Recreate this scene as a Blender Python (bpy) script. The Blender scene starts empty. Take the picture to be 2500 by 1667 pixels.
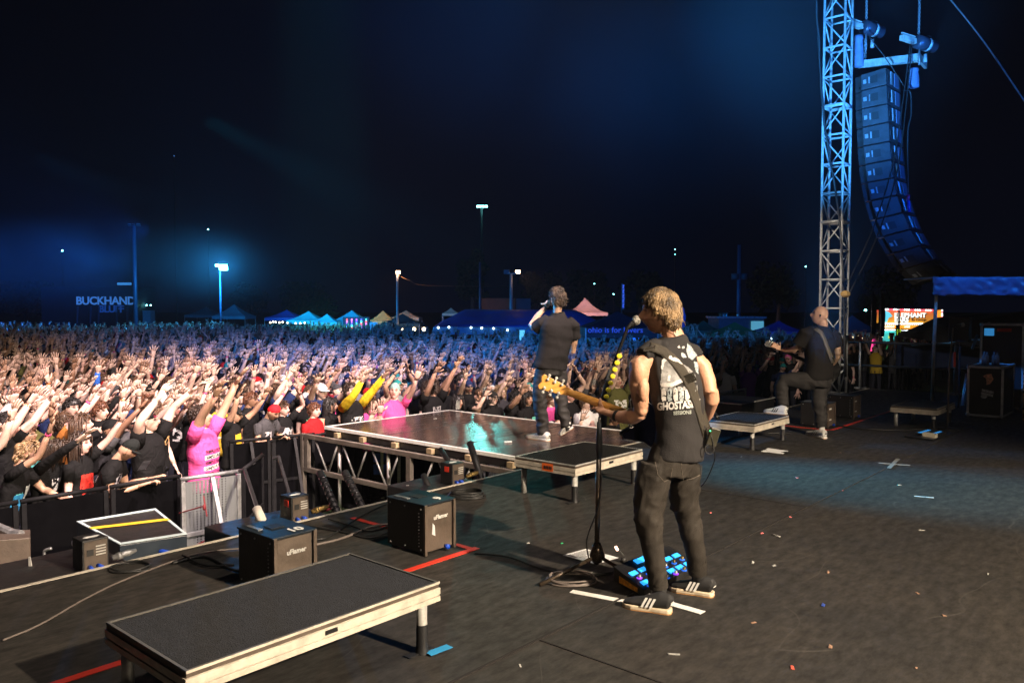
import bpy, math, random
import numpy as np
from mathutils import Vector, Matrix, noise
from mathutils.bvhtree import BVHTree
from math import radians as RAD, sin, cos, pi
scene = bpy.context.scene
COL = scene.collection
# ------------------------------------------------------------------ camera
CAMH = 1.63; FPX = 1944.4; HZ = 755.0
PITCH = math.atan((833.5 - HZ) / FPX)
cam_d = bpy.data.cameras.new('camera'); cam = bpy.data.objects.new('camera', cam_d); COL.objects.link(cam)
cam.location = (0, 0, CAMH); cam.rotation_euler = (RAD(90) - PITCH, 0, 0)
cam_d.lens = 28; cam_d.sensor_width = 36; cam_d.clip_start = 0.05; cam_d.clip_end = 1500
cam_d.dof.use_dof = True; cam_d.dof.focus_distance = 5.2; cam_d.dof.aperture_fstop = 7.0
scene.camera = cam
# ------------------------------------------------------------------ world (night)
world = bpy.data.worlds.new('World'); scene.world = world; world.use_nodes = True
nt = world.node_tree; nt.nodes.clear()
wo = nt.nodes.new('ShaderNodeOutputWorld'); bg = nt.nodes.new('ShaderNodeBackground')
tc = nt.nodes.new('ShaderNodeTexCoord'); sx = nt.nodes.new('ShaderNodeSeparateXYZ'); cr = nt.nodes.new('ShaderNodeValToRGB')
nt.links.new(tc.outputs['Generated'], sx.inputs[0]); nt.links.new(sx.outputs['Z'], cr.inputs[0])
cr.color_ramp.elements[0].position = 0.0; cr.color_ramp.elements[0].color = (0.0006, 0.0012, 0.0045, 1)
cr.color_ramp.elements[1].position = 0.4; cr.color_ramp.elements[1].color = (0.0003, 0.0005, 0.0018, 1)
nt.links.new(cr.outputs[0], bg.inputs[0]); bg.inputs[1].default_value = 1.0
nt.links.new(bg.outputs[0], wo.inputs[0])
scene.view_settings.view_transform = 'Standard'; scene.view_settings.look = 'None'
scene.view_settings.gamma = 1; scene.view_settings.exposure = 0; scene.view_settings.use_curve_mapping = False
scene.cycles.use_denoising = True
scene.cycles.volume_bounces = 0; scene.cycles.max_bounces = 6; scene.cycles.diffuse_bounces = 2
scene.cycles.sample_clamp_indirect = 3.0; scene.cycles.sample_clamp_direct = 12.0
scene.cycles.caustics_reflective = False; scene.cycles.caustics_refractive = False
# ------------------------------------------------------------------ frames
SA = RAD(48.9)
S2 = Vector((cos(SA), sin(SA))); T2 = Vector((-sin(SA), cos(SA)))   # along the stage edge / towards the audience
def st(s, t, z=0.0): return Vector((S2.x*s + T2.x*t, S2.y*s + T2.y*t, z))
_c, _s = cos(PITCH), sin(PITCH)
def ray(px, py):
    X = px - 1250; Y = 833.5 - py
    return Vector((X, FPX*_c + Y*_s, -FPX*_s + Y*_c))
def W(px, py, Y):
    d = ray(px, py); return Vector((0, 0, CAMH)) + d * (Y / d.y)
def G(px, py, z=0.0):
    d = ray(px, py); return Vector((0, 0, CAMH)) + d * ((z - CAMH) / d.z)
GZ = -1.35          # the ground the audience stands on
# ------------------------------------------------------------------ lamps of the stage rig, masts and posts, plus added spots without fixtures
SKYB = 4500
def W0(p, Y): return tuple(W(p[0], p[1], Y))
def spot(name, loc, aim, color, power, angle, blend=0.5, size=0.15):
    l = bpy.data.lights.new(name, 'SPOT'); o = bpy.data.objects.new(name, l); COL.objects.link(o)
    o.location = loc; o.rotation_euler = (Vector(aim) - Vector(loc)).to_track_quat('-Z', 'Y').to_euler()
    l.color = color; l.energy = power; l.spot_size = RAD(angle); l.spot_blend = blend; l.shadow_soft_size = size
    return o
spot('side_wash_lamp', st(3.4, -7.4, 5.6), st(4.9, 1.8, 0.0), (1.0, 0.80, 0.58), 15500, 62, 0.8, 0.14)
spot('front_wash_lamp', st(3.0, -6.5, 6.0), st(6, 4, 0.3), (1.0, 0.84, 0.68), 300, 85, 0.8, 0.25)
for i, (s, sa, pw_) in enumerate(((0.5, 1.5, 6000), (3.5, 4.6, 8500), (7.0, 7.0, 10500), (10.0, 9.8, 500))):
    spot('audience_blinder', st(s, 3.0, 7.5), st(sa, 10.2, -0.2), (1.0, 0.76, 0.71), pw_*1.12, 57, 1.0, 0.1)
spot('blue_side_lamp', (-7.5, 12.5, 4.0), st(7.7, 6.1, 1.0), (0.03, 0.38, 1.0), 8000, 12, 0.5, 0.12)
spot('blue_beam_lamp', (-4.5, 11.6, 4.4), (3.6, 7.2, 0), (0.0, 0.34, 0.55), 26000, 15, 1.0, 0.1)
spot('added_overhead_fill', st(3.6, 0.6, 7.0), st(2.4, 3.6, 0), (1.0, 0.86, 0.72), 1100, 70, 0.8, 0.2)  # added fill, lifts the floor inside the near riser's shadow
spot('added_guitar_fill', (2.4, -4.2, 4.6), (0.6, 4.5, 1.1), (1.0, 0.74, 0.5), 900, 15, 0.5, 0.12)  # added narrow spot, brightens only the guitarist and the guitar neck
spot('blue_tower_lamp', st(7, 2.5, 1.2), W0((2060, 130), 16.5), (0.06, 0.36, 1.0), 32000, 30, 0.85, 0.12)
spot('blue_array_lamp', st(12, -4, 3.0), W0((2190, 180), 18.0), (0.01, 0.17, 1.0), 6000, 42, 0.8, 0.15)
spot('added_tower_fill', (1.2, 8.6, 5.5), W0((2032, 720), 16.0), (1.0, 0.86, 0.72), 3800, 21, 0.8, 0.12)  # added spot floating over the deck, brightens the lower tower
spot('blue_canopy_lamp', st(9, 3, 6.5), W0((2420, 690), 12.2), (0.02, 0.2, 0.8), 3000, 17, 0.7, 0.15)
spot('blue_crowd_lamp', st(2, 3, 8), (-6, 44, 0), (0.008, 0.20, 0.9), 26000, 56, 0.9, 0.3)
spot('blue_tent_lamp', st(8, 4, 8), (12, 60, 2.5), (0.02, 0.24, 0.9), 16000, 40, 0.9, 0.3)
spot('added_cyan_tent_fill', st(2, 3, 8), W0((800, 778), 66), (0.06, 0.75, 1.0), 150000, 9.5, 0.8, 0.2)  # added long-throw spot, stands in for light inside the tents
spot('warm_post_lamp', W0((972, 667), 59.6), W0((985, 772), 70), (1.0, 0.55, 0.3), 6000, 60, 0.6, 0.2)
spot('warm_post_lamp', W0((1266, 666), 59.6), W0((1415, 752), 70), (1.0, 0.50, 0.36), 9000, 50, 0.6, 0.2)
spot('blue_sky_beam', (4.0, 9, 7.0), (3.5, 24, 13), (0.012, 0.17, 0.42), SKYB, 60, 1.0, 0.3)
spot('mast_lamp', W0((1177, 506), 109), st(7.6, 7.2, 0), (0.2, 1.0, 0.9), 6500, 3.0, 0.8, 0.9)
spot('blue_left_beam', (-20, 44, 6), (-42, 60, 6), (0.01, 0.14, 0.9), 60000, 60, 1.0, 0.3)
fl = bpy.data.lights.new('flood_lamp', 'POINT'); fo = bpy.data.objects.new('flood_lamp', fl); COL.objects.link(fo); fo.location = W0((545, 654), 54.0); fl.color = (0.03, 0.40, 1.0); fl.energy = 6000; fl.shadow_soft_size = 0.25
# ------------------------------------------------------------------ materials
MATS = {}
def mat(name, color=(0.5, 0.5, 0.5), rough=0.6, metal=0.0, var=0.15, scale=8.0, bump=0.0, bscale=60.0,
        emit=None, estr=1.0, stretch=(1, 1, 1), objcol=False, attr=None, coat=0.0, spec=0.5):
    if name in MATS: return MATS[name]
    m = bpy.data.materials.new(name); m.use_nodes = True; N = m.node_tree.nodes; L = m.node_tree.links
    b = N['Principled BSDF']; b.inputs['Roughness'].default_value = rough; b.inputs['Metallic'].default_value = metal
    b.inputs['Specular IOR Level'].default_value = spec
    if coat: b.inputs['Coat Weight'].default_value = coat; b.inputs['Coat Roughness'].default_value = 0.12
    t = N.new('ShaderNodeTexCoord'); mp = N.new('ShaderNodeMapping'); mp.inputs['Scale'].default_value = stretch
    L.new(t.outputs['Object'], mp.inputs[0])
    n = N.new('ShaderNodeTexNoise'); n.inputs['Scale'].default_value = scale; n.inputs['Detail'].default_value = 6
    n.inputs['Roughness'].default_value = 0.62
    L.new(mp.outputs[0], n.inputs['Vector'])
    mr = N.new('ShaderNodeMapRange'); mr.inputs[1].default_value = 0.3; mr.inputs[2].default_value = 0.7
    mr.inputs[3].default_value = 1 - var; mr.inputs[4].default_value = 1 + var
    L.new(n.outputs['Fac'], mr.inputs[0])
    mx = N.new('ShaderNodeVectorMath'); mx.operation = 'SCALE'
    if attr:
        a = N.new('ShaderNodeAttribute'); a.attribute_name = attr
        if objcol:
            oi = N.new('ShaderNodeObjectInfo'); vm = N.new('ShaderNodeVectorMath'); vm.operation = 'MULTIPLY'
            L.new(oi.outputs['Color'], vm.inputs[0]); L.new(a.outputs['Color'], vm.inputs[1]); L.new(vm.outputs[0], mx.inputs[0])
        else: L.new(a.outputs['Color'], mx.inputs[0])
    elif objcol:
        oi = N.new('ShaderNodeObjectInfo'); L.new(oi.outputs['Color'], mx.inputs[0])
    else: mx.inputs[0].default_value = color
    L.new(mr.outputs[0], mx.inputs['Scale']); L.new(mx.outputs[0], b.inputs['Base Color'])
    r2 = N.new('ShaderNodeMapRange'); r2.inputs[1].default_value = 0.3; r2.inputs[2].default_value = 0.7
    r2.inputs[3].default_value = max(0.02, rough - 0.1); r2.inputs[4].default_value = min(1, rough + 0.1)
    L.new(n.outputs['Fac'], r2.inputs[0]); L.new(r2.outputs[0], b.inputs['Roughness'])
    if bump:
        n2 = N.new('ShaderNodeTexNoise'); n2.inputs['Scale'].default_value = bscale; n2.inputs['Detail'].default_value = 4
        L.new(mp.outputs[0], n2.inputs['Vector'])
        bp = N.new('ShaderNodeBump'); bp.inputs['Strength'].default_value = min(1, bump); bp.inputs['Distance'].default_value = 0.01
        L.new(n2.outputs['Fac'], bp.inputs['Height']); L.new(bp.outputs[0], b.inputs['Normal'])
    if emit:
        b.inputs['Emission Color'].default_value = (*emit, 1); b.inputs['Emission Strength'].default_value = estr
    MATS[name] = m
    return m
def glow(name, color, strength):
    if name in MATS: return MATS[name]
    m = bpy.data.materials.new(name); m.use_nodes = True; N = m.node_tree.nodes
    b = N['Principled BSDF']; b.inputs['Base Color'].default_value = (*[min(1, c) for c in color], 1)
    b.inputs['Emission Color'].default_value = (*color, 1); b.inputs['Emission Strength'].default_value = strength
    MATS[name] = m; return m
M_alu = mat('brushed_aluminium', (0.6, 0.6, 0.57), 0.38, 0.45, 0.25, 14, 0.25, 90)
M_alu2 = mat('worn_aluminium', (0.55, 0.50, 0.42), 0.5, 0.15, 0.3, 10, 0.3, 60)
M_black = mat('black_painted_wood', (0.012, 0.012, 0.013), 0.5, 0, 0.35, 9, 0.25, 80)
M_blackm = mat('black_metal', (0.02, 0.02, 0.021), 0.36, 0.3, 0.3, 12, 0.15, 70)
M_rubber = mat('black_rubber', (0.012, 0.012, 0.012), 0.55, 0, 0.2, 20)
M_white = mat('white_gaffer_tape', (0.75, 0.75, 0.72), 0.5, 0, 0.12, 30)
M_paper = mat('white_paper', (0.8, 0.82, 0.84), 0.6, 0, 0.06, 20)
M_red = mat('red_gaffer_tape', (0.62, 0.04, 0.02), 0.5, 0, 0.15, 20)
M_yel = mat('yellow_tape', (0.75, 0.48, 0.03), 0.5, 0, 0.12, 20)
M_bluet = mat('blue_tape', (0.03, 0.25, 0.5), 0.5, 0, 0.1, 20)
M_brown = mat('scuffed_brown_panel', (0.085, 0.065, 0.05), 0.5, 0.1, 0.3, 7, 0.2, 50)
M_carpet = mat('black_carpet_top', (0.011, 0.012, 0.016), 0.95, 0, 0.75, 38, 1.0, 150)
M_steel = mat('galvanised_steel', (0.42, 0.43, 0.44), 0.4, 0.8, 0.25, 18, 0.2, 80)
M_brass = mat('brass', (0.55, 0.38, 0.14), 0.3, 0.9, 0.2, 20)
M_bluep = mat('blue_plastic', (0.01, 0.06, 0.45), 0.4, 0, 0.1, 20)
M_redst = mat('red_strap', (0.14, 0.008, 0.012), 0.7, 0, 0.3, 60)
# ------------------------------------------------------------------ mesh builder
class MB:
    def __init__(self): self.v = []; self.f = []; self.c = []; self.n = 0; self.mi = []
    def add(self, V, F, col=None, mi=0):
        V = np.asarray(V, float); self.v.append(V)
        self.c.append(np.tile(np.array(col if col is not None else (1, 1, 1), float), (len(V), 1)) if np.ndim(col) < 2 else np.asarray(col, float))
        n = self.n; self.f += [[i + n for i in f] for f in F]; self.mi += [mi]*len(F); self.n += len(V); return self
    def hexa(self, P, mi=0):       # 8 corners: bottom ring 0-3, top ring 4-7
        return self.add([tuple(p) for p in P], [[3, 2, 1, 0], [4, 5, 6, 7], [0, 1, 5, 4], [1, 2, 6, 5], [2, 3, 7, 6], [3, 0, 4, 7]], mi=mi)
    def box(self, x0, x1, y0, y1, z0, z1, mi=0):
        return self.hexa([(x0,y0,z0),(x1,y0,z0),(x1,y1,z0),(x0,y1,z0),(x0,y0,z1),(x1,y0,z1),(x1,y1,z1),(x0,y1,z1)], mi)
    def sbox(self, s0, s1, t0, t1, z0, z1, mi=0):   # box in the stage frame
        P = [(s0,t0),(s1,t0),(s1,t1),(s0,t1)]
        return self.hexa([st(s, t, z0) for s, t in P] + [st(s, t, z1) for s, t in P], mi)
    def obox(self, c, ax, ay, az, hx, hy, hz, mi=0):   # oriented box
        c, ax, ay, az = Vector(c), Vector(ax).normalized(), Vector(ay).normalized(), Vector(az).normalized()
        P = [c + ax*hx*a + ay*hy*b + az*hz*d for d in (-1, 1) for a, b in ((-1,-1),(1,-1),(1,1),(-1,1))]
        return self.hexa(P, mi)
    def tube(self, pts, rw, rt=None, w=None, n=8, col=None, cap=True, mi=0, closed=False):
        P = np.asarray([tuple(p) for p in pts], float); k = len(P)
        rw = np.broadcast_to(np.asarray(rw, float), (k,)); rt = rw if rt is None else np.broadcast_to(np.asarray(rt, float), (k,))
        Tn = np.empty_like(P); Tn[1:-1] = P[2:] - P[:-2]; Tn[0] = P[1] - P[0]; Tn[-1] = P[-1] - P[-2]
        Tn /= np.linalg.norm(Tn, axis=1)[:, None] + 1e-12
        if w is None:
            a = np.array([0, 0, 1.0]) if abs(Tn[0][2]) < 0.9 else np.array([1.0, 0, 0]); w0 = a
        else: w0 = np.asarray(tuple(w) if not isinstance(w, np.ndarray) else w, float)
        if w0.ndim == 1: w0 = np.tile(w0, (k, 1))
        if w is None:      # parallel transport
            Wd = np.empty_like(P); cur = w0[0]
            for i in range(k):
                cur = cur - Tn[i]*np.dot(cur, Tn[i]); cur /= np.linalg.norm(cur) + 1e-12; Wd[i] = cur
        else:
            Wd = w0 - Tn*np.sum(w0*Tn, axis=1)[:, None]; Wd /= np.linalg.norm(Wd, axis=1)[:, None] + 1e-12
        Bd = np.cross(Tn, Wd)
        a = np.arange(n)/n*2*pi
        V = (P[:, None] + np.cos(a)[None, :, None]*Wd[:, None]*rw[:, None, None] + np.sin(a)[None, :, None]*Bd[:, None]*rt[:, None, None]).reshape(-1, 3)
        F = [[i*n + j, i*n + (j+1) % n, (i+1)*n + (j+1) % n, (i+1)*n + j] for i in range(k-1) for j in range(n)]
        if closed: F += [[(k-1)*n + j, (k-1)*n + (j+1) % n, (j+1) % n, j] for j in range(n)]
        elif cap:
            if n <= 8 or min(rw[0], rw[-1]) < 0.006: F += [list(range(n))[::-1], [(k-1)*n + j for j in range(n)]]
            else:
                V = np.vstack([V, P[0] - Tn[0]*0, P[-1]]); m = len(V)
                F += [[m-2, (j+1) % n, j] for j in range(n)] + [[m-1, (k-1)*n + j, (k-1)*n + (j+1) % n] for j in range(n)]
        return self.add(V, F, col, mi)
    def ell(self, c, r, ax=None, nu=12, nv=8, col=None, mi=0, fn=None, warp=0.0):
        A = np.eye(3) if ax is None else np.array([tuple(a) for a in ax]); V = []
        for i in range(nv+1):
            th = pi*i/nv
            for j in range(nu):
                ph = 2*pi*j/nu; ph = pi/2 + ph - warp*sin(ph) if warp else ph; d = np.array([sin(th)*cos(ph), sin(th)*sin(ph), cos(th)]); p = d*np.array(r)
                if fn: p = fn(d, p)
                V.append(p)
        V = np.array(V) @ A + np.array(tuple(c))
        F = [[i*nu + j, (i+1)*nu + j, (i+1)*nu + (j+1) % nu, i*nu + (j+1) % nu] for i in range(nv) for j in range(nu)]
        return self.add(V, F, col, mi)
    def prism(self, poly, org, ax, ay, az, th, mi=0):   # polygon extruded both ways of az by th/2
        org, ax, ay, az = Vector(org), Vector(ax), Vector(ay), Vector(az); n = len(poly)
        V = [org + ax*x + ay*y - az*th/2 for x, y in poly] + [org + ax*x + ay*y + az*th/2 for x, y in poly]
        F = [list(range(n))[::-1], list(range(n, 2*n))] + [[i, (i+1) % n, n + (i+1) % n, n + i] for i in range(n)]
        return self.add([tuple(v) for v in V], F, mi=mi)
    def merge(self, o, M=None, colmul=None):
        V = np.vstack(o.v); C = np.vstack(o.c)
        if M is not None: V = V @ M[0].T + M[1]
        if colmul is not None: C = C*colmul
        return self.add(V, o.f, C)
    def V(self): return np.vstack(self.v)
    def build(self, name, m, parent=None, smooth=False, bevel=0, attr=False, color=None, world=True):
        me = bpy.data.meshes.new(name); V = np.vstack(self.v)
        if parent is not None and world:
            Mi = np.array(ROOT[parent.name]); V = V @ Mi[:3, :3].T + Mi[:3, 3]
        me.from_pydata(V.tolist(), [], self.f); me.update()
        ms = m if isinstance(m, (list, tuple)) else [m]
        [me.materials.append(q) for q in ms if q]
        if len(ms) > 1: me.polygons.foreach_set('material_index', self.mi)
        if smooth: me.polygons.foreach_set('use_smooth', [True]*len(me.polygons))
        if attr:
            a = me.color_attributes.new('tint', 'FLOAT_COLOR', 'POINT'); C = np.vstack(self.c)
            a.data.foreach_set('color', np.hstack([C, np.ones((len(C), 1))]).ravel())
        o = bpy.data.objects.new(name, me); COL.objects.link(o)
        if parent is not None:
            o.parent = parent; ROOT[o.name] = ROOT[parent.name]
        if color is not None: o.color = (*color, 1)
        if bevel:
            b = o.modifiers.new('bevel', 'BEVEL'); b.width = bevel; b.segments = 2; b.limit_method = 'ANGLE'
        return o
ROOT = {}
def tag(o, label=None, cat=None, group=None, kind=None):
    if label: o['label'] = label
    if cat: o['category'] = cat
    if group: o['group'] = group
    if kind: o['kind'] = kind
    return o
def thing(name, label, cat, loc=(0, 0, 0), rz=0.0, group=None, scale=1.0):
    o = bpy.data.objects.new(name, None); COL.objects.link(o); o.empty_display_size = 0.1
    o.location = loc; o.rotation_euler = (0, 0, rz); o.scale = (scale,)*3
    M = Matrix.Translation(Vector(loc)) @ Matrix.Rotation(rz, 4, 'Z') @ Matrix.Scale(scale, 4)
    ROOT[o.name] = M.inverted(); return tag(o, label, cat, group)
def centre(o):       # put a single-mesh object's origin at its own base
    me = o.data; V = np.empty(len(me.vertices)*3); me.vertices.foreach_get('co', V); V = V.reshape(-1, 3)
    c = np.array([(V[:,0].min()+V[:,0].max())/2, (V[:,1].min()+V[:,1].max())/2, V[:,2].min()])
    me.vertices.foreach_set('co', (V - c).ravel()); me.update(); o.location = c; return o
def single(mb, name, m, label, cat, group=None, **k):
    return tag(centre(mb.build(name, m, **k)), label, cat, group)
def text_mb(s, size, org, ax, ay, ext=0.002, bold=0.0, align='CENTER', space=1.0, fn=None):
    cu = bpy.data.curves.new('t', 'FONT'); cu.body = s; cu.size = size; cu.extrude = ext; cu.offset = bold
    cu.align_x = align; cu.align_y = 'CENTER'; cu.space_character = space; cu.resolution_u = 3
    o = bpy.data.objects.new('t', cu); COL.objects.link(o)
    me = bpy.data.meshes.new_from_object(o.evaluated_get(bpy.context.evaluated_depsgraph_get()))
    V = np.array([tuple(v.co) for v in me.vertices]); F = [list(p.vertices) for p in me.polygons]
    bpy.data.objects.remove(o); bpy.data.curves.remove(cu); bpy.data.meshes.remove(me)
    m = MB()
    if fn is not None: m.add(fn(V), F); return m
    ax, ay = np.array(tuple(Vector(ax).normalized())), np.array(tuple(Vector(ay).normalized())); az = np.cross(ax, ay)
    m.add(V[:, :1]*ax + V[:, 1:2]*ay + V[:, 2:]*az + np.array(tuple(org)), F); return m
def wiggle(pts, n=6, amp=0.0, seed=0, z=None):      # smooth path through points (Catmull-Rom)
    P = [Vector(p) for p in pts]; P = [P[0]*2 - P[1]] + P + [P[-1]*2 - P[-2]]; out = []
    for i in range(1, len(P)-2):
        for k in range(n):
            u = k/n; a, b, c, d = P[i-1], P[i], P[i+1], P[i+2]
            out.append(0.5*((2*b) + (c-a)*u + (2*a - 5*b + 4*c - d)*u*u + (3*b - a - 3*c + d)*u**3))
    out.append(P[-2])
    if amp:
        for i, p in enumerate(out): p += noise.noise_vector(p*1.7 + Vector((seed, 0, 0)))*amp
    if z is not None:
        for p in out: p.z = z
    return out
# ================================================================== setting: ground, stage floor
def floor_mat(name, base, rough, stretch, var, meshy=0.0, spec=0.5):
    m = bpy.data.materials.new(name); m.use_nodes = True; N = m.node_tree.nodes; L = m.node_tree.links; b = N['Principled BSDF']
    t = N.new('ShaderNodeTexCoord'); mp = N.new('ShaderNodeMapping'); mp.inputs['Rotation'].default_value = (0, 0, -SA); mp.inputs['Scale'].default_value = stretch
    mp.vector_type = 'POINT'; rot = N.new('ShaderNodeVectorRotate'); rot.rotation_type = 'Z_AXIS'; rot.inputs['Angle'].default_value = -SA
    L.new(t.outputs['Object'], rot.inputs['Vector']); mp.inputs['Rotation'].default_value = (0, 0, 0); L.new(rot.outputs[0], mp.inputs[0])
    n1 = N.new('ShaderNodeTexNoise'); n1.inputs['Scale'].default_value = 1.0; n1.inputs['Detail'].default_value = 9; n1.inputs['Roughness'].default_value = 0.68; L.new(mp.outputs[0], n1.inputs[0])
    n2 = N.new('ShaderNodeTexNoise'); n2.inputs['Scale'].default_value = 1.1; n2.inputs['Detail'].default_value = 5; L.new(rot.outputs[0], n2.inputs[0])
    cr = N.new('ShaderNodeValToRGB'); e = cr.color_ramp.elements
    e[0].position = 0.32; e[0].color = (*[c*(1-var) for c in base], 1); e[1].position = 0.72; e[1].color = (*[c*(1+var) for c in base], 1)
    L.new(n1.outputs['Fac'], cr.inputs[0])
    mx = N.new('ShaderNodeMix'); mx.data_type = 'RGBA'; mx.blend_type = 'MULTIPLY'; mx.inputs[0].default_value = 0.85
    c2 = N.new('ShaderNodeValToRGB'); c2.color_ramp.elements[0].position = 0.35; c2.color_ramp.elements[0].color = (0.78, 0.8, 0.82, 1); c2.color_ramp.elements[1].position = 0.65; c2.color_ramp.elements[1].color = (1.12, 1.08, 1.02, 1)
    L.new(n2.outputs['Fac'], c2.inputs[0]); L.new(cr.outputs[0], mx.inputs['A']); L.new(c2.outputs[0], mx.inputs['B']); L.new(mx.outputs['Result'], b.inputs['Base Color'])
    rr = N.new('ShaderNodeMapRange'); rr.inputs[1].default_value = 0.3; rr.inputs[2].default_value = 0.7; rr.inputs[3].default_value = rough + 0.14; rr.inputs[4].default_value = rough - 0.08
    L.new(n1.outputs['Fac'], rr.inputs[0]); L.new(rr.outputs[0], b.inputs['Roughness']); b.inputs['Specular IOR Level'].default_value = spec
    w = N.new('ShaderNodeTexVoronoi'); w.inputs['Scale'].default_value = 95; w.inputs['Randomness'].default_value = 0.15; L.new(rot.outputs[0], w.inputs[0])
    sc = N.new('ShaderNodeTexVoronoi'); sc.feature = 'DISTANCE_TO_EDGE'; sc.inputs['Scale'].default_value = .9; mp2 = N.new('ShaderNodeMapping'); mp2.inputs['Scale'].default_value = (.5, 1.4, 1); mp2.inputs['Rotation'].default_value = (0, 0, .5)
    n4 = N.new('ShaderNodeTexNoise'); n4.inputs['Scale'].default_value = .8; va4 = N.new('ShaderNodeVectorMath'); va4.operation = 'ADD'; L.new(rot.outputs[0], n4.inputs[0]); L.new(rot.outputs[0], va4.inputs[0]); L.new(n4.outputs['Color'], va4.inputs[1]); L.new(va4.outputs[0], mp2.inputs[0]); L.new(mp2.outputs[0], sc.inputs[0])
    lt2 = N.new('ShaderNodeMapRange'); lt2.inputs[1].default_value = .0; lt2.inputs[2].default_value = .006; lt2.inputs[3].default_value = 1; lt2.inputs[4].default_value = 0; L.new(sc.outputs['Distance'], lt2.inputs[0])
    n5 = N.new('ShaderNodeTexNoise'); n5.inputs['Scale'].default_value = 1.7; L.new(rot.outputs[0], n5.inputs[0]); gt5 = N.new('ShaderNodeMapRange'); gt5.inputs[1].default_value = .5; gt5.inputs[2].default_value = .62; gt5.inputs[3].default_value = 0; gt5.inputs[4].default_value = .5; L.new(n5.outputs['Fac'], gt5.inputs[0])
    mu5 = N.new('ShaderNodeMath'); mu5.operation = 'MULTIPLY'; L.new(lt2.outputs[0], mu5.inputs[0]); L.new(gt5.outputs[0], mu5.inputs[1])
    n6 = N.new('ShaderNodeTexNoise'); n6.inputs['Scale'].default_value = 9; n6.inputs['Detail'].default_value = 8; n6.inputs['Roughness'].default_value = .7; L.new(rot.outputs[0], n6.inputs[0]); g6 = N.new('ShaderNodeMapRange'); g6.inputs[1].default_value = .56; g6.inputs[2].default_value = .66; g6.inputs[3].default_value = 0; g6.inputs[4].default_value = .4; L.new(n6.outputs['Fac'], g6.inputs[0])
    mxd = N.new('ShaderNodeMix'); mxd.data_type = 'RGBA'; mxd.inputs['B'].default_value = (base[0]*.22, base[1]*.25, base[2]*.3, 1); L.new(g6.outputs[0], mxd.inputs[0]); L.new(mx.outputs['Result'], mxd.inputs['A'])
    mxs = N.new('ShaderNodeMix'); mxs.data_type = 'RGBA'; mxs.inputs['B'].default_value = (base[0]*3, base[1]*3, base[2]*3, 1); L.new(mu5.outputs[0], mxs.inputs[0]); L.new(mxd.outputs['Result'], mxs.inputs['A']); L.new(mxs.outputs['Result'], b.inputs['Base Color'])
    ad = N.new('ShaderNodeMath'); ad.operation = 'MULTIPLY_ADD'; ad.inputs[1].default_value = meshy; L.new(w.outputs['Distance'], ad.inputs[0]); L.new(n1.outputs['Fac'], ad.inputs[2])
    bp = N.new('ShaderNodeBump'); bp.inputs['Strength'].default_value = 0.18; bp.inputs['Distance'].default_value = 0.004
    L.new(ad.outputs[0], bp.inputs['Height']); L.new(bp.outputs[0], b.inputs['Normal']); return m
M_floor = floor_mat('worn_stage_plywood', (0.030, 0.0275, 0.025), 0.58, (7, 16, 1), 0.6, 0.5, 0.35)
M_deck = floor_mat('glossy_dark_deck', (0.04, 0.029, 0.025), 0.17, (1.2, 26, 1), 0.45, 0.0, 0.6)
M_grass = mat('night_grass', (0.02, 0.045, 0.012), 0.9, 0, 0.6, 3, 0.9, 120)
m = MB(); m.add([(-400, -60, GZ), (400, -60, GZ), (400, 700, GZ), (-400, 700, GZ)], [[0, 1, 2, 3]])
tag(m.build('ground', M_grass), kind='structure')
m = MB(); m.sbox(-4, 17.2, -9, 5.2, -0.08, 0.0); tag(m.build('stage_floor', M_floor), kind='structure')
m = MB(); m.sbox(-4, 17.2, 5.12, 5.16, GZ, -0.085); tag(m.build('stage_front_skirt', M_black), kind='structure')
m = MB(); m.sbox(-4, 17.2, 5.203, 5.235, -0.07, 0.004); tag(m.build('stage_edge_trim', M_alu2), kind='structure')
M_seam = mat('dark_joint', (0.01, 0.008, 0.007), 0.9)
m = MB(); m.sbox(-4, 17.2, 2.441, 2.457, 0.0, 0.004); m.sbox(8.93, 8.942, -9, 2.44, 0.0, 0.004); m.sbox(3.0, 3.010, -9, 2.44, 0.0, 0.004)
m.sbox(-4, 17.2, -1.2, -1.19, 0.0, 0.004); m.sbox(6.5, 6.508, 2.46, 5.2, 0, 0.004); m.sbox(0.6, 0.608, 2.46, 5.2, 0, 0.004); m.sbox(12.9, 12.91, 2.46, 5.2, 0, 0.004)
tag(m.build('floor_seams', M_seam), kind='structure')
# ------------------------------------------------------------------ thrust deck
dk = thing('thrust_deck', 'dark glossy thrust deck with white taped edges that the singer stands on', 'stage deck', st(7.8, 7.4, GZ))
s0, s1, t0, t1 = 6.60, 9.02, 5.245, 9.22
m = MB(); m.sbox(s0, s1, t0, t1, -0.05, 0.0); m.build('deck_top', M_deck, dk)
m = MB(); w = 0.045
m.sbox(s0-.004, s0+w, t0, t1+.004, 0.0, 0.004); m.sbox(s1-w, s1+.004, t0, t1+.004, 0.0, 0.004); m.sbox(s0+w, s1-w, t1-w, t1+.004, 0, 0.004)
m.sbox(s0-.006, s0-.001, t0, t1, -0.035, 0.004); m.sbox(s0, s1, t1+.001, t1+.006, -0.035, 0.004)
m.build('edge_tape', M_white, dk)
m = MB(); m.sbox(s0, s1, 7.99, 7.998, 0.0, 0.003); m.sbox(s0, s1, 6.76, 6.768, 0, 0.003); m.build('deck_joint', M_seam, dk)
for a, b, c, d in ((s0+.01, s0+.07, t0, t1-.01), (s1-.07, s1-.01, t0, t1-.01), (s0+.08, s1-.08, t1-.07, t1-.01), (s0+.08, s1-.08, 6.7, 6.78)):
    m = MB(); m.sbox(a, b, c, d, -0.13, -0.051); m.build('frame_rail', M_blackm, dk)
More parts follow.
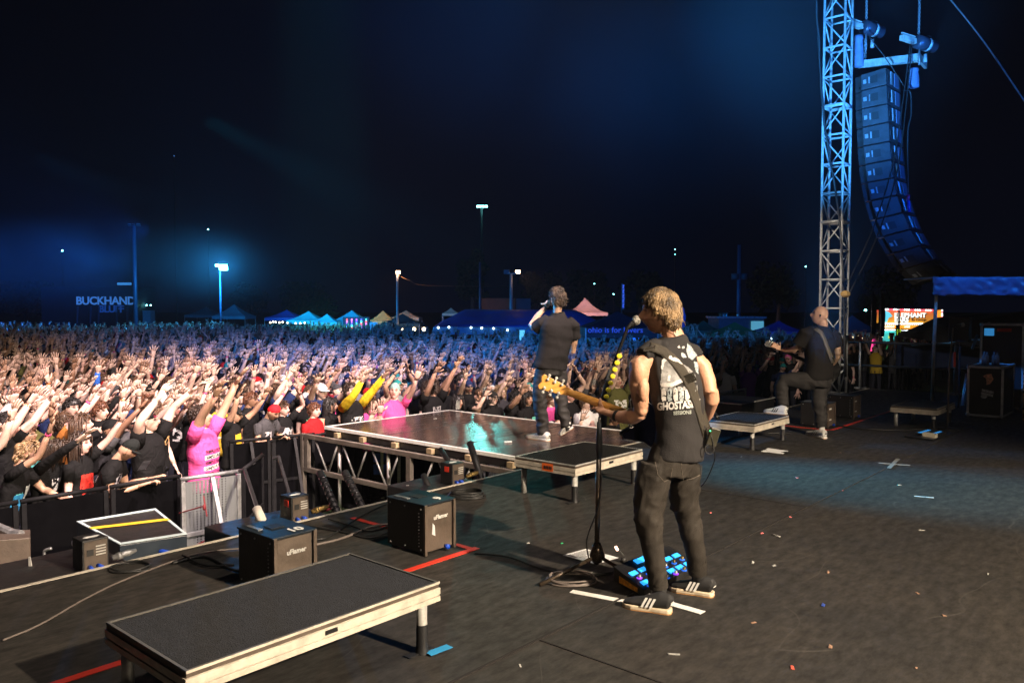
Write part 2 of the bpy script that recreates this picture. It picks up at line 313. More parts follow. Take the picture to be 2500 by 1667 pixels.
for s in (s0+.12, 7.8, s1-.12):
    for t in (5.6, 6.8, 8.0, 9.05):
        m = MB(); m.tube([st(s, t, GZ), st(s, t, -0.131)], 0.024, n=8); m.build('leg', M_alu, dk, smooth=True)
for t in (5.7, 6.35, 7.0, 7.65, 8.3, 8.85):
    m = MB(); m.sbox(s0-.055, s0+.005, t, t+.09, -0.118, -0.052); m.build('wood_block', mat('raw_timber', (0.25, 0.19, 0.11), 0.7, 0, .3, 12), dk, bevel=.003)  # timber colour toned down for the shade below the deck
M_lad = mat('shade_toned_truss', (.16,.14,.12), .5, .4, .3, 8, .3, 60); M_lad2 = mat('shade_toned_brace', (.3,.3,.3), .4, .6, .3, 8)  # aluminium darkened in its colour, for the light blocked under the deck
lt = thing('ladder_truss', 'long grey aluminium ladder truss standing on edge below the thrust deck', 'truss', st(6.52, 7.4, -1.3))
def bar(a, b, r, n=8): m = MB(); m.tube([a, b], r, n=n); return m
sp = 6.50
for z in (-0.15, -0.62):
    m = MB(); m.sbox(sp-.03, sp+.03, 5.5, 9.55, z-.03, z+.03); m.build('chord', M_lad, lt, bevel=.004)
for k, t in enumerate((9.5, 7.35, 5.6)):
    m = MB(); m.sbox(sp-.028, sp+.028, t-.05, t+.03, -0.589, -0.181); m.build('upright', M_lad, lt, bevel=.004)
m = MB(); m.sbox(sp-.03, sp+.03, 9.56, 9.62, GZ, -0.12); m.build('end_post', M_lad, lt, bevel=.004)
tt = 9.3
while tt > 5.9:
    for a, b in ((tt, tt-.26), (tt-.52, tt-.30)):
        if abs((a+b)/2-7.35) > .12: bar(st(sp, a, -.18), st(sp, b, -.59), .013).build('brace', M_lad2, lt, smooth=True)
    tt -= .62
# ------------------------------------------------------------------ risers
def riser(s0, s1, t0, t1, zt, label, grid=False, dark=False):
    r = thing('stage_riser', label, 'riser', st((s0+s1)/2, (t0+t1)/2), group='low stage risers')
    m = MB(); m.sbox(s0+.012, s1-.012, t0+.012, t1-.012, zt-.02, zt)
    if grid:
        k = s0 + .03
        while k < s1-.03:
            m.sbox(k, k+.006, t0+.02, t1-.02, zt+.0005, zt+.006); k += .024
        k = t0 + .03
        while k < t1-.03:
            m.sbox(s0+.02, s1-.02, k, k+.005, zt+.001, zt+.0045); k += .024
    m.build('top', M_rubber if grid else M_carpet, r, bevel=0 if grid else .004)
    def ring(o, za, zb, th=.012):
        m = MB(); m.sbox(s0-o, s1+o, t0-o, t0-o+th, za, zb); m.sbox(s0-o, s1+o, t1+o-th, t1+o, za, zb)
        m.sbox(s0-o, s0-o+th, t0-o+th+.0005, t1+o-th-.0005, za, zb); m.sbox(s1+o-th, s1+o, t0-o+th+.0005, t1+o-th-.0005, za, zb); return m
    fr = ring(0, zt-.088, zt-.0245).build('frame', M_alu2, r)
    ring(.003, zt-.006, zt+.003).build('edge_lip', M_alu if grid else mat('dark_edge_lip', (.09,.085,.075), .5), r)
    if not grid: m = MB(); m.sbox(s0-.004, s1+.004, t0-.0065, t0-.0035, zt-.006, zt+.004); m.build('front_lip', M_alu2, r)
    ring(.0015, zt-.024, zt-.0065).build('trim_strip', M_brown, r)
    ring(.007, zt-.056, zt-.026, .018).build('upper_rail', M_alu2, fr); ring(.007, zt-.088, zt-.064, .018).build('lower_rail', M_alu2, fr)
    for i, (s, t) in enumerate(((s0+.06, t0+.05), (s1-.06, t0+.05), (s1-.06, t1-.05), (s0+.06, t1-.05))):
        m = MB(); m.tube([st(s, t, 0.0), st(s, t, zt-.08)], .025, n=14); lg = m.build('leg', M_alu, r, smooth=True)
        if i < 2:
            m = MB(); m.tube([st(s, t, 0.001), st(s, t, .035), st(s, t, .14)], [.034, .028, .027], n=12, cap=False); m.build('tape_wrap', M_black, lg, smooth=True)
            m = MB(); m.sbox(s-.09, s+.07, t-.012, t+.03, 0.0045, .007); m.build('floor_tape', M_black, lg)
    m = MB(); sc = (s0+s1)/2; m.sbox(sc-.03, sc+.03, t0-.012, t0-.0075, zt-.05, zt-.032); m.build('latch', M_blackm, r); return r
riser(1.345, 2.585, 2.72, 3.40, .335, 'long riser topped with black carpet, closest to the camera at the bottom left')
r2 = riser(5.32, 6.36, 3.94, 4.60, .325, 'riser with ribbed black rubber top in front of the thrust deck', grid=True)
m = MB(); m.sbox(5.3115, 5.3125, 4.17, 4.29, .245, .31); m.build('orange_sticker', mat('orange_sticker', (.75, .13, .02), .5), r2)
m = MB(); [m.sbox(5.3095, 5.3112, 4.185+i*.018, 4.195+i*.018, .262, .29) for i in range(5)]; m.build('sticker_print', M_black, r2)
riser(8.72, 9.72, 3.90, 4.56, .30, 'riser under the raised foot of the bald musician', grid=True)
riser(11.85, 12.85, 2.72, 3.30, .285, 'empty small riser behind the pedal tray and beside the tall microphone stand at right')
# ------------------------------------------------------------------ flame boxes
def flame_box(s, t, num, label, h=.345, ws=.285, wt=.375, front=True):
    b = thing('flame_machine', label, 'flame machine', st(s+ws/2, t+wt/2), group='flame machines along the stage edge')
    m = MB(); m.sbox(s+.004, s+ws-.004, t+.006, t+wt, .018, h-.012); m.build('housing', M_black, b, bevel=.004)
    m = MB(); m.sbox(s+.03, s+ws-.03, t-.001, t+.005, .025, h-.02); m.build('front_panel', M_brown, b)
    for q in (s, s+ws-.022): m = MB(); m.sbox(q, q+.022, t-.014, t+.004, .004, h-.004); m.build('flange', M_brown, b, bevel=.002)
    m = MB(); m.sbox(s-.004, s+ws+.004, t-.008, t+wt+.004, h-.011, h); m.build('lid', mat('dark_blue_black_lid', (.012, .02, .03), .45, .1, .3), b, bevel=.003)
    m = MB(); m.sbox(s+.10, s+.19, t+.17, t+.26, h+.0005, h+.003); m.build('nozzle_plate', M_rubber, b)
    m = MB(); m.sbox(s+.03, s+.06, t+.20, t+.34, h+.0005, h+.006); m.build('lid_handle', M_steel, b)
    if num: text_mb(num, .10, st(s+.19, t+.065, h+.002), st(1, 0), st(0, 1), .0008, .003).build('number', M_white, b)
    if front: text_mb('uFlamer', .040, st(s+ws/2+.01, t-.0025, h*.70), st(1, 0), (0, 0, 1), .0008, .0012).build('logo', M_white, b)
    if not front:
        for z in (.1, .25):
            m = MB(); m.sbox(s+.06, s+.14, t-.004, t-.0015, z, z+.018); m.build('white_mark', M_white, b)
    for i in range(10):
        pass
    m = MB()
    for i in range(11): m.tube([st(s+.0035, t+.05, .06+i*.022), st(s-.001, t+.05, .06+i*.022)], .004, n=6)
    for q in (.03, .19, .34):
        for z in (.04, h-.035): m.tube([st(s+.0035, t+q, z), st(s-.002, t+q, z)], .006, n=6)
    m.build('rivets', M_steel, b)
    for q, p in ((.02, .03), (ws-.05, .03), (.02, wt-.06), (ws-.05, wt-.06)):
        m = MB(); m.sbox(s+q, s+q+.03, t+p, t+p+.03, 0.0, .0175); m.build('foot', M_rubber, b)
    m = MB(); m.tube([st(s+ws-.09, t-.003, .03), st(s+ws-.09, t-.035, .03)], .016, n=10); m.build('blue_plug', M_bluep, b, smooth=True)
    return b
flame_box(2.45, 3.92, '10', 'black flame machine numbered 10 behind the near carpeted riser')
b9 = flame_box(3.53, 3.85, '9', 'black flame machine numbered 9 inside the red tape corner')
m = MB(); m.prism([(0, 0), (.03, -.015), (.025, .055), (.006, .075)], st(3.60, 3.8465, .135), st(1, 0), (0, 0, 1), st(0, 1), .001); m.build('torn_sticker', M_paper, b9)
flame_box(11.02, 3.88, None, 'black flame machine behind the standing leg of the bald musician', front=False)
flame_box(12.2, 3.92, None, 'black flame machine furthest right, at the foot of the lighting tower', front=False)
# ------------------------------------------------------------------ tape, papers, litter on the floor
def strip(a, b, w, z0, z1, m, name, label, cat, group=None):
    a, b = Vector(a), Vector(b); d = (b-a).normalized(); n = Vector((-d.y, d.x, 0)); mb = MB()
    P = [a-n*w/2, b-n*w/2, b+n*w/2, a+n*w/2]; mb.hexa([(p.x, p.y, z0) for p in P] + [(p.x, p.y, z1) for p in P])
    return single(mb, name, m, label, cat, group)
g = 'red tape marks on the stage'
strip(st(2.95, 3.72), st(3.90, 3.72), .048, .0005, .005, M_red, 'tape_strip', 'red tape strip in front of flame machine 9', 'tape', g)
strip(st(3.86, 3.75), st(3.86, 4.32), .048, .0008, .004, M_red, 'tape_strip', 'short red tape strip running back beside flame machine 9', 'tape', g)
strip(st(3.83, 4.45), st(3.83, 5.0), .048, .0008, .004, M_red, 'tape_strip', 'red tape strip left of flame machine 9 crossed by black cables', 'tape', g)
strip(st(1.0, 3.74), st(1.56, 3.74), .05, .0008, .004, M_red, 'tape_strip', 'red tape strip at the bottom left behind the near riser leg', 'tape', g)
strip(st(10.9, 3.78), st(13.7, 3.78), .05, .0008, .004, M_red, 'tape_strip', 'long red tape line running right from the bald musician', 'tape', g)
strip(st(10.87, 3.81), st(10.87, 4.9), .05, .0012, .005, M_red, 'tape_strip', 'red tape line behind the heel of the bald musician towards the riser', 'tape', g)
strip(G(1395, 1443, 0), G(1600, 1482, 0), .05, .0008, .003, M_white, 'tape_strip', 'white tape strip under the guitarist shoes', 'tape')
strip(G(1638, 1475, 0), G(1716, 1497, 0), .055, .0035, .006, M_white, 'tape_strip', 'short white tape strip beside the guitarist heel', 'tape')
strip(G(2145, 1131, 0), G(2222, 1137, 0), .05, .005, .008, mat('pale_tape', (.2, .22, .21), .6), 'tape_strip', 'worn pale tape cross on the floor joint at right', 'tape')
strip(G(2170, 1145, 0), G(2192, 1122, 0), .04, .009, .012, mat('pale_tape', (.2, .22, .21), .6), 'tape_strip', 'worn pale tape crossing the other tape on the floor joint at right', 'tape')
strip(G(2232, 1211, 0), G(2280, 1215, 0), .02, .0008, .003, M_paper, 'tape_strip', 'thin pale tape scrap in the blue light at right', 'tape')
strip(G(1045, 1600, 0), G(1098, 1580, 0), .05, .008, .0095, M_bluet, 'tape_strip', 'blue tape strip at the foot of the near riser leg', 'tape')
def paper(P, name, label):
    mb = MB(); mb.hexa([(p.x, p.y, .0055) for p in P] + [(p.x, p.y, .007 + .002*(i % 2)) for i, p in enumerate(P)])
    return mb
pp = [G(1374, 1357, 0), G(1455, 1379, 0), G(1510, 1363, 0), G(1430, 1342, 0)]
o = thing('set_list', 'white paper set list on the floor behind the guitarist microphone stand', 'paper', G(1440, 1360, 0))
paper(pp, 0, 0).build('sheet', M_paper, o)
m = MB()
for i in range(9):
    a = pp[0].lerp(pp[3], .08 + i*.095) + (pp[1]-pp[0])*.08; b = a + (pp[1]-pp[0])*(.30 + .1*((i*7) % 4)); n = (pp[3]-pp[0]).normalized()*.006
    m.hexa([(*(q.xy), .0092) for q in (a, b, b+n, a+n)] + [(*(q.xy), .0098) for q in (a, b, b+n, a+n)])
m.build('handwriting', M_black, o)
pp = [G(1858, 1103, 0), G(1912, 1109, 0), G(1926, 1102, 0), G(1875, 1095, 0)]
single(paper(pp, 0, 0), 'set_list', M_paper, 'white paper set list taped down near the third riser', 'paper')
strip(G(1847, 1099, 0), G(1868, 1098, 0), .1, .008, .0095, M_black, 'tape_strip', 'black tape holding the left end of the far set list', 'tape')
strip(G(1914, 1107, 0), G(1933, 1105, 0), .1, .010, .0115, M_black, 'tape_strip', 'black tape holding the right end of the far set list', 'tape')
rnd = random.Random(4)
lit = [(1289,1326,'white'),(1372,1326,'green'),(1735,1252,'pink'),(1945,1166,'pink'),(2057,1198,'pink'),(1930,1262,'pink'),(1860,1302,'pink'),(1895,1308,'white'),(1838,1374,'white'),(1890,1381,'white'),
  (2305,1503,'tan'),(2237,1631,'tan'),(1935,1630,'red'),(1645,1597,'white'),(2010,1478,'blue'),(2250,1294,'white'),(2412,1402,'white'),(2195,1184,'white'),(2022,1398,'tan'),(2240,1448,'tan'),(1840,1520,'tan'),(2028,1580,'tan'),
  (1240,1081,'white'),(1062,1022,'white'),(995,1185,'white'),(1270,1625,'white'),(1810,1115,'white'),(2050,1105,'tan')]
LC = {'white': (.34,.34,.32), 'green': (.03,.4,.15), 'pink': (.6,.15,.15), 'tan': (.25,.15,.1), 'red': (.5,.08,.05), 'blue': (.02,.05,.25)}
seen = {}
ORDN = ['nearest the camera', 'second nearest', 'third nearest', 'fourth nearest', 'fifth nearest', 'sixth nearest', 'seventh nearest', 'furthest']
for i, (x, y, c) in enumerate(sorted(lit, key=lambda q: -q[1])):
    p = G(x, y, 0); a = rnd.random()*pi; d = Vector((cos(a), sin(a), 0)); n = Vector((-sin(a), cos(a), 0)); L_ = .008 + .012*rnd.random() + (.014 if c in ('white',) else 0)*rnd.random(); w_ = .004 + .006*rnd.random()
    mb = MB(); zc = .009*rnd.random(); P = [p-d*L_-n*w_, p+d*L_-n*w_*.6, p+d*L_*.8+n*w_, p-d*L_*.9+n*w_*.8]
    zz = 0.001
    mb.hexa([(q.x, q.y, zz) for q in P] + [(q.x, q.y, zz+.003+(zc if k == 2 else 0)) for k, q in enumerate(P)])
    where = 'beside the guitarist' if x < 1760 and x > 1600 else 'left of the microphone stand' if 1250 < x < 1460 and y > 1250 else 'on the thrust deck' if y < 1190 and x < 1250 else 'at lower right' if y > 1430 else 'right of the guitarist'
    k_ = seen[(c, where)] = seen.get((c, where), -1) + 1
    single(mb, 'litter_scrap', mat('litter_' + c, LC[c], .7), f'{c} litter scrap {where}, {ORDN[k_]}', 'litter', 'scraps of litter on the stage')
# white crumpled scrap by the singer
mb = MB(); p = G(1240, 1081, 0)
for k in range(3): mb.ell(p + Vector((.03*k-.03, .01*k, .012)), (.022, .014, .012), nu=7, nv=4)
single(mb, 'crumpled_paper', M_paper, 'crumpled white paper on the thrust deck left of the singer', 'litter')
# ------------------------------------------------------------------ cables
def cable(pts, r, label, z=None, m=None, name='cable', n=7, amp=.02, group='cables lying along the stage edge'):
    mb = MB(); mb.tube(wiggle(pts, n, amp, seed=len(pts), z=z), r, n=6); return single(mb, name, m or M_rubber, label, 'cable', group, smooth=True)
cable([G(0,1568,0), G(90,1530,0), G(200,1470,0), G(300,1420,0), G(420,1372,0), G(500,1350,0), G(600,1340,0)], .006, 'thin cable curving from the left edge to flame machine 10', z=.008, m=mat('grey_cable', (.12,.1,.09), .5))
cable([G(420,1378,0), G(500,1362,0), G(560,1395,0), G(600,1400,0)], .010, 'black cable left of flame machine 10', z=.011)
cable([G(450,1360,0), G(500,1385,0), G(570,1385,0)], .008, 'black cable looping under flame machine 10', z=.016)
cable([G(760,1336,0), G(830,1318,0), G(900,1290,0), G(950,1282,0)], .010, 'grey brown cable from flame machine 10 to 9', z=.011, m=mat('grey_cable', (.12,.1,.09), .5))
cable([G(755,1320,0), G(800,1312,0), G(870,1270,0), G(940,1235,0), G(990,1225,0)], .007, 'black cable behind flame machine 9', z=.009)
cable([G(740,1286,0), G(830,1300,0), G(900,1315,0), G(950,1300,0)], .008, 'black cable sagging between the flame machines', z=.009)
cable([G(800,1272,0), G(860,1290,0), G(900,1300,0), G(960,1285,0)], .007, 'thin black cable crossing the red tape', z=.016)
cable([G(1160,1352,0), G(1240,1362,0), G(1330,1393,0), G(1400,1400,0), G(1450,1400,0)], .007, 'black cable from the red tape corner to the guitarist microphone stand', z=.008)
cable([G(1320,1425,0), G(1390,1430,0), G(1440,1410,0), G(1500,1400,0)], .006, 'coiled cable at the base of the guitarist microphone stand', z=.007)
cable([G(2035,1040,0), G(2120,1050,0), G(2230,1051,0), G(2300,1048,0)], .010, 'thick black cable leading to the right pedal tray', z=.011)
cable([G(1740,1090,0), G(1790,1070,0), G(1850,1060,0), G(1930,1060,0)], .009, 'black cable beneath the third riser', z=.010)
def coil(c, R, n, r, label, m=None, zr=.01):
    mb = MB()
    for k in range(n):
        a0 = k*1.1; pts = [Vector((c.x + (R-.006*k)*cos(a0+i*pi/9)*1.25, c.y + (R-.006*k)*sin(a0+i*pi/9), c.z + .008 + zr*k + .004*sin(i))) for i in range(18)]
        mb.tube(pts, r, n=6, closed=True)
    return single(mb, 'cable_coil', m or M_rubber, label, 'cable coil', smooth=True)
coil(G(1140, 1212, 0), .13, 5, .008, 'coil of black cable on the stage edge below the thrust deck')
coil(G(318, 1388, 0), .10, 2, .007, 'loop of black cable beside the nearest control box')
coil(G(1395, 1418, 0), .12, 3, .006, 'loops of cable beside the tripod foot', m=mat('grey_cable', (.12,.1,.09), .5))
# ------------------------------------------------------------------ control boxes, tubes and gear along the pit
def pit_case(s0, s1, t0, t1, zt, label):
    o = thing('pit_case', label, 'case', st((s0+s1)/2, (t0+t1)/2, GZ), group='black cases standing in the pit')
    m = MB(); m.sbox(s0, s1, t0, t1, GZ, zt); m.build('shell', M_black, o, bevel=.008)
    for z in (zt-.25, zt-.6):
        m = MB(); m.tube(wiggle([st(s0-.001, t0+.12, z), st(s0-.03, t0+.14, z), st(s0-.03, t0+.3, z), st(s0-.001, t0+.32, z)], 4), .008, n=6); m.build('handle', M_steel, o, smooth=True)
    return o
pit_case(1.5, 2.25, 5.26, 5.9, -.03, 'black pit case under the nearest control box')
pit_case(3.0, 3.85, 5.26, 5.75, -.03, 'black pit case under the control box between the flame machines')
pit_case(4.85, 5.55, 5.26, 5.8, -.03, 'black pit case below the thrust deck under a control box')
pit_case(11.4, 12.6, 5.3, 6.1, .18, 'long black case with silver top edge behind the right flame machines')
m = MB(); m.sbox(11.38, 12.62, 5.29, 5.31, .181, .195); m.sbox(11.36, 11.38, 5.29, 6.1, .181, .195); single(m, 'edge_strip', M_alu, 'silver strip lying on the long black case edge', 'metal strip')
def control_box(c, label, red=True):
    s = c.xy.dot(S2); t = c.xy.dot(T2); z = c.z; o = thing('control_box', label, 'control box', c, group='valve control boxes in the pit')
    m = MB(); m.sbox(s-.07, s+.09, t, t+.16, z, z+.2); m.build('case', M_black, o, bevel=.004)
    m = MB(); m.sbox(s-.06, s+.08, t-.004, t-.0005, z+.01, z+.19); m.build('face_plate', M_brown, o)
    m = MB(); m.sbox(s-.045, s-.005, t-.0075, t-.0045, z+.10, z+.14); m.build('screen', M_rubber, o)
    m = MB(); [m.sbox(s+.01, s+.07, t-.0065, t-.0045, z+.15-i*.018, z+.158-i*.018) for i in range(4)]; m.build('vents', M_alu, o)
    m = MB(); [m.prism([(-.05,0),(-.03,.018),(.03,.018),(.05,0),(.03,-.018),(-.03,-.018)], st(s+.01, t+.07, z+.2015), st(1,0), st(0,1), (0,0,1), .002)]; m.build('badge', M_white, o)
    if red: m = MB(); m.sbox(s-.073, s-.0705, t+.04, t+.10, z+.12, z+.17); m.build('red_label', M_red, o)
    m = MB(); m.tube([st(s+.10, t-.02, z+.06), st(s+.20, t-.03, z+.075), st(s+.25, t-.03, z+.08)], [.018, .022, .012], n=10); m.tube([st(s+.13, t-.021, z+.062), st(s+.16, t-.025, z+.068)], .026, n=10); m.build('hose_coupling', M_brass if red else M_steel, o, smooth=True)
    m = MB(); m.tube([st(s-.03, t-.004, z+.03), st(s-.03, t-.05, z+.02)], .014, n=8); m.tube([st(s+.02, t-.004, z+.03), st(s+.03, t-.05, z+.025)], .014, n=8); m.build('blue_plug', M_bluep, o, smooth=True)
    return o
control_box(st(2.02, 5.28, -.025), 'nearest control box with silver hose coupling at far left', red=False)
control_box(st(3.55, 5.30, -.025), 'control box with red label behind flame machine 10')
control_box(st(5.30, 5.31, -.025), 'control box with red label below the thrust deck')
def tubeobj(a, b, r, m_, label, name='launcher_tube', base=None, n=14, wrap=False):
    o = thing(name, label, 'tube', b)
    d = (Vector(a)-Vector(b)); mb = MB(); mb.tube([Vector(b), Vector(b)+d*.5, Vector(a), Vector(a)-d*.02], [r, r, r, r*.8], n=n, cap=False); mb.tube([Vector(b), Vector(b)+d*.01], r*.9, n=n); mb.build('barrel', m_, o, smooth=True)
    if base: mb = MB(); mb.ell(Vector(b), (.045, .035, .035), nu=10, nv=6); mb.tube([Vector(b), Vector(b)+Vector((-.06, -.05, -.05))], [.018, .008], n=8); mb.build('valve', M_brass, o, smooth=True)
    if wrap:
        mb = MB(); rr = random.Random(3)
        for k in range(7):
            q = Vector(b) + d*(.15+.11*k); mb.tube([q, q+d*.05], r*1.05, n=n)
        mb.build('tape_wrap', mat('shiny_black_tape', (.015,.015,.016), .18, 0, .3, 30, .5, 40), o, smooth=True)
    return o
tubeobj(W(190,1320,5.3), W(207,1392,5.15), .038, mat('frosted_tube', (.35,.36,.42), .3), 'frosted grey tube with brass valve at far left', base=1)
tubeobj(W(627,1242,6.35), W(645,1285,6.2), .038, mat('ivory_tube', (.7,.66,.55), .4), 'ivory tube standing behind flame machine 10', base=1)
tubeobj(W(1034,1160,7.6), W(1055,1208,7.4), .030, M_rubber, 'short black tube with brass valve below the thrust deck', base=1)
tubeobj(W(781,1152,6.9), W(828,1262,6.6), .033, M_rubber, 'black wrapped tube nearer the crowd barrier', wrap=True)
tubeobj(W(842,1152,7.1), W(888,1245,6.8), .033, M_rubber, 'black wrapped tube left of flame machine 9', wrap=True)
tubeobj(W(1075,1096,7.9), W(1133,1182,7.5), .026, M_blackm, 'slim black tube leaning below the thrust deck')
tubeobj(W(1147,1080,7.9), W(1181,1188,7.6), .034, M_blackm, 'thick black tube leaning in front of the thrust deck')
tubeobj(W(1733,1000,9.6), W(1752,1020,9.4), .03, M_blackm, 'short black tube just right of the guitarist hip')
m = MB()
for dx in (0, .03): m.tube([W(745,1262,6.7)+Vector((0,0,dx)), W(805,1242,6.9)+Vector((0,0,dx)), W(742,1275,6.6)+Vector((0,.0,dx))][:2], .012, n=6)
single(m, 'strap', M_redst, 'pair of red straps stretched beside the black wrapped tubes', 'strap')
# stacked ramp box with silver edges and yellow stripe
o = thing('pit_ramp', 'low black box with silver edges and a yellow tape stripe across its top', 'stage box', st(2.8, 6.4, GZ))
P4 = [G(292,1331,-.1), G(457,1305,-.1), G(380,1243,-.1), G(187,1275,-.1)]
m = MB(); m.hexa([(p.x, p.y, GZ) for p in P4] + [(p.x, p.y, -.10) for p in P4]); m.build('body', mat('dark_blue_black_paint', (.012,.02,.03), .4), o, bevel=.006)
m = MB(); ctr = sum(P4, Vector())/4; Pi = [p + (ctr-p)*.04 for p in P4]
m.hexa([(p.x, p.y, -.0995) for p in Pi] + [(p.x, p.y, -.096) for p in Pi]); m.build('top_panel', M_black, o)
m = MB()
for i in range(4):
    a, b = P4[i], P4[(i+1) % 4]; q0, q1 = a + (ctr-a)*.08, b + (ctr-b)*.08
    m.hexa([(*(p.xy), -.0955) for p in (a, b, q1, q0)] + [(*(p.xy), -.089) for p in (a, b, q1, q0)])
m.build('silver_edge', mat('silver_edge_sheen', (.55,.68,.7), .45, .1), o)  # bright sheen of the silver put into a pale base colour
m = MB(); a, b = P4[0].lerp(P4[3], .62), P4[1].lerp(P4[2], .50); n = (P4[3]-P4[0]).normalized()*.07
m.hexa([(*(p.xy), -.0885) for p in (a, b, b+n, a+n)] + [(*(p.xy), -.086) for p in (a, b, b+n, a+n)]); m.build('yellow_stripe', M_yel, o)
m = MB(); m.tube([W(390,1345,5.95), W(425,1352,5.95)], .02, n=8); m.build('blue_plug', M_bluep, o, smooth=True)
# far-left pit junk
m = MB(); m.tube([W(-40,1270,6.4), W(30,1300,6.3), W(52,1302,6.25)], [.03,.034,.03], n=8); single(m, 'pipe', M_steel, 'pale metal pipe end at the left edge of the pit', 'pipe')
m = MB(); m.tube(wiggle([W(113,1390,5.9), W(108,1350,5.9), W(112,1342,5.9), W(126,1338,5.9)], 4), .011, n=6); single(m, 'bent_handle', M_steel, 'bent silver handle in the dark pit at far left', 'handle', smooth=True)
m = MB(); m.obox((W(90,1404,5.3)+W(200,1345,5.6))/2, W(200,1345,5.6)-W(90,1404,5.3), (0,0,1), (0,1,0), (W(200,1345,5.6)-W(90,1404,5.3)).length/2, .012, .003); single(m, 'strap', M_yel, 'yellow strap stretched diagonally in the pit at far left', 'strap')
m = MB(); m.prism([(0,0),(.04,0),(.01,.2),(0,.2)], W(72,1433,5.1), (1,0,0), (0,0,1), (0,1,0), .01); single(m, 'metal_wedge', M_alu, 'pale tapering metal bracket at the far left stage edge', 'bracket')
m = MB(); m.hexa([W(-60,1320,5.9), W(74,1305,6.1), W(74,1290,6.6), W(-60,1305,6.4)] and [*(W(x,y,Y)-Vector((0,0,1)) for x,y,Y in ((-60,1322,5.7),(74,1312,5.9),(74,1292,6.6),(-60,1302,6.4))), *(W(x,y,Y) for x,y,Y in ((-60,1322,5.7),(74,1312,5.9),(74,1292,6.6),(-60,1302,6.4)))]); single(m, 'pit_crate', M_brown, 'brown topped black crate at the left edge of the pit', 'crate', bevel=.006)
# blue plastic barrier pieces under the deck
o = thing('folded_barrier', 'bright blue and white plastic barrier seen under the thrust deck', 'barrier', W(928,1170,11.6))
for y0, y1 in ((1073,1100),(1106,1128),(1133,1158)):
    m = MB(); m.hexa([W(912,y1,11.6), W(938,y1,11.6), W(938,y1,11.75), W(912,y1,11.75), W(910,y0,11.6), W(944,y0,11.6), W(944,y0,11.75), W(910,y0,11.75)]); m.build('blue_panel', M_bluep, o, bevel=.01)
m = MB(); m.hexa([W(929,1160,11.58), W(936,1160,11.58), W(936,1160,11.595), W(929,1160,11.595), W(929,1073,11.58), W(936,1073,11.58), W(936,1073,11.595), W(929,1073,11.595)]); m.build('white_stripe', M_white, o)
# ------------------------------------------------------------------ crowd barriers
M_perf = bpy.data.materials.new('perforated_steel_mesh'); M_perf.use_nodes = True
N = M_perf.node_tree.nodes; L = M_perf.node_tree.links; b_ = N['Principled BSDF']; b_.inputs['Metallic'].default_value = .7; b_.inputs['Roughness'].default_value = .4; b_.inputs['Base Color'].default_value = (.26, .28, .29, 1)
tc_ = N.new('ShaderNodeTexCoord'); vo = N.new('ShaderNodeTexVoronoi'); vo.inputs['Scale'].default_value = 36; vo.inputs['Randomness'].default_value = 0; L.new(tc_.outputs['Object'], vo.inputs[0])
lt_ = N.new('ShaderNodeMath'); lt_.operation = 'GREATER_THAN'; lt_.inputs[1].default_value = .38; L.new(vo.outputs['Distance'], lt_.inputs[0]); L.new(lt_.outputs[0], b_.inputs['Alpha'])
def barrier(a, b, label, m_frame, m_panel, zt=-.15, name='crowd_barrier', brace=True, perf=False):
    a, b = Vector(a), Vector(b); a.z = b.z = 0; d = (b-a).normalized(); n = Vector((d.y, -d.x, 0))
    o = thing(name, label, 'barrier', ((a.x+b.x)/2, (a.y+b.y)/2, GZ), group='crowd barriers around the pit'); up = Vector((0, 0, 1)); L_ = (b-a).length; c = (a+b)/2; h = zt-GZ
    m = MB(); m.tube([a+up*zt, b+up*zt], .022, n=10); m.build('top_rail', m_frame, o, smooth=True)
    for q in (a+d*.025, b-d*.025):
        m = MB(); m.obox(q+up*(GZ+h/2-.012), d, n, up, .022, .022, h/2-.013); m.build('post', m_frame, o, bevel=.003)
    for z in (GZ+.08, GZ+h*.5):
        m = MB(); m.obox(c+up*z, d, n, up, L_/2-.048, .018, .02); m.build('cross_rail', m_frame, o)
    m = MB(); m.obox(c+up*(GZ+h/2-.01), d, n, up, L_/2-.048, .003, h/2-.03); m.build('panel', m_panel, o)
    if brace:
        m = MB(); m.obox(c+up*(GZ+h/2)+n*.3, (n*.55-up*h).normalized(), d, n, (Vector((.55, h))).length/2-.02, .02, .015); m.build('rear_brace', m_frame, o)
        m = MB(); m.obox(c+up*(GZ+.02)+n*.5, n, d, up, .5, L_/2-.1, .01); m.build('base_plate', m_frame, o)
    return o
M_bar = mat('black_barrier_sheet', (.003,.003,.0035), .9, 0, .2, 6, spec=.0); M_dk = mat('black_barrier_frame', (.006,.006,.007), .6, 0, .3, 8, spec=.15)
tL = 8.25
for i, (a, b) in enumerate(((.2, 1.35), (1.37, 2.5), (2.52, 3.3), (3.32, 4.05))):
    barrier(st(a, tL), st(b, tL), ('black crowd barrier at the far left edge of the photo', 'black crowd barrier the woman in the blue print shirt leans on', 'black crowd barrier under the man in the baseball jersey', 'black crowd barrier left of the silver mesh barrier')[i], M_dk, M_bar, brace=False)
mbr = barrier(G(440,1170,-.15), G(587,1149,-.15), 'silver mesh barrier in front of the woman in the pink shirt', M_steel, M_perf)
pa, pb = Vector(G(587,1149,-.15)), Vector(G(567,1077,-.15))
barrier(G(592,1147,-.15), G(640,1110,-.15), 'black barrier turning back behind the silver mesh barrier', M_dk, M_bar, brace=False)
barrier(G(560,1078,-.15), G(660,1069,-.15), 'black crowd barrier under the man in the red bandana', M_dk, M_bar)
barrier(G(664,1068,-.15), G(768,1059,-.15), 'black crowd barrier touching the ladder truss', M_dk, M_bar)
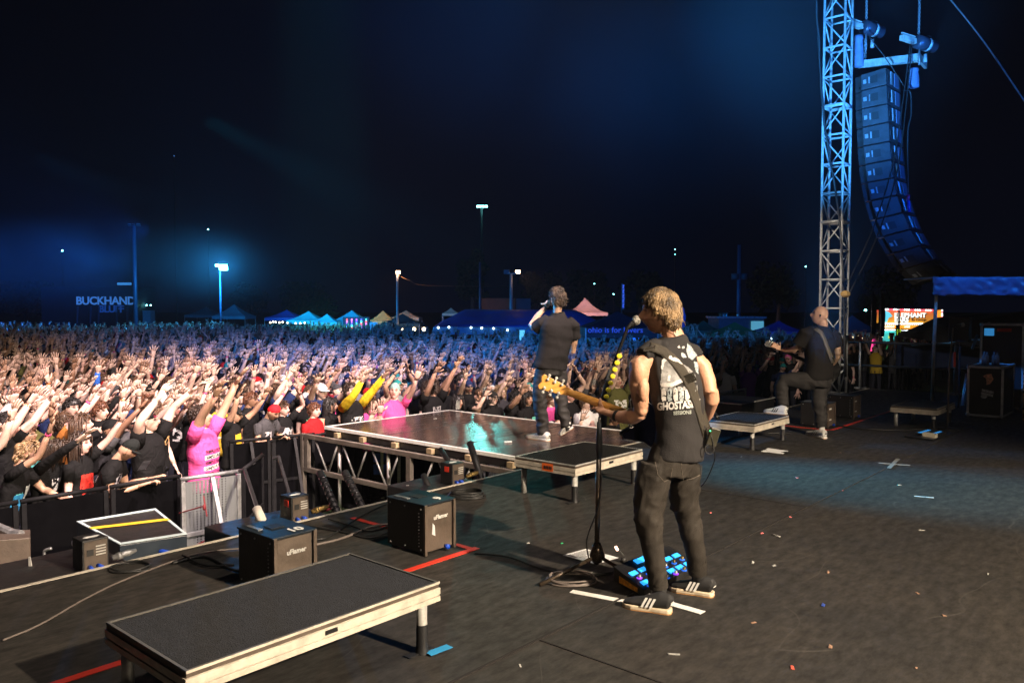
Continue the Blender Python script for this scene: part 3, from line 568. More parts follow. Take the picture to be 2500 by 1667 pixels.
for i in range(4): barrier(st(9.55, 6.0+i*1.0), st(9.55, 6.97+i*1.0), f'silver mesh barrier along the far side of the thrust deck, {("nearest","second","third","furthest")[i]} section', M_steel, M_perf)
for i in range(5): barrier(st(6.7+i*.62-.62, 9.75), st(7.28+i*.62-.62, 9.75), f'black barrier ahead of the thrust deck, {("leftmost","second from the left","middle","second from the right","rightmost")[i]} section', M_dk, M_bar, zt=-.2, brace=False)
for i in range(6): barrier(st(9.7+i*1.2, 7.75), st(10.85+i*1.2, 7.75), f'grey mesh barrier holding back the crowd right of the deck, {("first","second","third","fourth","fifth","sixth")[i]} section from the left', M_steel, M_perf, brace=False)
# strap knots on the mesh barrier
m = MB(); c = W(488,1262,8.2); 
for a, b in ((W(438,1252,8.3), W(497,1235,8.1)), (W(497,1210,8.2), W(505,1260,8.1)), (W(480,1330,8.0), W(520,1310,8.0)), (W(505,1310,8.0), W(500,1335,7.9)), (W(512,1310,8.0), W(524,1332,7.9))): m.tube([a, b], .007, n=6)
m.ell(W(499,1238,8.1), (.02,.02,.035), nu=8, nv=5); m.ell(W(512,1312,8.0), (.035,.02,.02), nu=8, nv=5)
single(m, 'strap', M_redst, 'dark red strap knotted round the silver mesh barrier', 'strap')
# thin black brace posts in the pit
for (a, b, l) in (((597,1146,8.6),(628,1240,8.0),'left'), ((680,1115,9.3),(714,1235,8.6),'right')):
    m = MB(); m.tube([W(*a), W(*b)], .022, n=8); m.tube([W(*a), W(a[0]-14, a[1]+4, a[2])], .02, n=8)
    single(m, 'brace_post', M_blackm, f'{l} black bracing post leaning in the pit', 'post', 'black bracing posts')
m = MB(); m.sbox(4.9, 5.6, 7.4, 8.0, -1.0, -.96); single(m, 'step_board', M_blackm, 'black step board behind the bracing posts in the pit', 'step')
m = MB(); rnd = random.Random(8)
for i in range(2600):
    s = rnd.uniform(3.6, 6.2); t = rnd.uniform(5.9, 7.6); p = st(s, t, GZ); a = rnd.random()*6.28; h = rnd.uniform(.05, .16); dx, dy = cos(a)*.006, sin(a)*.006; lx, ly = rnd.uniform(-.05, .05), rnd.uniform(-.05, .05)
    m.add([(p.x-dx, p.y-dy, GZ), (p.x+dx, p.y+dy, GZ), (p.x+lx, p.y+ly, GZ+h)], [[0, 1, 2]])
tag(m.build('grass', M_grass), 'tufts of green grass in the pit below the stage edge', 'grass', kind='stuff')
# ================================================================== lighting tower
UP = Vector((0, 0, 1))
tw = thing('truss_tower', 'tall aluminium truss tower lit blue at the top behind the bald musician', 'truss tower', st(16.3, 5.65, GZ))
ts, tt_, ta = 16.3, 5.65, .20
C4 = [(ts-ta, tt_-ta), (ts+ta, tt_-ta), (ts+ta, tt_+ta), (ts-ta, tt_+ta)]; ZB, ZT, BAY = -1.3, 10.0, .57
for s, t in C4: bar(st(s, t, ZB), st(s, t, ZT), .0255, 10).build('chord', M_alu, tw, smooth=True)
k = 0; z = ZB + .1
while z < 9.2:
    m = MB()
    for i in range(4):
        a, b = C4[i], C4[(i+1) % 4]; m.tube([st(*a, z), st(*b, z)], .02 if k % 4 else .034, n=8)
    m.build('cross_frame', M_alu, tw, smooth=True)
    for i in range(4):
        a, b = C4[i], C4[(i+1) % 4]
        if (k+i) % 2: a, b = b, a
        bar(st(*a, z+.03), st(*b, z+BAY-.03), .0135, 7).build('diagonal_brace', M_alu, tw, smooth=True)
    z += BAY; k += 1
m = MB(); m.sbox(ts-.3, ts+.3, tt_-.3, tt_+.3, ZB-.05, ZB+.04); m.build('base_plate', M_alu2, tw)
def ropeth(pts, r, label, name='cable', cat='cable', m_=None, group=None, amp=0.0):
    mb = MB(); mb.tube(wiggle(pts, 8, amp), r, n=6); return single(mb, name, m_ or M_rubber, label, cat, group, smooth=True)
ropeth([W(2060,690,15.2), W(2052,560,15.3), W(2035,430,15.4), W(2012,300,15.5), W(2002,180,15.5), W(1998,90,15.5), W(1990,-40,15.5)], .022, 'thick black cable hanging down the left side of the truss tower', amp=.03)
ropeth([W(2064,920,15.3), W(2062,800,15.3), W(2058,700,15.2)], .028, 'black cable bundle running down the front of the truss tower')
ropeth([W(2003,200,15.6), W(1996,80,15.6), W(1994,-40,15.6)], .014, 'thin blue lit cable left of the truss tower top')
m = MB(); m.ell(W(2064,718,15.2), (.10,.08,.07), nu=8, nv=5); single(m, 'sling', mat('tan_sling', (.35,.22,.06), .8), 'tan sling wrapped round the truss tower', 'sling')
for (x, y, l) in ((2066,845,'lower'),): pass
# ================================================================== line array, hoists, frame
la = thing('line_array', 'curved hanging line array of twelve loudspeaker cabinets', 'loudspeaker array', W(2190, 560, 18.0))
M_cab = mat('dark_cabinet_paint', (.035,.037,.042), .5, .1, .3, 8, .2, 60)
dirS = Vector((.70, .71, 0)); bdir = Vector((.95, -.30, 0)).normalized()     # side normal towards camera-left; bdir = depth of the cabinet
# corner points of the side faces in the photo: left-top(x,y) of each cabinet at depth 18
Lx = [(2102,182),(2103,222),(2104,266),(2106,311),(2108,357),(2112,402),(2117,446),(2126,490),(2139,535),(2156,578),(2179,619),(2207,657),(2243,692)]
Rx = [(2163,164),(2165,207),(2167,253),(2170,298),(2172,345),(2176,390),(2181,434),(2190,477),(2205,519),(2222,560),(2246,600),(2275,638),(2312,668)]
Ln = 18.0
for i in range(12):
    a, b, c, d = W(*Lx[i], Ln+.15), W(*Rx[i], Ln), W(*Rx[i+1], Ln), W(*Lx[i+1], Ln+.15)
    nrm = (b-a).cross(d-a).normalized(); bk = Vector((.70, .74, 0)).normalized()*1.0
    e = (a-d)*.03; a, b, c, d = a-e*1.0, b-e*1.0, c+e*1.0, d+e*1.0
    hor = (b-a).normalized(); top = [p for p in (a, b, b+bk-hor*.02, a+bk*.97+hor*.08)]; bot = [d, c, c+bk-hor*.02, d+bk*.97+hor*.08]
    m = MB(); m.hexa(bot + top); cb = m.build('cabinet', M_cab, la, bevel=.012)
    upv = (a-d).normalized(); cc = a.lerp(c, .5); out = hor.cross(upv).normalized()
    if out.y > 0: out = -out
    q = a.lerp(d, .52) + hor*.27
    m = MB(); m.obox(q+out*.004, hor, upv, out, .07, .085, .006); m.build('handle_recess', M_rubber, cb)
    q = a.lerp(d, .52) + hor*.07
    m = MB(); m.obox(q+out*.008, hor, upv, out, .035, .045, .012); m.build('side_latch', M_steel, cb, bevel=.004)
    q = a.lerp(d, .5) + hor*.165
    m = MB(); m.obox(q+out*.005, hor, upv, out, .012, .07, .008); m.build('rigging_bar', M_steel, cb)
    # rear face (towards +x): rigging plates and connector strip
    q = b.lerp(c, .5) + bk*.30; o2 = hor
    m = MB(); m.obox(q+hor*.012, bk, upv, hor, .05, .14, .012); m.build('rigging_plate', M_steel, cb)
    q = b.lerp(c, .5) + bk*.62
    m = MB(); m.obox(q+hor*.012, bk, upv, hor, .13, .15, .010); m.build('rear_panel', mat('blue_grey_panel', (.10,.13,.2), .45), cb)
    m = MB(); m.obox(b.lerp(c, .55) + bk*.10 + hor*.008, bk, upv, hor, .05, .06, .008); m.build('rear_grip', M_rubber, cb)
    # front strip towards -x
    m = MB(); m.hexa([d-hor*.16+bk*.1, d-hor*.02+bk*.1, d-hor*.02+bk*.6, d-hor*.16+bk*.6, a-hor*.16+bk*.1, a-hor*.02+bk*.1, a-hor*.02+bk*.6, a-hor*.16+bk*.6]); m.build('front_grille', M_blackm, cb)
# fly frame
m = MB(); a, b = W(2100,165,17.85), W(2243,143,17.9); 
def beam(p, q, h, w): mm = MB(); d = q-p; mm.obox((p+q)/2, d, UP, d.cross(UP), d.length/2, h/2, w/2); return mm
ff = beam(W(2098,158,17.7), W(2243,140,18.1), .16, .06).build('fly_frame', M_alu2, la, bevel=.006)
beam(W(2243,140,18.1), W(2260,160,18.9), .16, .06).build('frame_end', M_alu2, la)
beam(W(2100,160,18.3), W(2250,146,18.7), .12, .06).build('frame_beam', M_alu2, la)
# hoists
def hoist(x, y, label, zc=18.0, s=1.0):
    o = thing('chain_hoist', label, 'chain hoist', W(x, y, zc), group='chain hoists holding the line array')
    c = W(x, y, zc); ax = Vector((.9, .35, -.12)).normalized()
    m = MB(); m.tube([c-ax*.1, c-ax*.08, c+ax*.18, c+ax*.2, c+ax*.44, c+ax*.47], [.10,.15,.15,.12,.13,.08], n=16); m.build('motor', mat('hoist_paint', (.06,.07,.1), .35, .4), o, smooth=True)
    m = MB(); m.tube([c+ax*.2, c+ax*.26], .145, n=16); m.build('bright_band', M_alu, o, smooth=True)
    m = MB(); m.obox(c-ax*.34-UP*.02, ax, UP, ax.cross(UP), .2, .055, .06); m.obox(c-ax*.34+UP*.08, ax, UP, ax.cross(UP), .2, .012, .03); m.build('gear_case', M_alu2, o, bevel=.01)
    m = MB(); m.tube(wiggle([c-UP*.1+ax*.1, c+UP*.16+ax*.15, c+UP*.19+ax*.35, c-UP*.05+ax*.4, c-UP*.22+ax*.18], 5), .012, n=6); m.build('control_cable', M_rubber, o, smooth=True)
    m = MB(); m.tube([c-UP*.22+ax*.18, c-UP*.40+ax*.18], [.035,.045], n=8); m.build('connector', M_alu, o, smooth=True)
    m = MB(); m.tube([c-UP*.12, c-UP*.5], .022, n=6); m.build('hook', M_steel, o, smooth=True)
    return o
hoist(2115, 68, 'left chain hoist beside the truss tower top'); hoist(2245, 104, 'right chain hoist above the fly frame')
def chain(a, b, label, n=60, group='chains and slings above the line array'):
    a, b = Vector(a), Vector(b); mb = MB(); d = (b-a)/n
    for i in range(n):
        c = a + d*(i+.5); w = Vector((1,0,0)) if i % 2 else Vector((0,1,0)); h = d.length*.72; u = d.normalized()
        pts = [c + u*h*cos(q) + w*.022*sin(q) for q in [j*pi/4 for j in range(8)]]
        mb.tube(pts, .010, n=5, closed=True)
    return single(mb, 'chain', M_steel, label, 'chain', group)
chain(W(2115,50,18), W(2117,-60,18), 'left hoist chain running up out of the photo', 24); chain(W(2243,88,18), W(2246,-60,18), 'right hoist chain running up out of the photo', 30)
chain(W(2113,95,18), W(2112,160,18), 'short chain between left hoist and fly frame', 14)
def bag(x0, x1, y0, y1, Y, label):
    mb = MB(); a, b = W((x0+x1)/2, y0, Y), W((x0+x1)/2, y1, Y); r = (x1-x0)/2/FPX*Y
    mb.tube([a, a+(b-a)*.12, a+(b-a)*.16, a+(b-a)*.6, b-(b-a)*.03, b], [r*.85, r*.95, r*.8, r, r*.95, r*.5], n=14); return single(mb, 'chain_bag', mat('blue_grey_canvas', (.13,.16,.26), .8, 0, .25, 9, .5, 20), label, 'chain bag', 'chain bags', smooth=True)
bag(2085, 2108, 88, 165, 17.6, 'canvas chain bag between tower and line array'); bag(2218, 2243, 168, 216, 18.4, 'canvas chain bag hanging under the right end of the fly frame')
ropeth([W(2120,88,17.4), W(2160,140,17.4), W(2208,212,17.4)], .012, 'thin line running from the left hoist down across the fly frame')
ropeth([W(2222,110,17.3), W(2208,220,17.3), W(2180,400,17.0), W(2130,560,16.5), W(2066,700,16.0)], .014, 'left stay cable crossing the line array to the tower foot')
ropeth([W(2226,112,17.3), W(2215,230,17.3), W(2190,420,17.0), W(2140,580,16.5), W(2072,720,16.0)], .014, 'right stay cable crossing the line array to the tower foot')
ropeth([W(2205,222,17.8), W(2222,226,17.8), W(2224,280,17.8), W(2216,330,17.8), W(2217,480,17.8)], .018, 'black speaker cable looping down the back of the line array')
m = MB(); m.tube([W(2217,476,17.8), W(2217,488,17.8)], .035, n=8); m2 = m; o = thing('cable_plug', 'pink and blue cable plug behind the line array', 'plug', W(2219, 518, 17.8))
m.build('pink_boot', mat('pink_plastic', (.7,.05,.2), .5), o, smooth=True); m = MB(); m.tube([W(2217,489,17.8), W(2220,518,17.8)], [.04,.035], n=8); m.build('blue_shell', M_bluep, o, smooth=True)
ropeth([W(2296,-30,14), W(2400,100,13.6), W(2530,290,13)], .012, 'taut blue lit guy wire crossing the top right corner', 'guy_wire', 'guy wire', M_steel)
# ================================================================== stage right: canopy, railing, cases
M_tarp = mat('blue_tarp', (.045,.085,.19), .45, 0, .3, 2.2, 1.0, 5)
cn = thing('canopy', 'side stage canopy with crumpled blue valance on a thin metal pole', 'canopy', W(2275, 990, 13))
m = MB(); a, b = W(2279, 676, 12.6), W(2620, 676, 11.2); a2, b2 = W(2279,722,12.6), W(2620,722,11.2)
n = 60
V = []; F = []
for i in range(n+1):
    for j in range(9):
        p = a.lerp(b, i/n).lerp(a2.lerp(b2, i/n), j/8); q = noise.noise_vector(Vector((i*.35, j*.8, 0)))*.05; V.append((p.x+q.x*.4, p.y+q.y, p.z + (q.z*.3 if j in (0, 8) else q.z*.4)))
F = [[i*9+j, (i+1)*9+j, (i+1)*9+j+1, i*9+j+1] for i in range(n) for j in range(8)]
m.add(V, F); vo_ = m.build('valance', M_tarp, cn, smooth=True); vo_.modifiers.new('s', 'SOLIDIFY').thickness = .01
m = MB(); m.hexa([a+Vector((0,.02,-.02)), b+Vector((0,.02,-.02)), b+Vector((1.0,3,.06)), a+Vector((1.0,3,.06)), a+Vector((0,.02,.0)), b+Vector((0,.02,0)), b+Vector((1.0,3,.08)), a+Vector((1.0,3,.08))]); m.build('roof_sheet', M_tarp, cn)
m = MB(); m.tube([W(2275,992,13.6), W(2280,850,13.1), W(2286,718,12.62)], .026, n=10); m.build('pole', M_alu2, cn, smooth=True)
rl = thing('railing', 'dark steel guard railing at the far right end of the stage', 'railing', st(17.0, 3.5))
for z in (.95, .48): 
    m = MB(); m.tube([st(17.05, 5.6, z), st(17.05, -2.5, z)], .024, n=8); m.build('rail', M_blackm, rl, smooth=True)
for t in (5.35, 3.6, 1.6, -.4):
    m = MB(); m.tube([st(17.05, t, 0.01), st(17.05, t, .95)], .035, n=8); m.build('post', M_steel, rl, smooth=True)
    m = MB(); m.tube([st(17.05, t, 0.001), st(17.05, t, .03)], .12, n=12); m.build('foot', M_steel, rl)
def roadcase(s0, s1, t0, t1, h, label, lid=None, M_edge=M_alu):
    o = thing('road_case', label, 'road case', st((s0+s1)/2, (t0+t1)/2))
    m = MB(); m.sbox(s0+.012, s1-.012, t0+.012, t1-.012, .03, h-.012); m.build('panel', M_black, o)
    w = .032
    for (a, b, c, d) in ((s0,s0+w,t0,t0+w),(s1-w,s1,t0,t0+w),(s0,s0+w,t1-w,t1),(s1-w,s1,t1-w,t1)):
        m = MB(); m.sbox(a, b, c, d, .02+w, h-w); m.build('corner_profile', M_edge, o, bevel=.004)
    for z in (.02, h-w):
        m = MB(); m.sbox(s0-.001, s1+.001, t0-.001, t0+w, z, z+w-.001); m.sbox(s0-.001, s1+.001, t1-w, t1+.001, z, z+w-.001); m.sbox(s0-.001, s0+w, t0+w+.001, t1-w-.001, z, z+w-.001); m.sbox(s1-w, s1+.001, t0+w+.001, t1-w-.001, z, z+w-.001); m.build('edge_profile', M_edge, o)
    for s in (s0+.02, s1-.02):
        for t in (t0+.02, t1-.02):
            for z in (.04, h-.02): m = MB(); m.ell(st(s, t, z), (.035,)*3, nu=8, nv=6); m.build('ball_corner', M_steel, o, smooth=True)
    for s in (s0+.07, s1-.07):
        for t in (t0+.06, t1-.06): m = MB(); m.tube([st(s, t, 0.0), st(s, t, .03)], .03, n=8); m.build('caster', M_rubber, o)
    return o
rc = roadcase(13.62, 14.5, 2.24, 2.72, .78, 'black road case with silver edges and stickers at right')
m = MB(); m.prism([(0,0),(.05,.02),(.09,.09),(.06,.17),(.0,.16),(-.05,.13),(-.01,.10),(.0,.05)], st(13.6165, 2.46, .50), st(0,-1), (0,0,1), st(1,0), .001); m.build('orange_sticker', mat('peach_sticker', (.7,.35,.2), .5, 0, .5, 40), rc)
m = MB(); [m.prism([(0,0),(.05,0),(.05,.035),(0,.035)], st(13.6165, 2.53-.052*(i % 3)-.01*(i//3), .36+.045*(i//3)-.01*(i % 3)), st(0,-1,-.3), (.1,-.1,1), st(1,0), .001) for i in range(6)]; m.ell(st(13.6165, 2.49, .325), (.01,.045,.03), ax=(st(1,0), st(0,1), UP), nu=10, nv=6); m.build('white_sticker', mat('scuffed_sticker', (.5,.5,.48), .6, 0, .5, 40), rc)
rk = roadcase(14.9, 15.5, 2.18, 2.80, 1.40, 'tall black equipment rack with metal edges behind the road case')
m = MB(); m.sbox(14.897, 14.9, 2.60, 2.74, 1.20, 1.32); m.build('screen', glow('rack_screen', (.05,.35,.8), .5), rk)
m = MB(); m.sbox(14.8955, 14.8985, 2.36, 2.56, 1.27, 1.32); m.build('red_nameplate', M_red, rk)
for i, (ds, dt) in enumerate(((.10,.10),(.2,.16),(.12,.24),(.25,.3))):
    m = MB(); p = st(13.7+ds, 2.26+dt, .781); m.tube([p, p+UP*.14, p+UP*.17, p+UP*.2], [.03,.03,.012,.012], n=10)
    tag(centre(m.build('water_bottle', mat('clear_bottle', (.2,.22,.23), .08, .3), smooth=True)), f'clear water bottle on the road case, {("nearest the front corner","second from the front","third from the front","furthest back")[i]}', 'bottle', 'water bottles on the road case')
ht = thing('hardware_rack', 'gold lit metal equipment rack right of the road case', 'rack', st(14.0, 1.75))
for t in (1.62, 2.0):
    for s in (13.8, 14.3): m = MB(); m.tube([st(s, t, 0.0), st(s, t, .72)], .02, n=6); m.build('post', M_brass, ht)  # posts and clamps: brass colour stands for gold light on the metal
for z in (.15, .4, .66): m = MB(); m.sbox(13.78, 14.32, 1.60, 2.02, z, z+.03); m.build('shelf', M_blackm, ht)
for i in range(6): m = MB(); m.sbox(13.775, 13.79, 1.66+.03*(i % 3), 1.70+.03*(i % 3), .2+i*.08, .25+i*.08); m.build('clamp', M_brass, ht)
m = MB(); m.sbox(13.0, 13.5, 1.25, 1.75, 0.0, .07); single(m, 'wood_block', M_brown, 'low brown wooden block at the right edge of the photo', 'block', bevel=.005)
m = MB(); m.tube([W(2350,995,13.5), W(2362,912,13.6)], .035, n=8); single(m, 'tube_light', M_steel, 'unlit grey tube leaning left of the road case', 'tube', smooth=True)
sd = thing('speaker_stand', 'dark stand with small items left of the equipment rack', 'stand', st(14.7, 3.05))
m = MB(); m.tube([st(14.7,3.05,.01), st(14.7,3.05,1.45)], .02, n=8); m.build('pole', M_blackm, sd); m = MB(); m.sbox(14.6,14.8,2.9,3.2,1.1,1.5); m.build('box', M_black, sd, bevel=.01)
m = MB(); m.obox(W(2380,835,13.6), (.35,0,1), (1,0,-.35), (0,1,0), .13, .02, .01); m.build('blue_handle', mat('light_blue_plastic', (.1,.35,.6), .5), sd)
# mic stand right
ms = thing('microphone_stand', 'tall straight microphone stand with red pick strip behind the right pedal tray', 'microphone stand', st(12.0, 2.62))
p0 = st(12.0, 2.62, 0); 
m = MB(); m.tube([p0, p0+UP*.02, p0+UP*.035], [.15,.15,.03], n=20); m.build('round_base', M_blackm, ms)
p1 = W(2318, 888, 10.8); p2 = W(2327, 800, 10.85)
m = MB(); m.tube([p0+UP*.03, p1, p2], [.013,.012,.009], n=8); m.build('pole', M_brown, ms, smooth=True)
m = MB(); m.tube([p2, W(2331,796,10.85), W(2345,793,10.85)], .01, n=8); m.build('clip', M_rubber, ms, smooth=True)
m = MB(); m.obox(W(2330,878,10.8), (0,0,1), (1,0,0), (0,1,0), .105, .016, .006); m.build('pick_strip', M_red, ms)
mc = thing('microphone', 'microphone with pale grille on the tall right stand', 'microphone', W(2340,795,10.84))
m = MB(); m.ell(W(2350,793,10.84), (.03,.03,.03), nu=12, nv=8); m.build('grille', mat('mic_grille', (.4,.38,.33), .4, .6, .2, 40, .8, 300), mc, smooth=True)
m = MB(); m.tube([W(2345,793,10.84), W(2328,795,10.84)], [.02,.012], n=10); m.build('handle', M_rubber, mc, smooth=True)
# pedal boards
M_scr = glow('blue_screen', (.03,.38,1.0), 1.3)
def pedalboard(c, ax, ay, w, d, label, big=True):
    ax, ay = Vector(ax).normalized(), Vector(ay).normalized(); nz = ax.cross(ay).normalized()
    o = thing('pedalboard', label, 'pedalboard', c)
    tilt = Vector((0,0,.10))
    P = [c-ax*w/2-ay*d/2, c+ax*w/2-ay*d/2, c+ax*w/2+ay*d/2, c-ax*w/2+ay*d/2]
    h0, h1 = (.05, .10) if big else (.02, .03)
    m = MB(); m.hexa([p+UP*.012 for p in P] + [P[0]+UP*h0, P[1]+UP*h0, P[2]+UP*h1, P[3]+UP*h1]); bd = m.build('board', M_blackm, o, bevel=.004)
    def on(u, v, e=.003): return (P[0]+UP*h0).lerp(P[1]+UP*h0, u).lerp((P[3]+UP*h1).lerp(P[2]+UP*h1, u), v) + UP*e
    return o, on, P, h0
zA = .06; pA, pB, pD = G(1498,1398,zA), G(1632,1344,zA), G(1572,1436,zA)
po, on, P, h0 = pedalboard((pB+pD)/2*1.0-UP*zA, (pB-pA), (pA-pD), (pB-pA).length, (pA-pD).length, 'guitar pedalboard with glowing blue screens beside the guitarist shoes')
def patch(on, u0, u1, v0, v1, m_, name, par, h=.006):
    m = MB(); m.hexa([on(u0,v0,.002), on(u1,v0,.002), on(u1,v1,.002), on(u0,v1,.002), on(u0,v0,h), on(u1,v0,h), on(u1,v1,h), on(u0,v1,h)]); return m.build(name, m_, par)
for i in range(6):
    patch(on, .06+.155*i, .17+.155*i, .50, .62, M_scr, 'screen', po); 
    if i in (0,1,3,4,5): patch(on, .06+.155*i, .17+.155*i, .12, .24, M_scr, 'screen', po)
patch(on, .30, .66, .78, .93, M_scr, 'display', po)
for r, v in enumerate((.36, .04)):
    for i in range(6):
        q = on(.115+.155*i, v, .0); m = MB(); m.tube([q, q+UP*.022], .010, n=8); fs = m.build('footswitch', M_brass if i > 3 else M_steel, po, smooth=True)
        m = MB(); m.tube([q+UP*.001, q+UP*.006], .017, n=10); m.build('switch_light', glow('violet_light', (.3,.05,1.0), 1.0) if (i+r) % 2 == 0 and i < 4 else glow('dim_blue_light', (.02,.15,.8), .6), po)
m = MB(); m.hexa([P[0].lerp(P[3],.2)*1+UP*.02-(P[1]-P[0]).normalized()*.002, P[0].lerp(P[3],.8)+UP*.02-(P[1]-P[0]).normalized()*.002, P[0].lerp(P[3],.8)+UP*.02, P[0].lerp(P[3],.2)+UP*.02, P[0].lerp(P[3],.2)+UP*.045-(P[1]-P[0]).normalized()*.002, P[0].lerp(P[3],.8)+UP*.06-(P[1]-P[0]).normalized()*.002, P[0].lerp(P[3],.8)+UP*.06, P[0].lerp(P[3],.2)+UP*.045]); m.build('amber_badge', mat('amber_badge', (.6,.25,.02), .5, 0, .6, 60), po)
gl = thing('clip_lamp', 'small lit gooseneck lamp behind the pedalboard', 'lamp', G(1522, 1372, 0))
b0 = G(1522,1372,0)+UP*.03; b1 = W(1520,1352,b0.y); b2 = W(1505,1338,b0.y)
m = MB(); m.tube(wiggle([b0, b1, b2], 6), .0045, n=6); m.tube([b0-UP*.029, b0], .02, n=8); m.build('gooseneck', M_rubber, gl, smooth=True)
m = MB(); m.tube([b2+Vector((.008,0,-.012)), b2+Vector((-.006,0,.012))], .008, n=8); m.build('lit_tip', glow('lamp_tip', (1,.6,.4), 6), gl)
M_sc2 = glow('dim_screen', (.03,.3,.8), .7)
pr, on2, P, _h = pedalboard(G(2265,1066,0), st(1,-.1), st(.1,1), .62, .34, 'black pedal tray with small blue lit pedals at right', False)
for i in range(6): patch(on2, .30+.1*i, .39+.1*i, .45, .85, M_blackm, 'pedal', pr, .03); patch(on2, .32+.1*i, .36+.1*i, .62, .74, M_sc2, 'screen', pr, .034); patch(on2, .30+.1*i, .39+.1*i, .08, .38, M_blackm, 'pedal', pr, .03); patch(on2, .32+.1*i, .36+.1*i, .22, .32, M_sc2 if i > 1 else M_steel, 'screen', pr, .034)
patch(on2, .2, .34, .05, .5, mat('cream_pedal', (.55,.52,.42), .5), 'cream_pedal', pr, .05)
# guitarist microphone stand
g0 = G(1458, 1390, 0)
ms = thing('microphone_stand', 'black tripod microphone stand with a row of yellow picks beside the guitarist', 'microphone stand', g0)
j = W(1456, 1375, g0.y); tp = W(1464, 1018, g0.y); tb = W(1492, 905, g0.y)
m = MB(); m.tube([j+UP*.0, W(1462,1120,g0.y)], .0165, n=10); m.tube([W(1462,1122,g0.y), tp], .010, n=10); m.build('upright', mat('bronze_black_tube', (.06,.045,.032), .3, .6), ms, smooth=True)
m = MB(); m.tube([g0+UP*.05, g0+UP*.09, g0+UP*.14, g0+UP*.17], [.03,.05,.035,.02], n=14); m.build('leg_hub', mat('bronze_black_tube', (.06,.045,.032), .3, .6), ms, smooth=True)
for q in (G(1318,1432,0), G(1560,1418,0), G(1470,1362,0)):
    m = MB(); m.tube([g0+UP*.09, q+UP*.012], [.012,.012], n=8); m.build('leg', mat('bronze_black_tube', (.06,.045,.032), .3, .6), ms, smooth=True)
m = MB(); m.tube([W(1463,1030,g0.y), W(1463,1095,g0.y), W(1463,1120,g0.y)], [.014,.022,.016], n=12); m.build('grip', M_rubber, ms, smooth=True)
m = MB(); m.tube([W(1458,1000,g0.y), W(1498,890,g0.y), W(1532,800,g0.y), W(1548,782,g0.y)], .011, n=8); m.build('boom', M_dk, ms, smooth=True)
m = MB(); m.obox(W(1480,945,g0.y-.02), W(1495,895,g0.y)-W(1466,990,g0.y), (1,0,.4), (0,1,0), .14, .018, .005); ph = m.build('pick_holder', M_rubber, ms)
for i in range(7):
    q = W(1473+5.3*i, 968-16.5*i, g0.y-.03)+Vector((.018,0,0)); m = MB(); m.ell(q, (.017,.003,.015), nu=12, nv=6); pk = m.build('yellow_pick', mat('yellow_pick', (.7,.6,.03), .4), ms, smooth=True)
    m = MB(); m.ell(q+Vector((-.005,-.0035,.004)), (.002,.001,.002), nu=5, nv=4); m.ell(q+Vector((.005,-.0035,.004)), (.002,.001,.002), nu=5, nv=4); m.build('pick_print', M_black, pk)
m = MB(); m.tube(wiggle([W(1470,1150,g0.y-.02), W(1462,1230,g0.y-.04), W(1437,1300,g0.y-.03), W(1432,1330,g0.y-.03), W(1440,1375,g0.y-.02)], 6), .0045, n=6); single(m, 'microphone_cable', M_rubber, 'thin cable hanging beside the guitarist microphone stand', 'cable', smooth=True)
mc = thing('microphone', 'silver grille microphone at the guitarist mouth', 'microphone', W(1550,783,g0.y))
m = MB(); m.ell(W(1553,782,g0.y), (.028,.028,.032), nu=12, nv=8); m.build('grille', mat('mic_grille', (.4,.38,.33), .4, .6), mc, smooth=True)
m = MB(); m.tube([W(1550,785,g0.y), W(1536,800,g0.y+.04)], [.022,.014], n=10); m.build('handle', M_rubber, mc, smooth=True)
# ================================================================== background: poles, tents, stands
def pole(x, ytop, ybot, Y, r, label, col=(.25,.27,.3), name='lamp_post', cat='lamp post', arm=None, heads=(), group='poles and lamp posts behind the crowd'):
    a, b = W(x, ytop, Y), W(x, ytop, Y); b.z = GZ; o = thing(name, label, cat, b, group=group)
    m = MB(); m.tube([b, a], [r*1.2, r*.8], n=8); m.build('pole', mat('pole_paint_%d' % int(col[0]*100), col, .5, .3), o, smooth=True)
    if arm: m = MB(); m.obox(W((arm[0]+arm[1])/2, ytop, Y), (1,0,0), (0,1,0), UP, (arm[1]-arm[0])/2/FPX*Y, .06, .05); m.build('cross_arm', M_blackm, o)
    for (hx, hy, hw, m_) in heads:
        m = MB(); c = W(hx, hy, Y); s_ = hw/FPX*Y; m.obox(c, (1,0,0), (0,1,.4), (0,-.4,1), s_/2, s_*.2, s_*.36); m.build('lamp_head', m_, o, bevel=s_*.08)
    return o
cy = glow('cyan_flood', (.12,.75,1.0), 60); cyw = glow('cyan_white_flood', (.25,1.0,.95), 30); wm = glow('warm_flood', (1.0,.55,.3), 30); offh = mat('unlit_lamp', (.08,.1,.14), .4)
pole(327, 550, 780, 60, .16, 'tall unlit stadium pole with a short cross arm at left', (.03,.08,.15), arm=(313, 343), heads=((316,549,7,offh),(325,549,7,offh),(338,549,9,offh)))
pole(537, 655, 770, 55, .07, 'portable lamp post with a dazzling blue white floodlight', (.03,.08,.15), name='flood_light', cat='floodlight', heads=((545,653,20,cy),(530,648,8,cyw)))
pole(970, 670, 775, 60, .10, 'lamp post with one warm lamp left of the big blue marquee', heads=((972,665,10,wm),))
pole(1248, 668, 775, 60, .13, 'lamp post with two heads, the right one lit warm', arm=(1240,1262), heads=((1237,664,14,offh),(1264,664,11,wm)))
pole(1172, 640, 775, 62, .10, 'dark thin post left of the two headed lamp post', (.05,.06,.1))
ph = pole(1176, 506, 775, 110, .2, 'very tall stadium mast with bright cyan floodlights at centre', (.02,.03,.04), heads=((1167,504,6,cyw),(1173,504,6,cyw),(1180,504,6,cyw),(1187,504,6,cyw)))
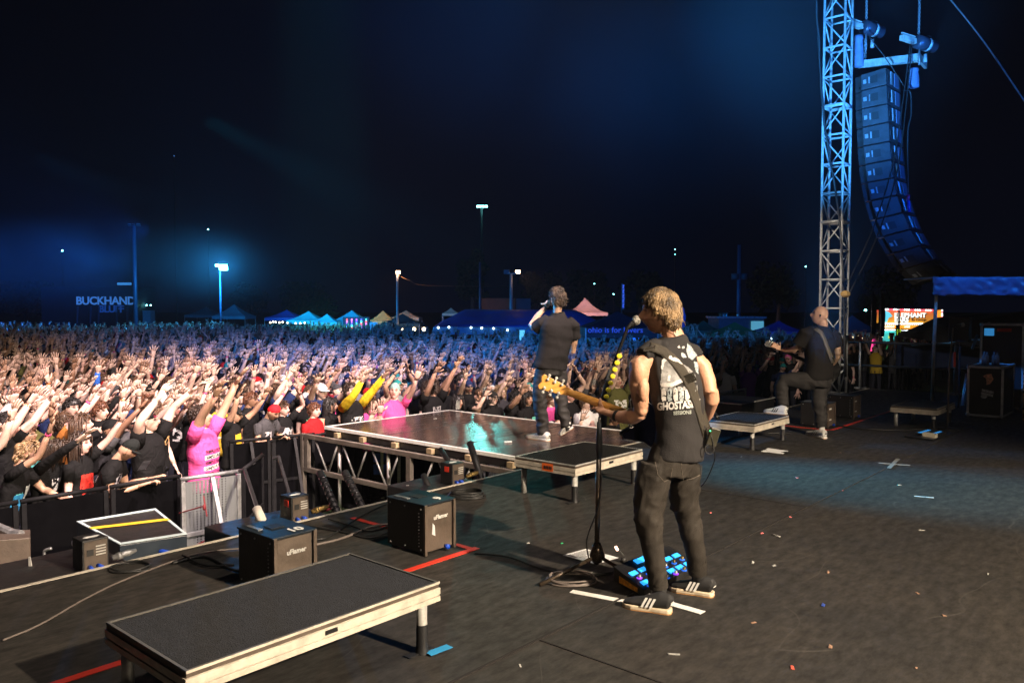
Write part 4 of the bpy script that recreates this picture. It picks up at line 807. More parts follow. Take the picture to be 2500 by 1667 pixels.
up = pole(1805, 598, 775, 60, .16, 'wooden utility pole with two grey transformers', (.10,.14,.25), name='utility_pole', cat='utility pole')
for x in (1795, 1815): m = MB(); a = W(x, 668, 60); m.tube([a, W(x, 683, 60)], .3, n=12); m.build('transformer', offh, up, smooth=True)
ropeth([W(972,672,60), W(1000,685,62), W(1045,697,66), W(1240,700,75)], .03, 'overhead wire sloping right from the warm lamp', 'overhead_wire', 'wire', mat('copper_wire', (.12,.07,.04), .5))
m = MB(); 
for (x, y, sz, c, l) in ((508,560,3.2,cyw,'high left'), (152,612,4,cyw,'far left'), (1648,609,2.4,cyw,'upper right centre'), (1648,621,2.0,cyw,'lower right centre'), (1967,651,3,cyw,'left of the tower'), (1451,693,2.6,cyw,'above the pink tent'), (1498,718,3,cyw,'right of the pink tent'), (358,745,3.5,cyw,'left of a pair near the far stage'), (368,745,3.5,cyw,'right of a pair near the far stage'), (1412,756,3.2,cyw,'low behind the singer shoulder'), (425,381,2.2,glow('dim_blue_dot',(.1,.3,.8),1.2),'high in the sky at left'), (1722,828,4,cyw,'right of the guitarist shoulder'), (2113,757,6,cyw,'left of the food stand')):
    a = W(x, y, 95); mb = MB(); mb.ell(a, (sz/2/FPX*95, .1, sz/2/FPX*95*.8), nu=8, nv=5); bb = thing('distant_light', f'tiny bright distant light, {l}', 'light', (a.x, a.y, GZ), group='distant lights in the dark')
    mb.build('lamp', c, bb); mb = MB(); mb.tube([(a.x, a.y, GZ), (a.x, a.y, a.z-.08)], .06, n=5); mb.build('mast', mat('dark_mast', (.004,.004,.006), .8), bb)
# far stage with lit name
fs = thing('far_stage', 'distant dark stage with a blue lit band name sign at far left', 'stage', W(258, 790, 90))
m = MB(); a = W(100,700,92); b = W(325,800,92); m.box(a.x, b.x, 92, 98, GZ, a.z); m.build('housing', mat('stage_black', (.01,.02,.04), .7), fs)
m = MB(); m.tube([W(287,693,90), W(320,693,90)], .14, n=6); m.build('lit_bar', glow('blue_bar', (.05,.3,.8), .7), fs)
gs = glow('blue_letters', (.06,.24,.70), .6)
text_mb('BUCKHAND', 1.25, W(258,735,90), (1,0,0), (0,0,1), .02, .03, space=.95).build('sign_top', gs, fs)
text_mb('BLUFF', 1.1, W(272,755,90), (1,0,0), (0,0,1), .02, .03, space=.95).build('sign_bottom', glow('blue_letters_dim', (.01,.08,.4), .4), fs)
for x in (188, 220, 240, 285, 310):
    m = MB(); m.tube([W(x,790,89), W(x+2,748,89)], .1, n=6); m.build('truss_leg', mat('pole_paint_12', (.03,.08,.15), .5), fs)
m = MB(); m.box(W(348,758,80).x, W(367,758,80).x, 80, 81, GZ, W(348,758,80).z); single(m, 'white_booth', mat('booth_panel', (.25,.45,.6), .5), 'pale blue lit booth near the far stage', 'booth')  # white booth; the blue light on it is put into the colour
# tents
def tent(xl, xr, ytop, yeave, Y, col, label, px=None, depth=None, legs=True, walls=None, lit=0, valance=.25, concave=.12, group='pop up tents behind the crowd'):
    c = W((xl+xr)/2, yeave, Y); w = (xr-xl)/FPX*Y/2; ze = W(xl, yeave, Y).z - 0; zt = W(xl, ytop, Y+ (depth or w)).z; d = depth or w; px_ = (W(px, yeave, Y+d).x if px else c.x)
    ze = max(ze, GZ+1.9); zt = max(zt, ze+.5)
    o = thing('tent', label, 'tent', (c.x, Y+d, GZ), group=group); m = MB(); n = 6
    M_ = mat('tent_%02d_%02d_%02d' % tuple(int(q*99) for q in col), col, .55, 0, .15, 1.5)
    if lit: M_ = bpy.data.materials.get(M_.name + '_lit') or M_.copy(); M_.name = M_.name.split('.')[0] + '_lit'; b = M_.node_tree.nodes['Principled BSDF']; b.inputs['Emission Color'].default_value = (*col, 1); b.inputs['Emission Strength'].default_value = lit
    cor = [Vector((c.x-w, Y, ze)), Vector((c.x+w, Y, ze)), Vector((c.x+w, Y+2*d, ze)), Vector((c.x-w, Y+2*d, ze))]; pk = Vector((px_, Y+d, zt))
    for i in range(4):
        a, b = cor[i], cor[(i+1) % 4]; V = []; F = []
        for r in range(n+1):
            q = r/n
            for k in range(n+1):
                p = a.lerp(b, k/n).lerp(pk, q); p.z -= concave*(zt-ze)*sin(pi*q); V.append(p)
        F = [[r*(n+1)+k, r*(n+1)+k+1, (r+1)*(n+1)+k+1, (r+1)*(n+1)+k] for r in range(n) for k in range(n)]
        m.add([tuple(v) for v in V], F)
    m.build('roof', M_, o).modifiers.new('s', 'SOLIDIFY').thickness = -.02
    m = MB()
    for i in range(4):
        a, b = cor[i], cor[(i+1) % 4]; nn = (b-a).cross(UP).normalized()*.012; m.hexa([a-UP*valance+nn, b-UP*valance+nn, b-UP*valance, a-UP*valance, a+nn, b+nn, b, a])
    m.build('valance', M_, o)
    if legs:
        for p in cor: mm = MB(); mm.tube([(p.x, p.y, GZ), (p.x, p.y, ze)], .03, n=6); mm.build('leg', M_steel, o)
    if walls: mm = MB(); mm.box(c.x-w+.05, c.x+w-.05, Y+2*d-.1, Y+2*d-.08, GZ, ze-valance); mm.build('back_wall', walls, o)
    return o
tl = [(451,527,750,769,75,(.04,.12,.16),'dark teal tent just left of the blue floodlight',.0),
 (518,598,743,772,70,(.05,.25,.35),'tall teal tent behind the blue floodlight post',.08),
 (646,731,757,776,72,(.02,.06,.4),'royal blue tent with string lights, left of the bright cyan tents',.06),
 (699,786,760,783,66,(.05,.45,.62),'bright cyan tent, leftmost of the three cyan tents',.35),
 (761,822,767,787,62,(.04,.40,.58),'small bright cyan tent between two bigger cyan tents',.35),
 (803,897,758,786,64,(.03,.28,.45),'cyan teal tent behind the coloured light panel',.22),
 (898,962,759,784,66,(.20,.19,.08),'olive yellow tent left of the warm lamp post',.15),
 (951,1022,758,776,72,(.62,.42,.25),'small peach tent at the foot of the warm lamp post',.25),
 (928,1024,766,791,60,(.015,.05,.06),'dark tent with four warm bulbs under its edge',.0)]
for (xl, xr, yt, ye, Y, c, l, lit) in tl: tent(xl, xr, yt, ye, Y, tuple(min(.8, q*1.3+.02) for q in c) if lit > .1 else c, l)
tent(1384,1484,728,764,70,(.7,.5,.45),'tall pointed peach pink tent behind the singer', px=1428, concave=.2)
tent(1080,1119,752,765,80,(.3,.6,.6),'tiny pale cyan tent tip left of the marquee')
tent(1430,1606,762,801,26,(.008,.008,.02),'black vendor tent with blue lettering on its valance beside the guitarist', concave=.05, valance=.32)
text_mb('ohio is for lovers', .26, W(1502,806,25.9)+Vector((0,-.05,0)), (1,0,0), UP, .004, .002).build('valance_lettering', glow('blue_lettering', (.03,.08,.5), .6)).name = 'lettering'
lo = bpy.data.objects['lettering']; lo.parent = bpy.data.objects['tent.011']; lo.matrix_parent_inverse = Matrix.Translation(-Vector(bpy.data.objects['tent.011'].location))
tent(1750,1870,787,826,34,(.015,.14,.06),'dark green tent in front of the food trailer')
tent(1690,1760,792,822,40,(.01,.07,.05),'second dark green tent just right of the guitarist shoulder')
tent(1866,1968,788,822,38,(.01,.04,.30),'dark blue tent with blue backdrop behind the bald musician', walls=glow('blue_backdrop_emission', (.01,.03,.6) , .5))  # emission stands for the blue light on the back wall
tent(2040,2162,771,818,36,(.05,.16,.30),'blue grey peaked tent with string lights right of the tower', px=2080, walls=glow('blue_backdrop_emission', (.01,.03,.6), .5))  # this back wall also glows in place of light falling on it
# marquee
mq = thing('marquee', 'long deep blue marquee behind the singer with lit valance', 'marquee', W(1270, 800, 48)); Y = 42
a, b = W(1059,799,Y), W(1484,799,Y); zt = W(1100,757,Y+4).z; ze = a.z
M_mq = mat('marquee_blue', (.02,.10,.42), .5, 0, .35, .8, .6, 3)
V = []; n, k = 40, 8
for i in range(n+1):
    for j_ in range(k+1):
        u, v = i/n, j_/k; x = a.x+(b.x-a.x)*u; inset = min(1, min(u, 1-u)*7); xx = x + (.9*(1-u)-.9*u)*v*0
        V.append((x, Y+5*v, ze + (zt-ze)*v*min(1, .25+inset*.75) + .05*noise.noise(Vector((x*.7, v*3, 0)))))
F = [[i*(k+1)+j_, (i+1)*(k+1)+j_, (i+1)*(k+1)+j_+1, i*(k+1)+j_+1] for i in range(n) for j_ in range(k)]
m = MB(); m.add(V, F); m.build('roof', M_mq, mq, smooth=True).modifiers.new('s', 'SOLIDIFY').thickness = -.03
m = MB(); m.box(a.x, b.x, Y-.03, Y, ze-.38, ze+.02); m.build('valance', mat('valance_pale_blue', (.05,.22,.42), .5), mq)
for i in range(8): x = a.x+(b.x-a.x)*i/7; m = MB(); m.tube([(x, Y+.1, GZ), (x, Y+.1, ze)], .05, n=6); m.build('leg', M_steel, mq)
def bulbs(pts, sz, m_, label, group='string lights under the tents'):
    o = thing('string_light', label, 'string light', pts[0], group=group)
    m = MB(); m.tube(pts, .012, n=4); m.build('wire', M_rubber, o)
    for p in pts: m = MB(); m.ell(p-UP*sz, (sz,)*3, nu=8, nv=5); m.build('bulb', m_, o, smooth=True)
wb = glow('warm_bulb', (1.0,.72,.42), 9); cb_ = glow('cool_bulb', (.7,.95,1.0), 5)
bulbs([W(x, 799, 59.5) for x in (951,980,1011,1035)], .14, wb, 'four warm bulbs under the dark tent')
bulbs([W(x, y, 60) for x, y in ((660,785),(667,783),(673,784),(682,785),(690,784),(702,786),(722,787),(733,787),(744,786))], .07, glow('cream_bulb', (1,.9,.7), 5), 'string of small cream bulbs below the blue and cyan tents')
bulbs([W(x, y, 41.8) for x, y in ((1070,797),(1096,796),(1150,797),(1176,798),(1205,799),(1239,803))], .06, cb_, 'row of small lights along the marquee valance')
bulbs([W(x, y, 35.8) for x, y in ((2062,820),(2072,822),(2080,821),(2097,817),(2104,823),(2137,821),(2150,822),(2154,818))], .05, wb, 'string lights under the blue grey tent right of the tower')
bulbs([W(x, y, 37.8) for x, y in ((1878,820),(1884,824),(1890,822),(1882,828),(1915,822))], .05, cb_, 'cluster of blue white bulbs under the dark blue tent')
m = MB(); x0, x1 = W(1268,812,34).x, W(1281,812,34).x; z1, z0 = W(1268,806,34).z, W(1268,832,34).z; m.box(x0, x1, 34, 34.05, z0, z1); single(m, 'lit_sign', glow('cyan_panel', (.15,.7,.8), .8), 'small glowing cyan sign under the marquee', 'sign')
m = MB(); m.box(W(1545,815,30).x, W(1560,815,30).x, 30, 30.05, W(1545,838,30).z, W(1545,815,30).z); single(m, 'lit_sign', glow('blue_panel', (.02,.2,1.0), 1.0), 'bright blue rectangle behind the guitarist left shoulder', 'sign')
# panel with coloured light strips
lp = thing('light_panel', 'dark panel with five coloured vertical light strips in front of the cyan tents', 'light panel', W(862, 800, 56))
a, b = W(836,774,56), W(900,806,56); m = MB(); m.box(a.x, b.x, 56.1, 56.6, GZ, a.z); m.build('panel', mat('panel_navy', (.01,.02,.07), .6), lp)
m = MB(); m.box(W(902,787,56).x, W(919,787,56).x, 56.1, 56.5, GZ, W(902,787,56).z); m.build('side_screen', glow('cyan_blue_screen', (.02,.25,.7), .8), lp)
sc_ = [(1,.1,.1),(1,.2,.6),(.5,.1,1),(.1,.1,1),(.1,1,.9)]
for i in range(5):
    x = 847+11.7*i; 
    for q in range(5):
        y0 = 778+5*q; m = MB(); m.tube([W(x,y0,56), W(x,y0+4.6,56)], .05, n=6); m.build('light_strip', glow('strip_%d' % ((i+q) % 5), sc_[(q+i//2) % 5], 2.2), lp)
# buildings
bd = thing('brick_building', 'low brown building behind the marquee', 'building', W(1234, 780, 90)); m = MB(); a, b = W(1174,728,88), W(1258,728,88); m.box(a.x, b.x, 88, 96, GZ, a.z); m.build('wall', mat('reddish_wall', (.16,.07,.05), .8, 0, .2, 2), bd)
m = MB(); m.box(b.x+.1, W(1295,728,88).x, 87, 95, GZ, a.z-.05); m.build('annex', mat('slate_wall', (.05,.07,.13), .8), bd)
m = MB(); m.box(W(1212,757,80).x, W(1276,757,80).x, 80, 83, GZ, W(1212,757,80).z); single(m, 'white_trailer', mat('pale_roof', (.6,.56,.5), .5), 'white roofed trailer just above the marquee ridge', 'trailer')
# food trailer
ft = thing('food_trailer', 'food trailer with steel chimneys behind the green tent', 'food trailer', W(1815, 830, 44)); a, b = W(1755,777,44), W(1866,777,44)
m = MB(); m.box(a.x, b.x, 44, 46.4, GZ+.4, a.z); m.build('body', mat('trailer_blue_grey', (.06,.10,.14), .4, .3), ft)
m = MB(); m.box(a.x-.1, b.x+.1, 43.9, 46.5, a.z+.001, a.z+.10); m.build('roof_trim', mat('trailer_trim', (.12,.3,.4), .3, .3), ft)
for x, m_ in ((1759,mat('copper_pipe',(.5,.25,.15),.25,.6)),(1767,M_steel),(1773,mat('teal_pipe',(.1,.4,.45),.25,.6)),(1802,M_steel)): m = MB(); m.tube([W(x,777,44.5), W(x,764,44.5)], .1, n=8); m.build('chimney', m_, ft, smooth=True)
m = MB(); m.box(W(1834,790,43.9).x, W(1864,790,43.9).x, 43.85, 43.95, W(1834,806,43.9).z, W(1834,784,43.9).z); m.build('lit_window', glow('pale_cyan_window', (.2,.7,.75), .35), ft)
# elephant ears stand
ee = thing('food_stand', 'brightly lit food stand with an Elephant Ears sign at right', 'food stand', W(2220, 830, 30)); Y = 30
def rect(x0, x1, y0, y1, Y_, m_, name, par, th=.06):
    a, b = W(x0, y1, Y_), W(x1, y0, Y_); m = MB(); m.box(a.x, b.x, Y_, Y_+th, a.z, b.z); return m.build(name, m_, par)
M_sign = bpy.data.materials.new('orange_gradient_sign'); M_sign.use_nodes = True; N = M_sign.node_tree.nodes; L = M_sign.node_tree.links
t_ = N.new('ShaderNodeTexCoord'); sp_ = N.new('ShaderNodeSeparateXYZ'); L.new(t_.outputs['Generated'], sp_.inputs[0]); rp = N.new('ShaderNodeValToRGB'); e = rp.color_ramp.elements
e[0].color = (1.0,.45,.04,1); e[1].color = (.85,.10,.06,1); L.new(sp_.outputs['Z'], rp.inputs[0]); L.new(rp.outputs[0], N['Principled BSDF'].inputs['Emission Color']); L.new(rp.outputs[0], N['Principled BSDF'].inputs['Base Color']); N['Principled BSDF'].inputs['Emission Strength'].default_value = .62
rect(2157,2279,755,789,Y,M_sign,'sign_board',ee); rect(2136,2145,757,788,Y,M_sign,'end_sign',ee)
wl = glow('white_letters', (1,1,.9), 1.3); lkb = glow('cyan_patch', (.15,.75,.95), 1.0)
text_mb('ELEPHANT', .235, W(2223.2,771.2,Y-.03), (1,0,0), UP, .008, .022, space=1.08).build('letter_outline', M_black, ee); text_mb('EARS', .235, W(2202.2,782.2,Y-.03), (1,0,0), UP, .008, .022, space=1.02).build('letter_outline', M_black, ee)
text_mb('ELEPHANT', .235, W(2222,770,Y-.05), (1,0,0), UP, .01, .008, space=1.08).build('lettering', wl, ee)
text_mb('EARS', .235, W(2201,781,Y-.05), (1,0,0), UP, .01, .008, space=1.02).build('lettering', wl, ee)
text_mb('By George', .13, W(2244,781,Y-.05), (1,0,0), UP, .01, .002).build('small_lettering', M_black, ee)
m = MB(); m.prism([(-.16,-.2),(-.12,.22),(.05,.14),(.16,0),(.02,-.06),(-.05,-.24)], W(2168,772,Y-.03), (1,0,0), UP, (0,1,0), .03); m.build('cyan_motif', lkb, ee)
bw, br = glow('marquee_bulb_white', (.9,1,1), 3.5), glow('marquee_bulb_red', (1,.08,.15), 2.5)
for i in range(24): m = MB(); m.ell(W(2157+5.2*i, 755+ (i*.12), Y-.08), (.032,)*3, nu=6, nv=4); m.build('bulb', bw if i % 5 in (0,1,2) else br, ee)
for i in range(20): m = MB(); m.ell(W(2157+5.0*i, 790.5, Y-.08), (.034,)*3, nu=6, nv=4); m.build('bulb', bw, ee)
rect(2157,2187,794,802,Y-.02,glow('orange_strip',(1,.35,.03),.9),'lower_sign',ee); rect(2199,2262,794,803,Y-.02,glow('orange_strip',(1,.35,.03),.9),'lower_sign',ee)
text_mb('ELEPHANT', .085, W(2171,798,Y-.06), (1,0,0), UP, .01, .002).build('lower_lettering', wl, ee); text_mb('EARS', .09, W(2215,798,Y-.06), (1,0,0), UP, .01, .002).build('lower_lettering', wl, ee)
rect(2153,2186,804,806.5,Y-.03,bw,'tube_light',ee); rect(2202,2230,806,808,Y-.03,bw,'tube_light',ee)
rect(2157,2187,808,833,Y+.05,glow('cyan_interior',(.06,.62,.6),.8),'serving_window',ee); rect(2171,2184,812,820,Y+.02,M_black,'window_opening',ee); rect(2171,2177,819,826,Y-.02,glow('yellow_disc',(.9,.75,.05),.9),'menu_card',ee)
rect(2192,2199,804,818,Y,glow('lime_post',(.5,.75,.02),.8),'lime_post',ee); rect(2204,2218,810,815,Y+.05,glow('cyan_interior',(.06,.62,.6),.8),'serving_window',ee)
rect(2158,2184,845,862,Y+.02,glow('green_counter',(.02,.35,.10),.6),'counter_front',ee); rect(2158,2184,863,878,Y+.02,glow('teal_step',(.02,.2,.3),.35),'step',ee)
for i in range(6):
    for x in (2286, 2300): m = MB(); m.ell(W(x, 758+4.2*i, Y), (.03,)*3, nu=6, nv=4); m.build('bulb', bw if (i+x) % 3 else br, ee)
rect(2288,2298,757,781,Y+.03,glow('orange_strip',(1,.35,.03),.9),'side_sign',ee)
rect(2126,2300,868,900,Y+.3,M_black,'base',ee)
pk = thing('lit_drink_urn', 'pink glowing ribbed cylinder left of the food stand', 'lit decoration', W(2132, 860, 28)); m = MB()
for i in range(8): m.tube([W(2123+2.6*i,828,28), W(2124+2.3*i,857,28)], .018, n=5)
m.build('ribs', glow('pink_ribs', (.9,.08,.3), 1.2), pk); m = MB(); m.tube([W(2132.5,857,28.1), W(2132.5,828,28.1)], .13, n=12); m.build('core', glow('pink_core', (.5,.02,.2), .5), pk); m = MB(); m.tube([(W(2132,858,28).x, 28.1, GZ), W(2132,858,28.1)], .14, n=10); m.build('stand', M_black, pk)
# dark canopy in front of the stand
dc = thing('dark_canopy', 'large unlit black tent roof cutting across the food stand', 'tent', W(2260, 830, 22)); 
m = MB(); P = [W(2186,820,22), W(2520,870,22), W(2520,870,27), W(2186,820,27)]; pk_ = W(2285,775,24.5)
m.add([tuple(p) for p in P] + [tuple(pk_), tuple(W(2500,760,24.5))], [[0,1,5,4],[2,3,4,5],[3,0,4],[1,2,5]]); m.build('roof', mat('matt_black_fabric', (.004,.004,.006), .9), dc)
for p in P: m = MB(); m.tube([(p.x, p.y, GZ), tuple(p)], .03, n=5); m.build('leg', M_blackm, dc)
m = MB(); m.hexa([W(2180,900,23), W(2520,900,23), W(2520,900,26), W(2180,900,26), W(2190,840,23), W(2520,838,23), W(2520,838,26), W(2190,840,26)]); single(m, 'truck_bed', mat('navy_tarp', (.01,.02,.06), .5), 'dark blue covered vehicle behind the railing', 'vehicle')
ropeth([W(2225,842,21), W(2310,838,21), W(2345,830,21), W(2400,830,21)], .02, 'pale blue hose draped over the dark covered vehicle', 'hose', 'hose', mat('pale_blue_hose', (.1,.3,.6), .4))
# feather flags
for (x, yt, yb, l, w) in ((1660,745,800,'blue feather flag behind the guitarist head',14), (1518,692,756,'narrow dark vertical flag with pale marks above the black vendor tent',8), (2128,712,822,'dark navy feather flag left of the food stand',12), (2150,715,822,'black feather flag beside the food stand sign',11), (2194,748,815,'slim black flag in front of the food stand sign',3)):
    Y = 28 if x > 2100 else 32; a, b = W(x, yt, Y), W(x, yb, Y); ww = w/FPX*Y; o = thing('feather_flag', l, 'flag', (b.x, Y, GZ), group='feather flags among the tents')
    m = MB(); m.tube([(b.x, Y+.02, GZ), (a.x, Y+.02, a.z)], .015, n=5); m.build('pole', M_blackm, o)
    H = a.z-b.z; m = MB(); m.prism([(0,0),(ww*.8,.02*H),(ww,.5*H),(ww*.7,.85*H),(ww*.3,.98*H),(0,H)], (b.x, Y, b.z), (1,0,0), UP, (0,1,0), .01); m.build('flag', mat('flag_%d' % (x), (.01,.05,.3) if x == 1660 else (.012,.02,.06) if x in (1518, 2128) else (.006,.006,.01), .6), o)
    if x == 1518:
        for i in range(5): m = MB(); m.prism([(0,0),(ww*.5,0),(ww*.5,.03),(.04,.05),(ww*.5,.12),(ww*.5,.16),(0,.16)], (b.x+ww*.2, Y-.02, b.z+.08+H*.18*i), (1,0,0), UP, (0,1,0), .01); m.build('flag_mark', glow('pale_mark', (.1,.15,.5), .4), o)
# dark trees on the skyline
rnd = random.Random(12); M_leaf = mat('night_foliage', (.012,.03,.012), .9, 0, .5, 2)
for (x, yt, w, Y, l) in ((1150,605,90,110,'dim round tree behind the centre lamp posts'), (1330,660,120,120,'dark tree behind the singer'), (1440,662,120,118,'dark tree behind the peach tent'), (1560,650,110,115,'dark tree behind the guitarist head'), (760,690,150,120,'dark tree behind the cyan tents'), (1900,640,150,110,'dark tree left of the tower'), (2180,650,160,110,'dark tree behind the food stand'), (60,690,150,125,'dark tree at the far left'), (600,690,120,125,'dark tree right of the blue floodlight')):
    c = W(x, yt, Y); R = w/2/FPX*Y; o = thing('tree', l, 'tree', (c.x, Y, GZ), group='dark trees on the skyline'); H = c.z-GZ
    m = MB(); m.tube([(c.x, Y, GZ), (c.x+.2, Y, GZ+H*.45)], [.35,.2], n=7); tr = m.build('trunk', M_brown, o)
    m = MB()
    for i in range(1300):
        k = rnd.randrange(14); rr = random.Random(k*7+int(x)); cl = Vector((rr.uniform(-.7,.7)*R, rr.uniform(-.7,.7)*R, GZ+H*(.4+.5*rr.random()))); d = Vector((rnd.gauss(0,1), rnd.gauss(0,1), rnd.gauss(0,1))).normalized()*R*.38*rnd.random()**.4
        p = Vector((c.x, Y, 0)) + cl + d; u = Vector((rnd.gauss(0,1), rnd.gauss(0,1), rnd.gauss(0,1))).normalized()*.22; v = u.orthogonal().normalized()*.18; p.z = min(p.z, c.z)
        m.add([tuple(p-u-v), tuple(p+u-v), tuple(p+u+v), tuple(p-u+v)], [[0,1,2,3]])
    m.build('crown', M_leaf, o)
# ================================================================== people: shared figure builder
def nr(v): v = np.array(v, float); return v/(np.linalg.norm(v)+1e-12)
def rotm(yaw, pitch, roll=0.0):      # rows: right, forward, up
    cy_, sy_ = cos(yaw), sin(yaw); cp, sp2 = cos(pitch), sin(pitch)
    r = np.array([cy_, sy_, 0]); f = np.array([-sy_*cp, cy_*cp, sp2]); u = np.cross(r, f)
    cr2, sr = cos(roll), sin(roll); return np.array([r*cr2+u*sr, f, -r*sr+u*cr2])
def head(mb, c, R, nu=20, nv=16, beard=0.0, s=1.0, ears=True, fz=1.0):
    cols = []; fz = 1.5 if nv < 18 else 1.15
    def fn(d, p):
        x, y, z = p; f = 1.0
        if d[2] < 0: f = 1 - .30*(-d[2])**1.2; x *= f
        if d[1] < 0 and d[2] < -.1: y *= 1 - .45*(-d[2]-.1)
        if d[1] > 0 and d[2] < -.3: y *= 1 + .10*(-d[2]-.3)
        x *= 1 - .06*max(0, d[1]); col = [1, 1, 1]
        if d[1] > 0.1:
            g = math.exp(-((x/(.013*fz))**2 + ((z+.016)/.024)**2)); y += .026*g; y += .008*math.exp(-((x/.02)**2 + ((z+.034)/.010)**2))
            e = sum(math.exp(-(((x-q)/(.016*fz))**2 + ((z-.010)/(.011*fz))**2)) for q in (-.031, .031)); y -= .013*e; y += .005*math.exp(-(((z-.034)/.010)**2))*(abs(x) < .05)
            lm = math.exp(-((x/.025)**2 + ((z+.056)/(.009*fz))**2)); y += .005*lm - .004*math.exp(-((x/.03)**2 + ((z+.072)/.007)**2)); y += .006*math.exp(-((x/.02)**2 + ((z+.095)/.012)**2))
            if e > .5: col = [.10, .09, .09]
            elif e > .22: col = [.5, .44, .42]  # eye socket shade put into the tint
            br_ = sum(math.exp(-(((x-q)/(.019*fz))**2 + ((z-.033)/(.007*fz))**2)) for q in (-.031, .031))
            if br_ > .4: col = [.22, .16, .13]
            if abs(abs(x)-.016) < .007 and -.045 < z < -.02: col = [.6, .5, .48]  # shade beside the nose, darkened in the tint
            if lm > .4: col = [.66, .26, .26]
        if beard and d[1] > -.25 and z < -.022 and not (abs(x) < .02 and z > -.046 and d[1] > 0) and (z < -.035 or abs(x) > .05) and col[0] > .8: q = 1-beard*.85; col = [q, q*.9, q*.85]
        cols.append(col); return np.array([x, y, z])*s
    n0 = mb.n; mb.ell(c, (.076, .097, .118), ax=R, nu=nu, nv=nv, fn=fn, warp=.5); mb.c[-1] = np.array(cols, float)
    if ears:
        for sg in (-1, 1): mb.ell(np.array(tuple(c)) + (R[0]*sg*.076 - R[1]*.008 - R[2]*.004)*s, (.010*s, .018*s, .030*s), ax=R, nu=6, nv=5, col=(.92, .8, .78))
def hair_dome(mb, c, R, style, nu=14, nv=9, s=1.0, seed=0, col=(1, 1, 1)):
    rr = np.random.RandomState(seed)
    th = {'short': .17, 'long': .15, 'bun': .07, 'buzz': .045, 'curly': .32, 'cap': .15, 'beanie': .16, 'bandana': .12, 'fringe': .16}[style]
    def fn(d, p):
        lim = (.02 + .46*d[1]) if style not in ('cap', 'beanie', 'bandana') else (.28 if style == 'cap' else .20 + .12*d[1])
        if style in ('long',) and d[1] < .2: lim -= .45
        t_ = th*(1 + (.5*(rr.rand()-.3) if style in ('short', 'curly', 'fringe') else 0))
        if d[2] > lim: return p*(1+t_)*s
        k = max(0, 1-(lim-d[2])*6); return p*(.86 + (.14+t_)*k)*s
    mb.ell(c, (.076, .099, .118), ax=R, nu=nu, nv=nv, fn=fn, col=col); c = np.array(tuple(c))
    if style == 'long': 
        pts = [c - R[1]*.02 + R[2]*.06, c - R[1]*.045, c - R[1]*.06 + np.array([0, 0, -.13])*s, c - R[1]*.055 + np.array([0, 0, -.25])*s, c - R[1]*.05 + np.array([0, 0, -.34])*s]
        mb.tube(pts, np.array([.08, .108, .122, .118, .06])*s, np.array([.06, .08, .07, .055, .02])*s, w=R[0], n=max(6, nu-4), col=col)
    if style == 'bun': mb.ell(c - R[1]*.09*s + R[2]*.075*s, (.042*s,)*3, nu=8, nv=6, col=col)
def cap_brim(mb, c, R, back=False, s=1.0, col=(1, 1, 1)):
    c = np.array(tuple(c)); f = R[1]*(-1 if back else 1); V = []; n = 8
    for k in (0, 1):
        for i in range(n+1):
            a = pi*(i/n); o = R[0]*cos(a)*.080 + f*sin(a)*(.125 if 1 else 0); V.append(c + (R[2]*(.036 + .012*k) + (R[0]*cos(a)*.078 + f*(.045 + sin(a)*.125)) - R[2]*.012*abs(cos(a)) - R[2]*.018*sin(a))*s)
    m_ = n+1; F = [list(range(m_))[::-1], list(range(m_, 2*m_))] + [[i, (i+1) % m_, m_+(i+1) % m_, m_+i] for i in range(m_)]
    mb.add(V, F, col)
def hand(mb, wr, d, w, thumb, curl=.3, spread=.35, lod=0, s=1.0, col=(1, 1, 1), rnd_=random, grip=None):
    wr, d = np.array(tuple(wr), float), nr(d); w = nr(np.array(w) - d*np.dot(w, d)); n = np.cross(d, w)
    if np.dot(n, HFWD) < 0: n = -n
    tip = wr + d*.092*s; nn = 5 if lod == 1 else 8 if lod == 0 else 4
    mb.tube([wr - d*.012*s, wr + d*.02*s, wr + d*.065*s, tip], np.array([.024, .031, .041, .038])*s, np.array([.019, .017, .014, .010])*s, w=w, n=nn, col=col)
    if lod < 2:
        for i, (o, L_) in enumerate(((-1, .064), (-.35, .078), (.33, .083), (1, .074))):
            if thumb < 0: o = -o
            b = tip + w*o*.029*s - d*.006*s; dd = nr(d + w*o*spread*(.7+.3*rnd_.random())); c1 = curl*(.6 + .8*rnd_.random()); p1 = b + dd*L_*.48*s
            d2 = nr(dd*cos(c1) + n*sin(c1)); p2 = p1 + d2*L_*.34*s; d3 = nr(dd*cos(c1*1.8) + n*sin(c1*1.8)); p3 = p2 + d3*L_*.26*s
            P = [b, p1, p2, p3] if lod == 0 else [b, p1, p3]
            mb.tube(P, (np.array([.0092, .0088, .0080, .0055]) if lod == 0 else np.array([.0105, .0098, .006]))*s, n=6 if lod == 0 else 4, col=col)
        b = wr + d*.022*s + w*thumb*.028*s; dd = nr(d*.62 + w*thumb*.85 + n*.15); p1 = b + dd*.040*s; d2 = nr(d*.85 + w*thumb*.5 + n*.25*curl); mb.tube([b, p1, p1 + d2*.034*s], np.array([.013, .0105, .007])*s, n=6 if lod == 0 else 4, col=col)
    else:
        for o in (-.9, 0, .9): mb.tube([tip + w*o*.022*s, tip + (w*o*.055 + d*.085)*s], np.array([.014, .008])*s, n=3, col=col)
        mb.tube([wr + d*.02*s, wr + d*.055*s + w*thumb*.07*s], np.array([.014, .008])*s, n=3, col=col)
HFWD = np.array([0, 1.0, 0])
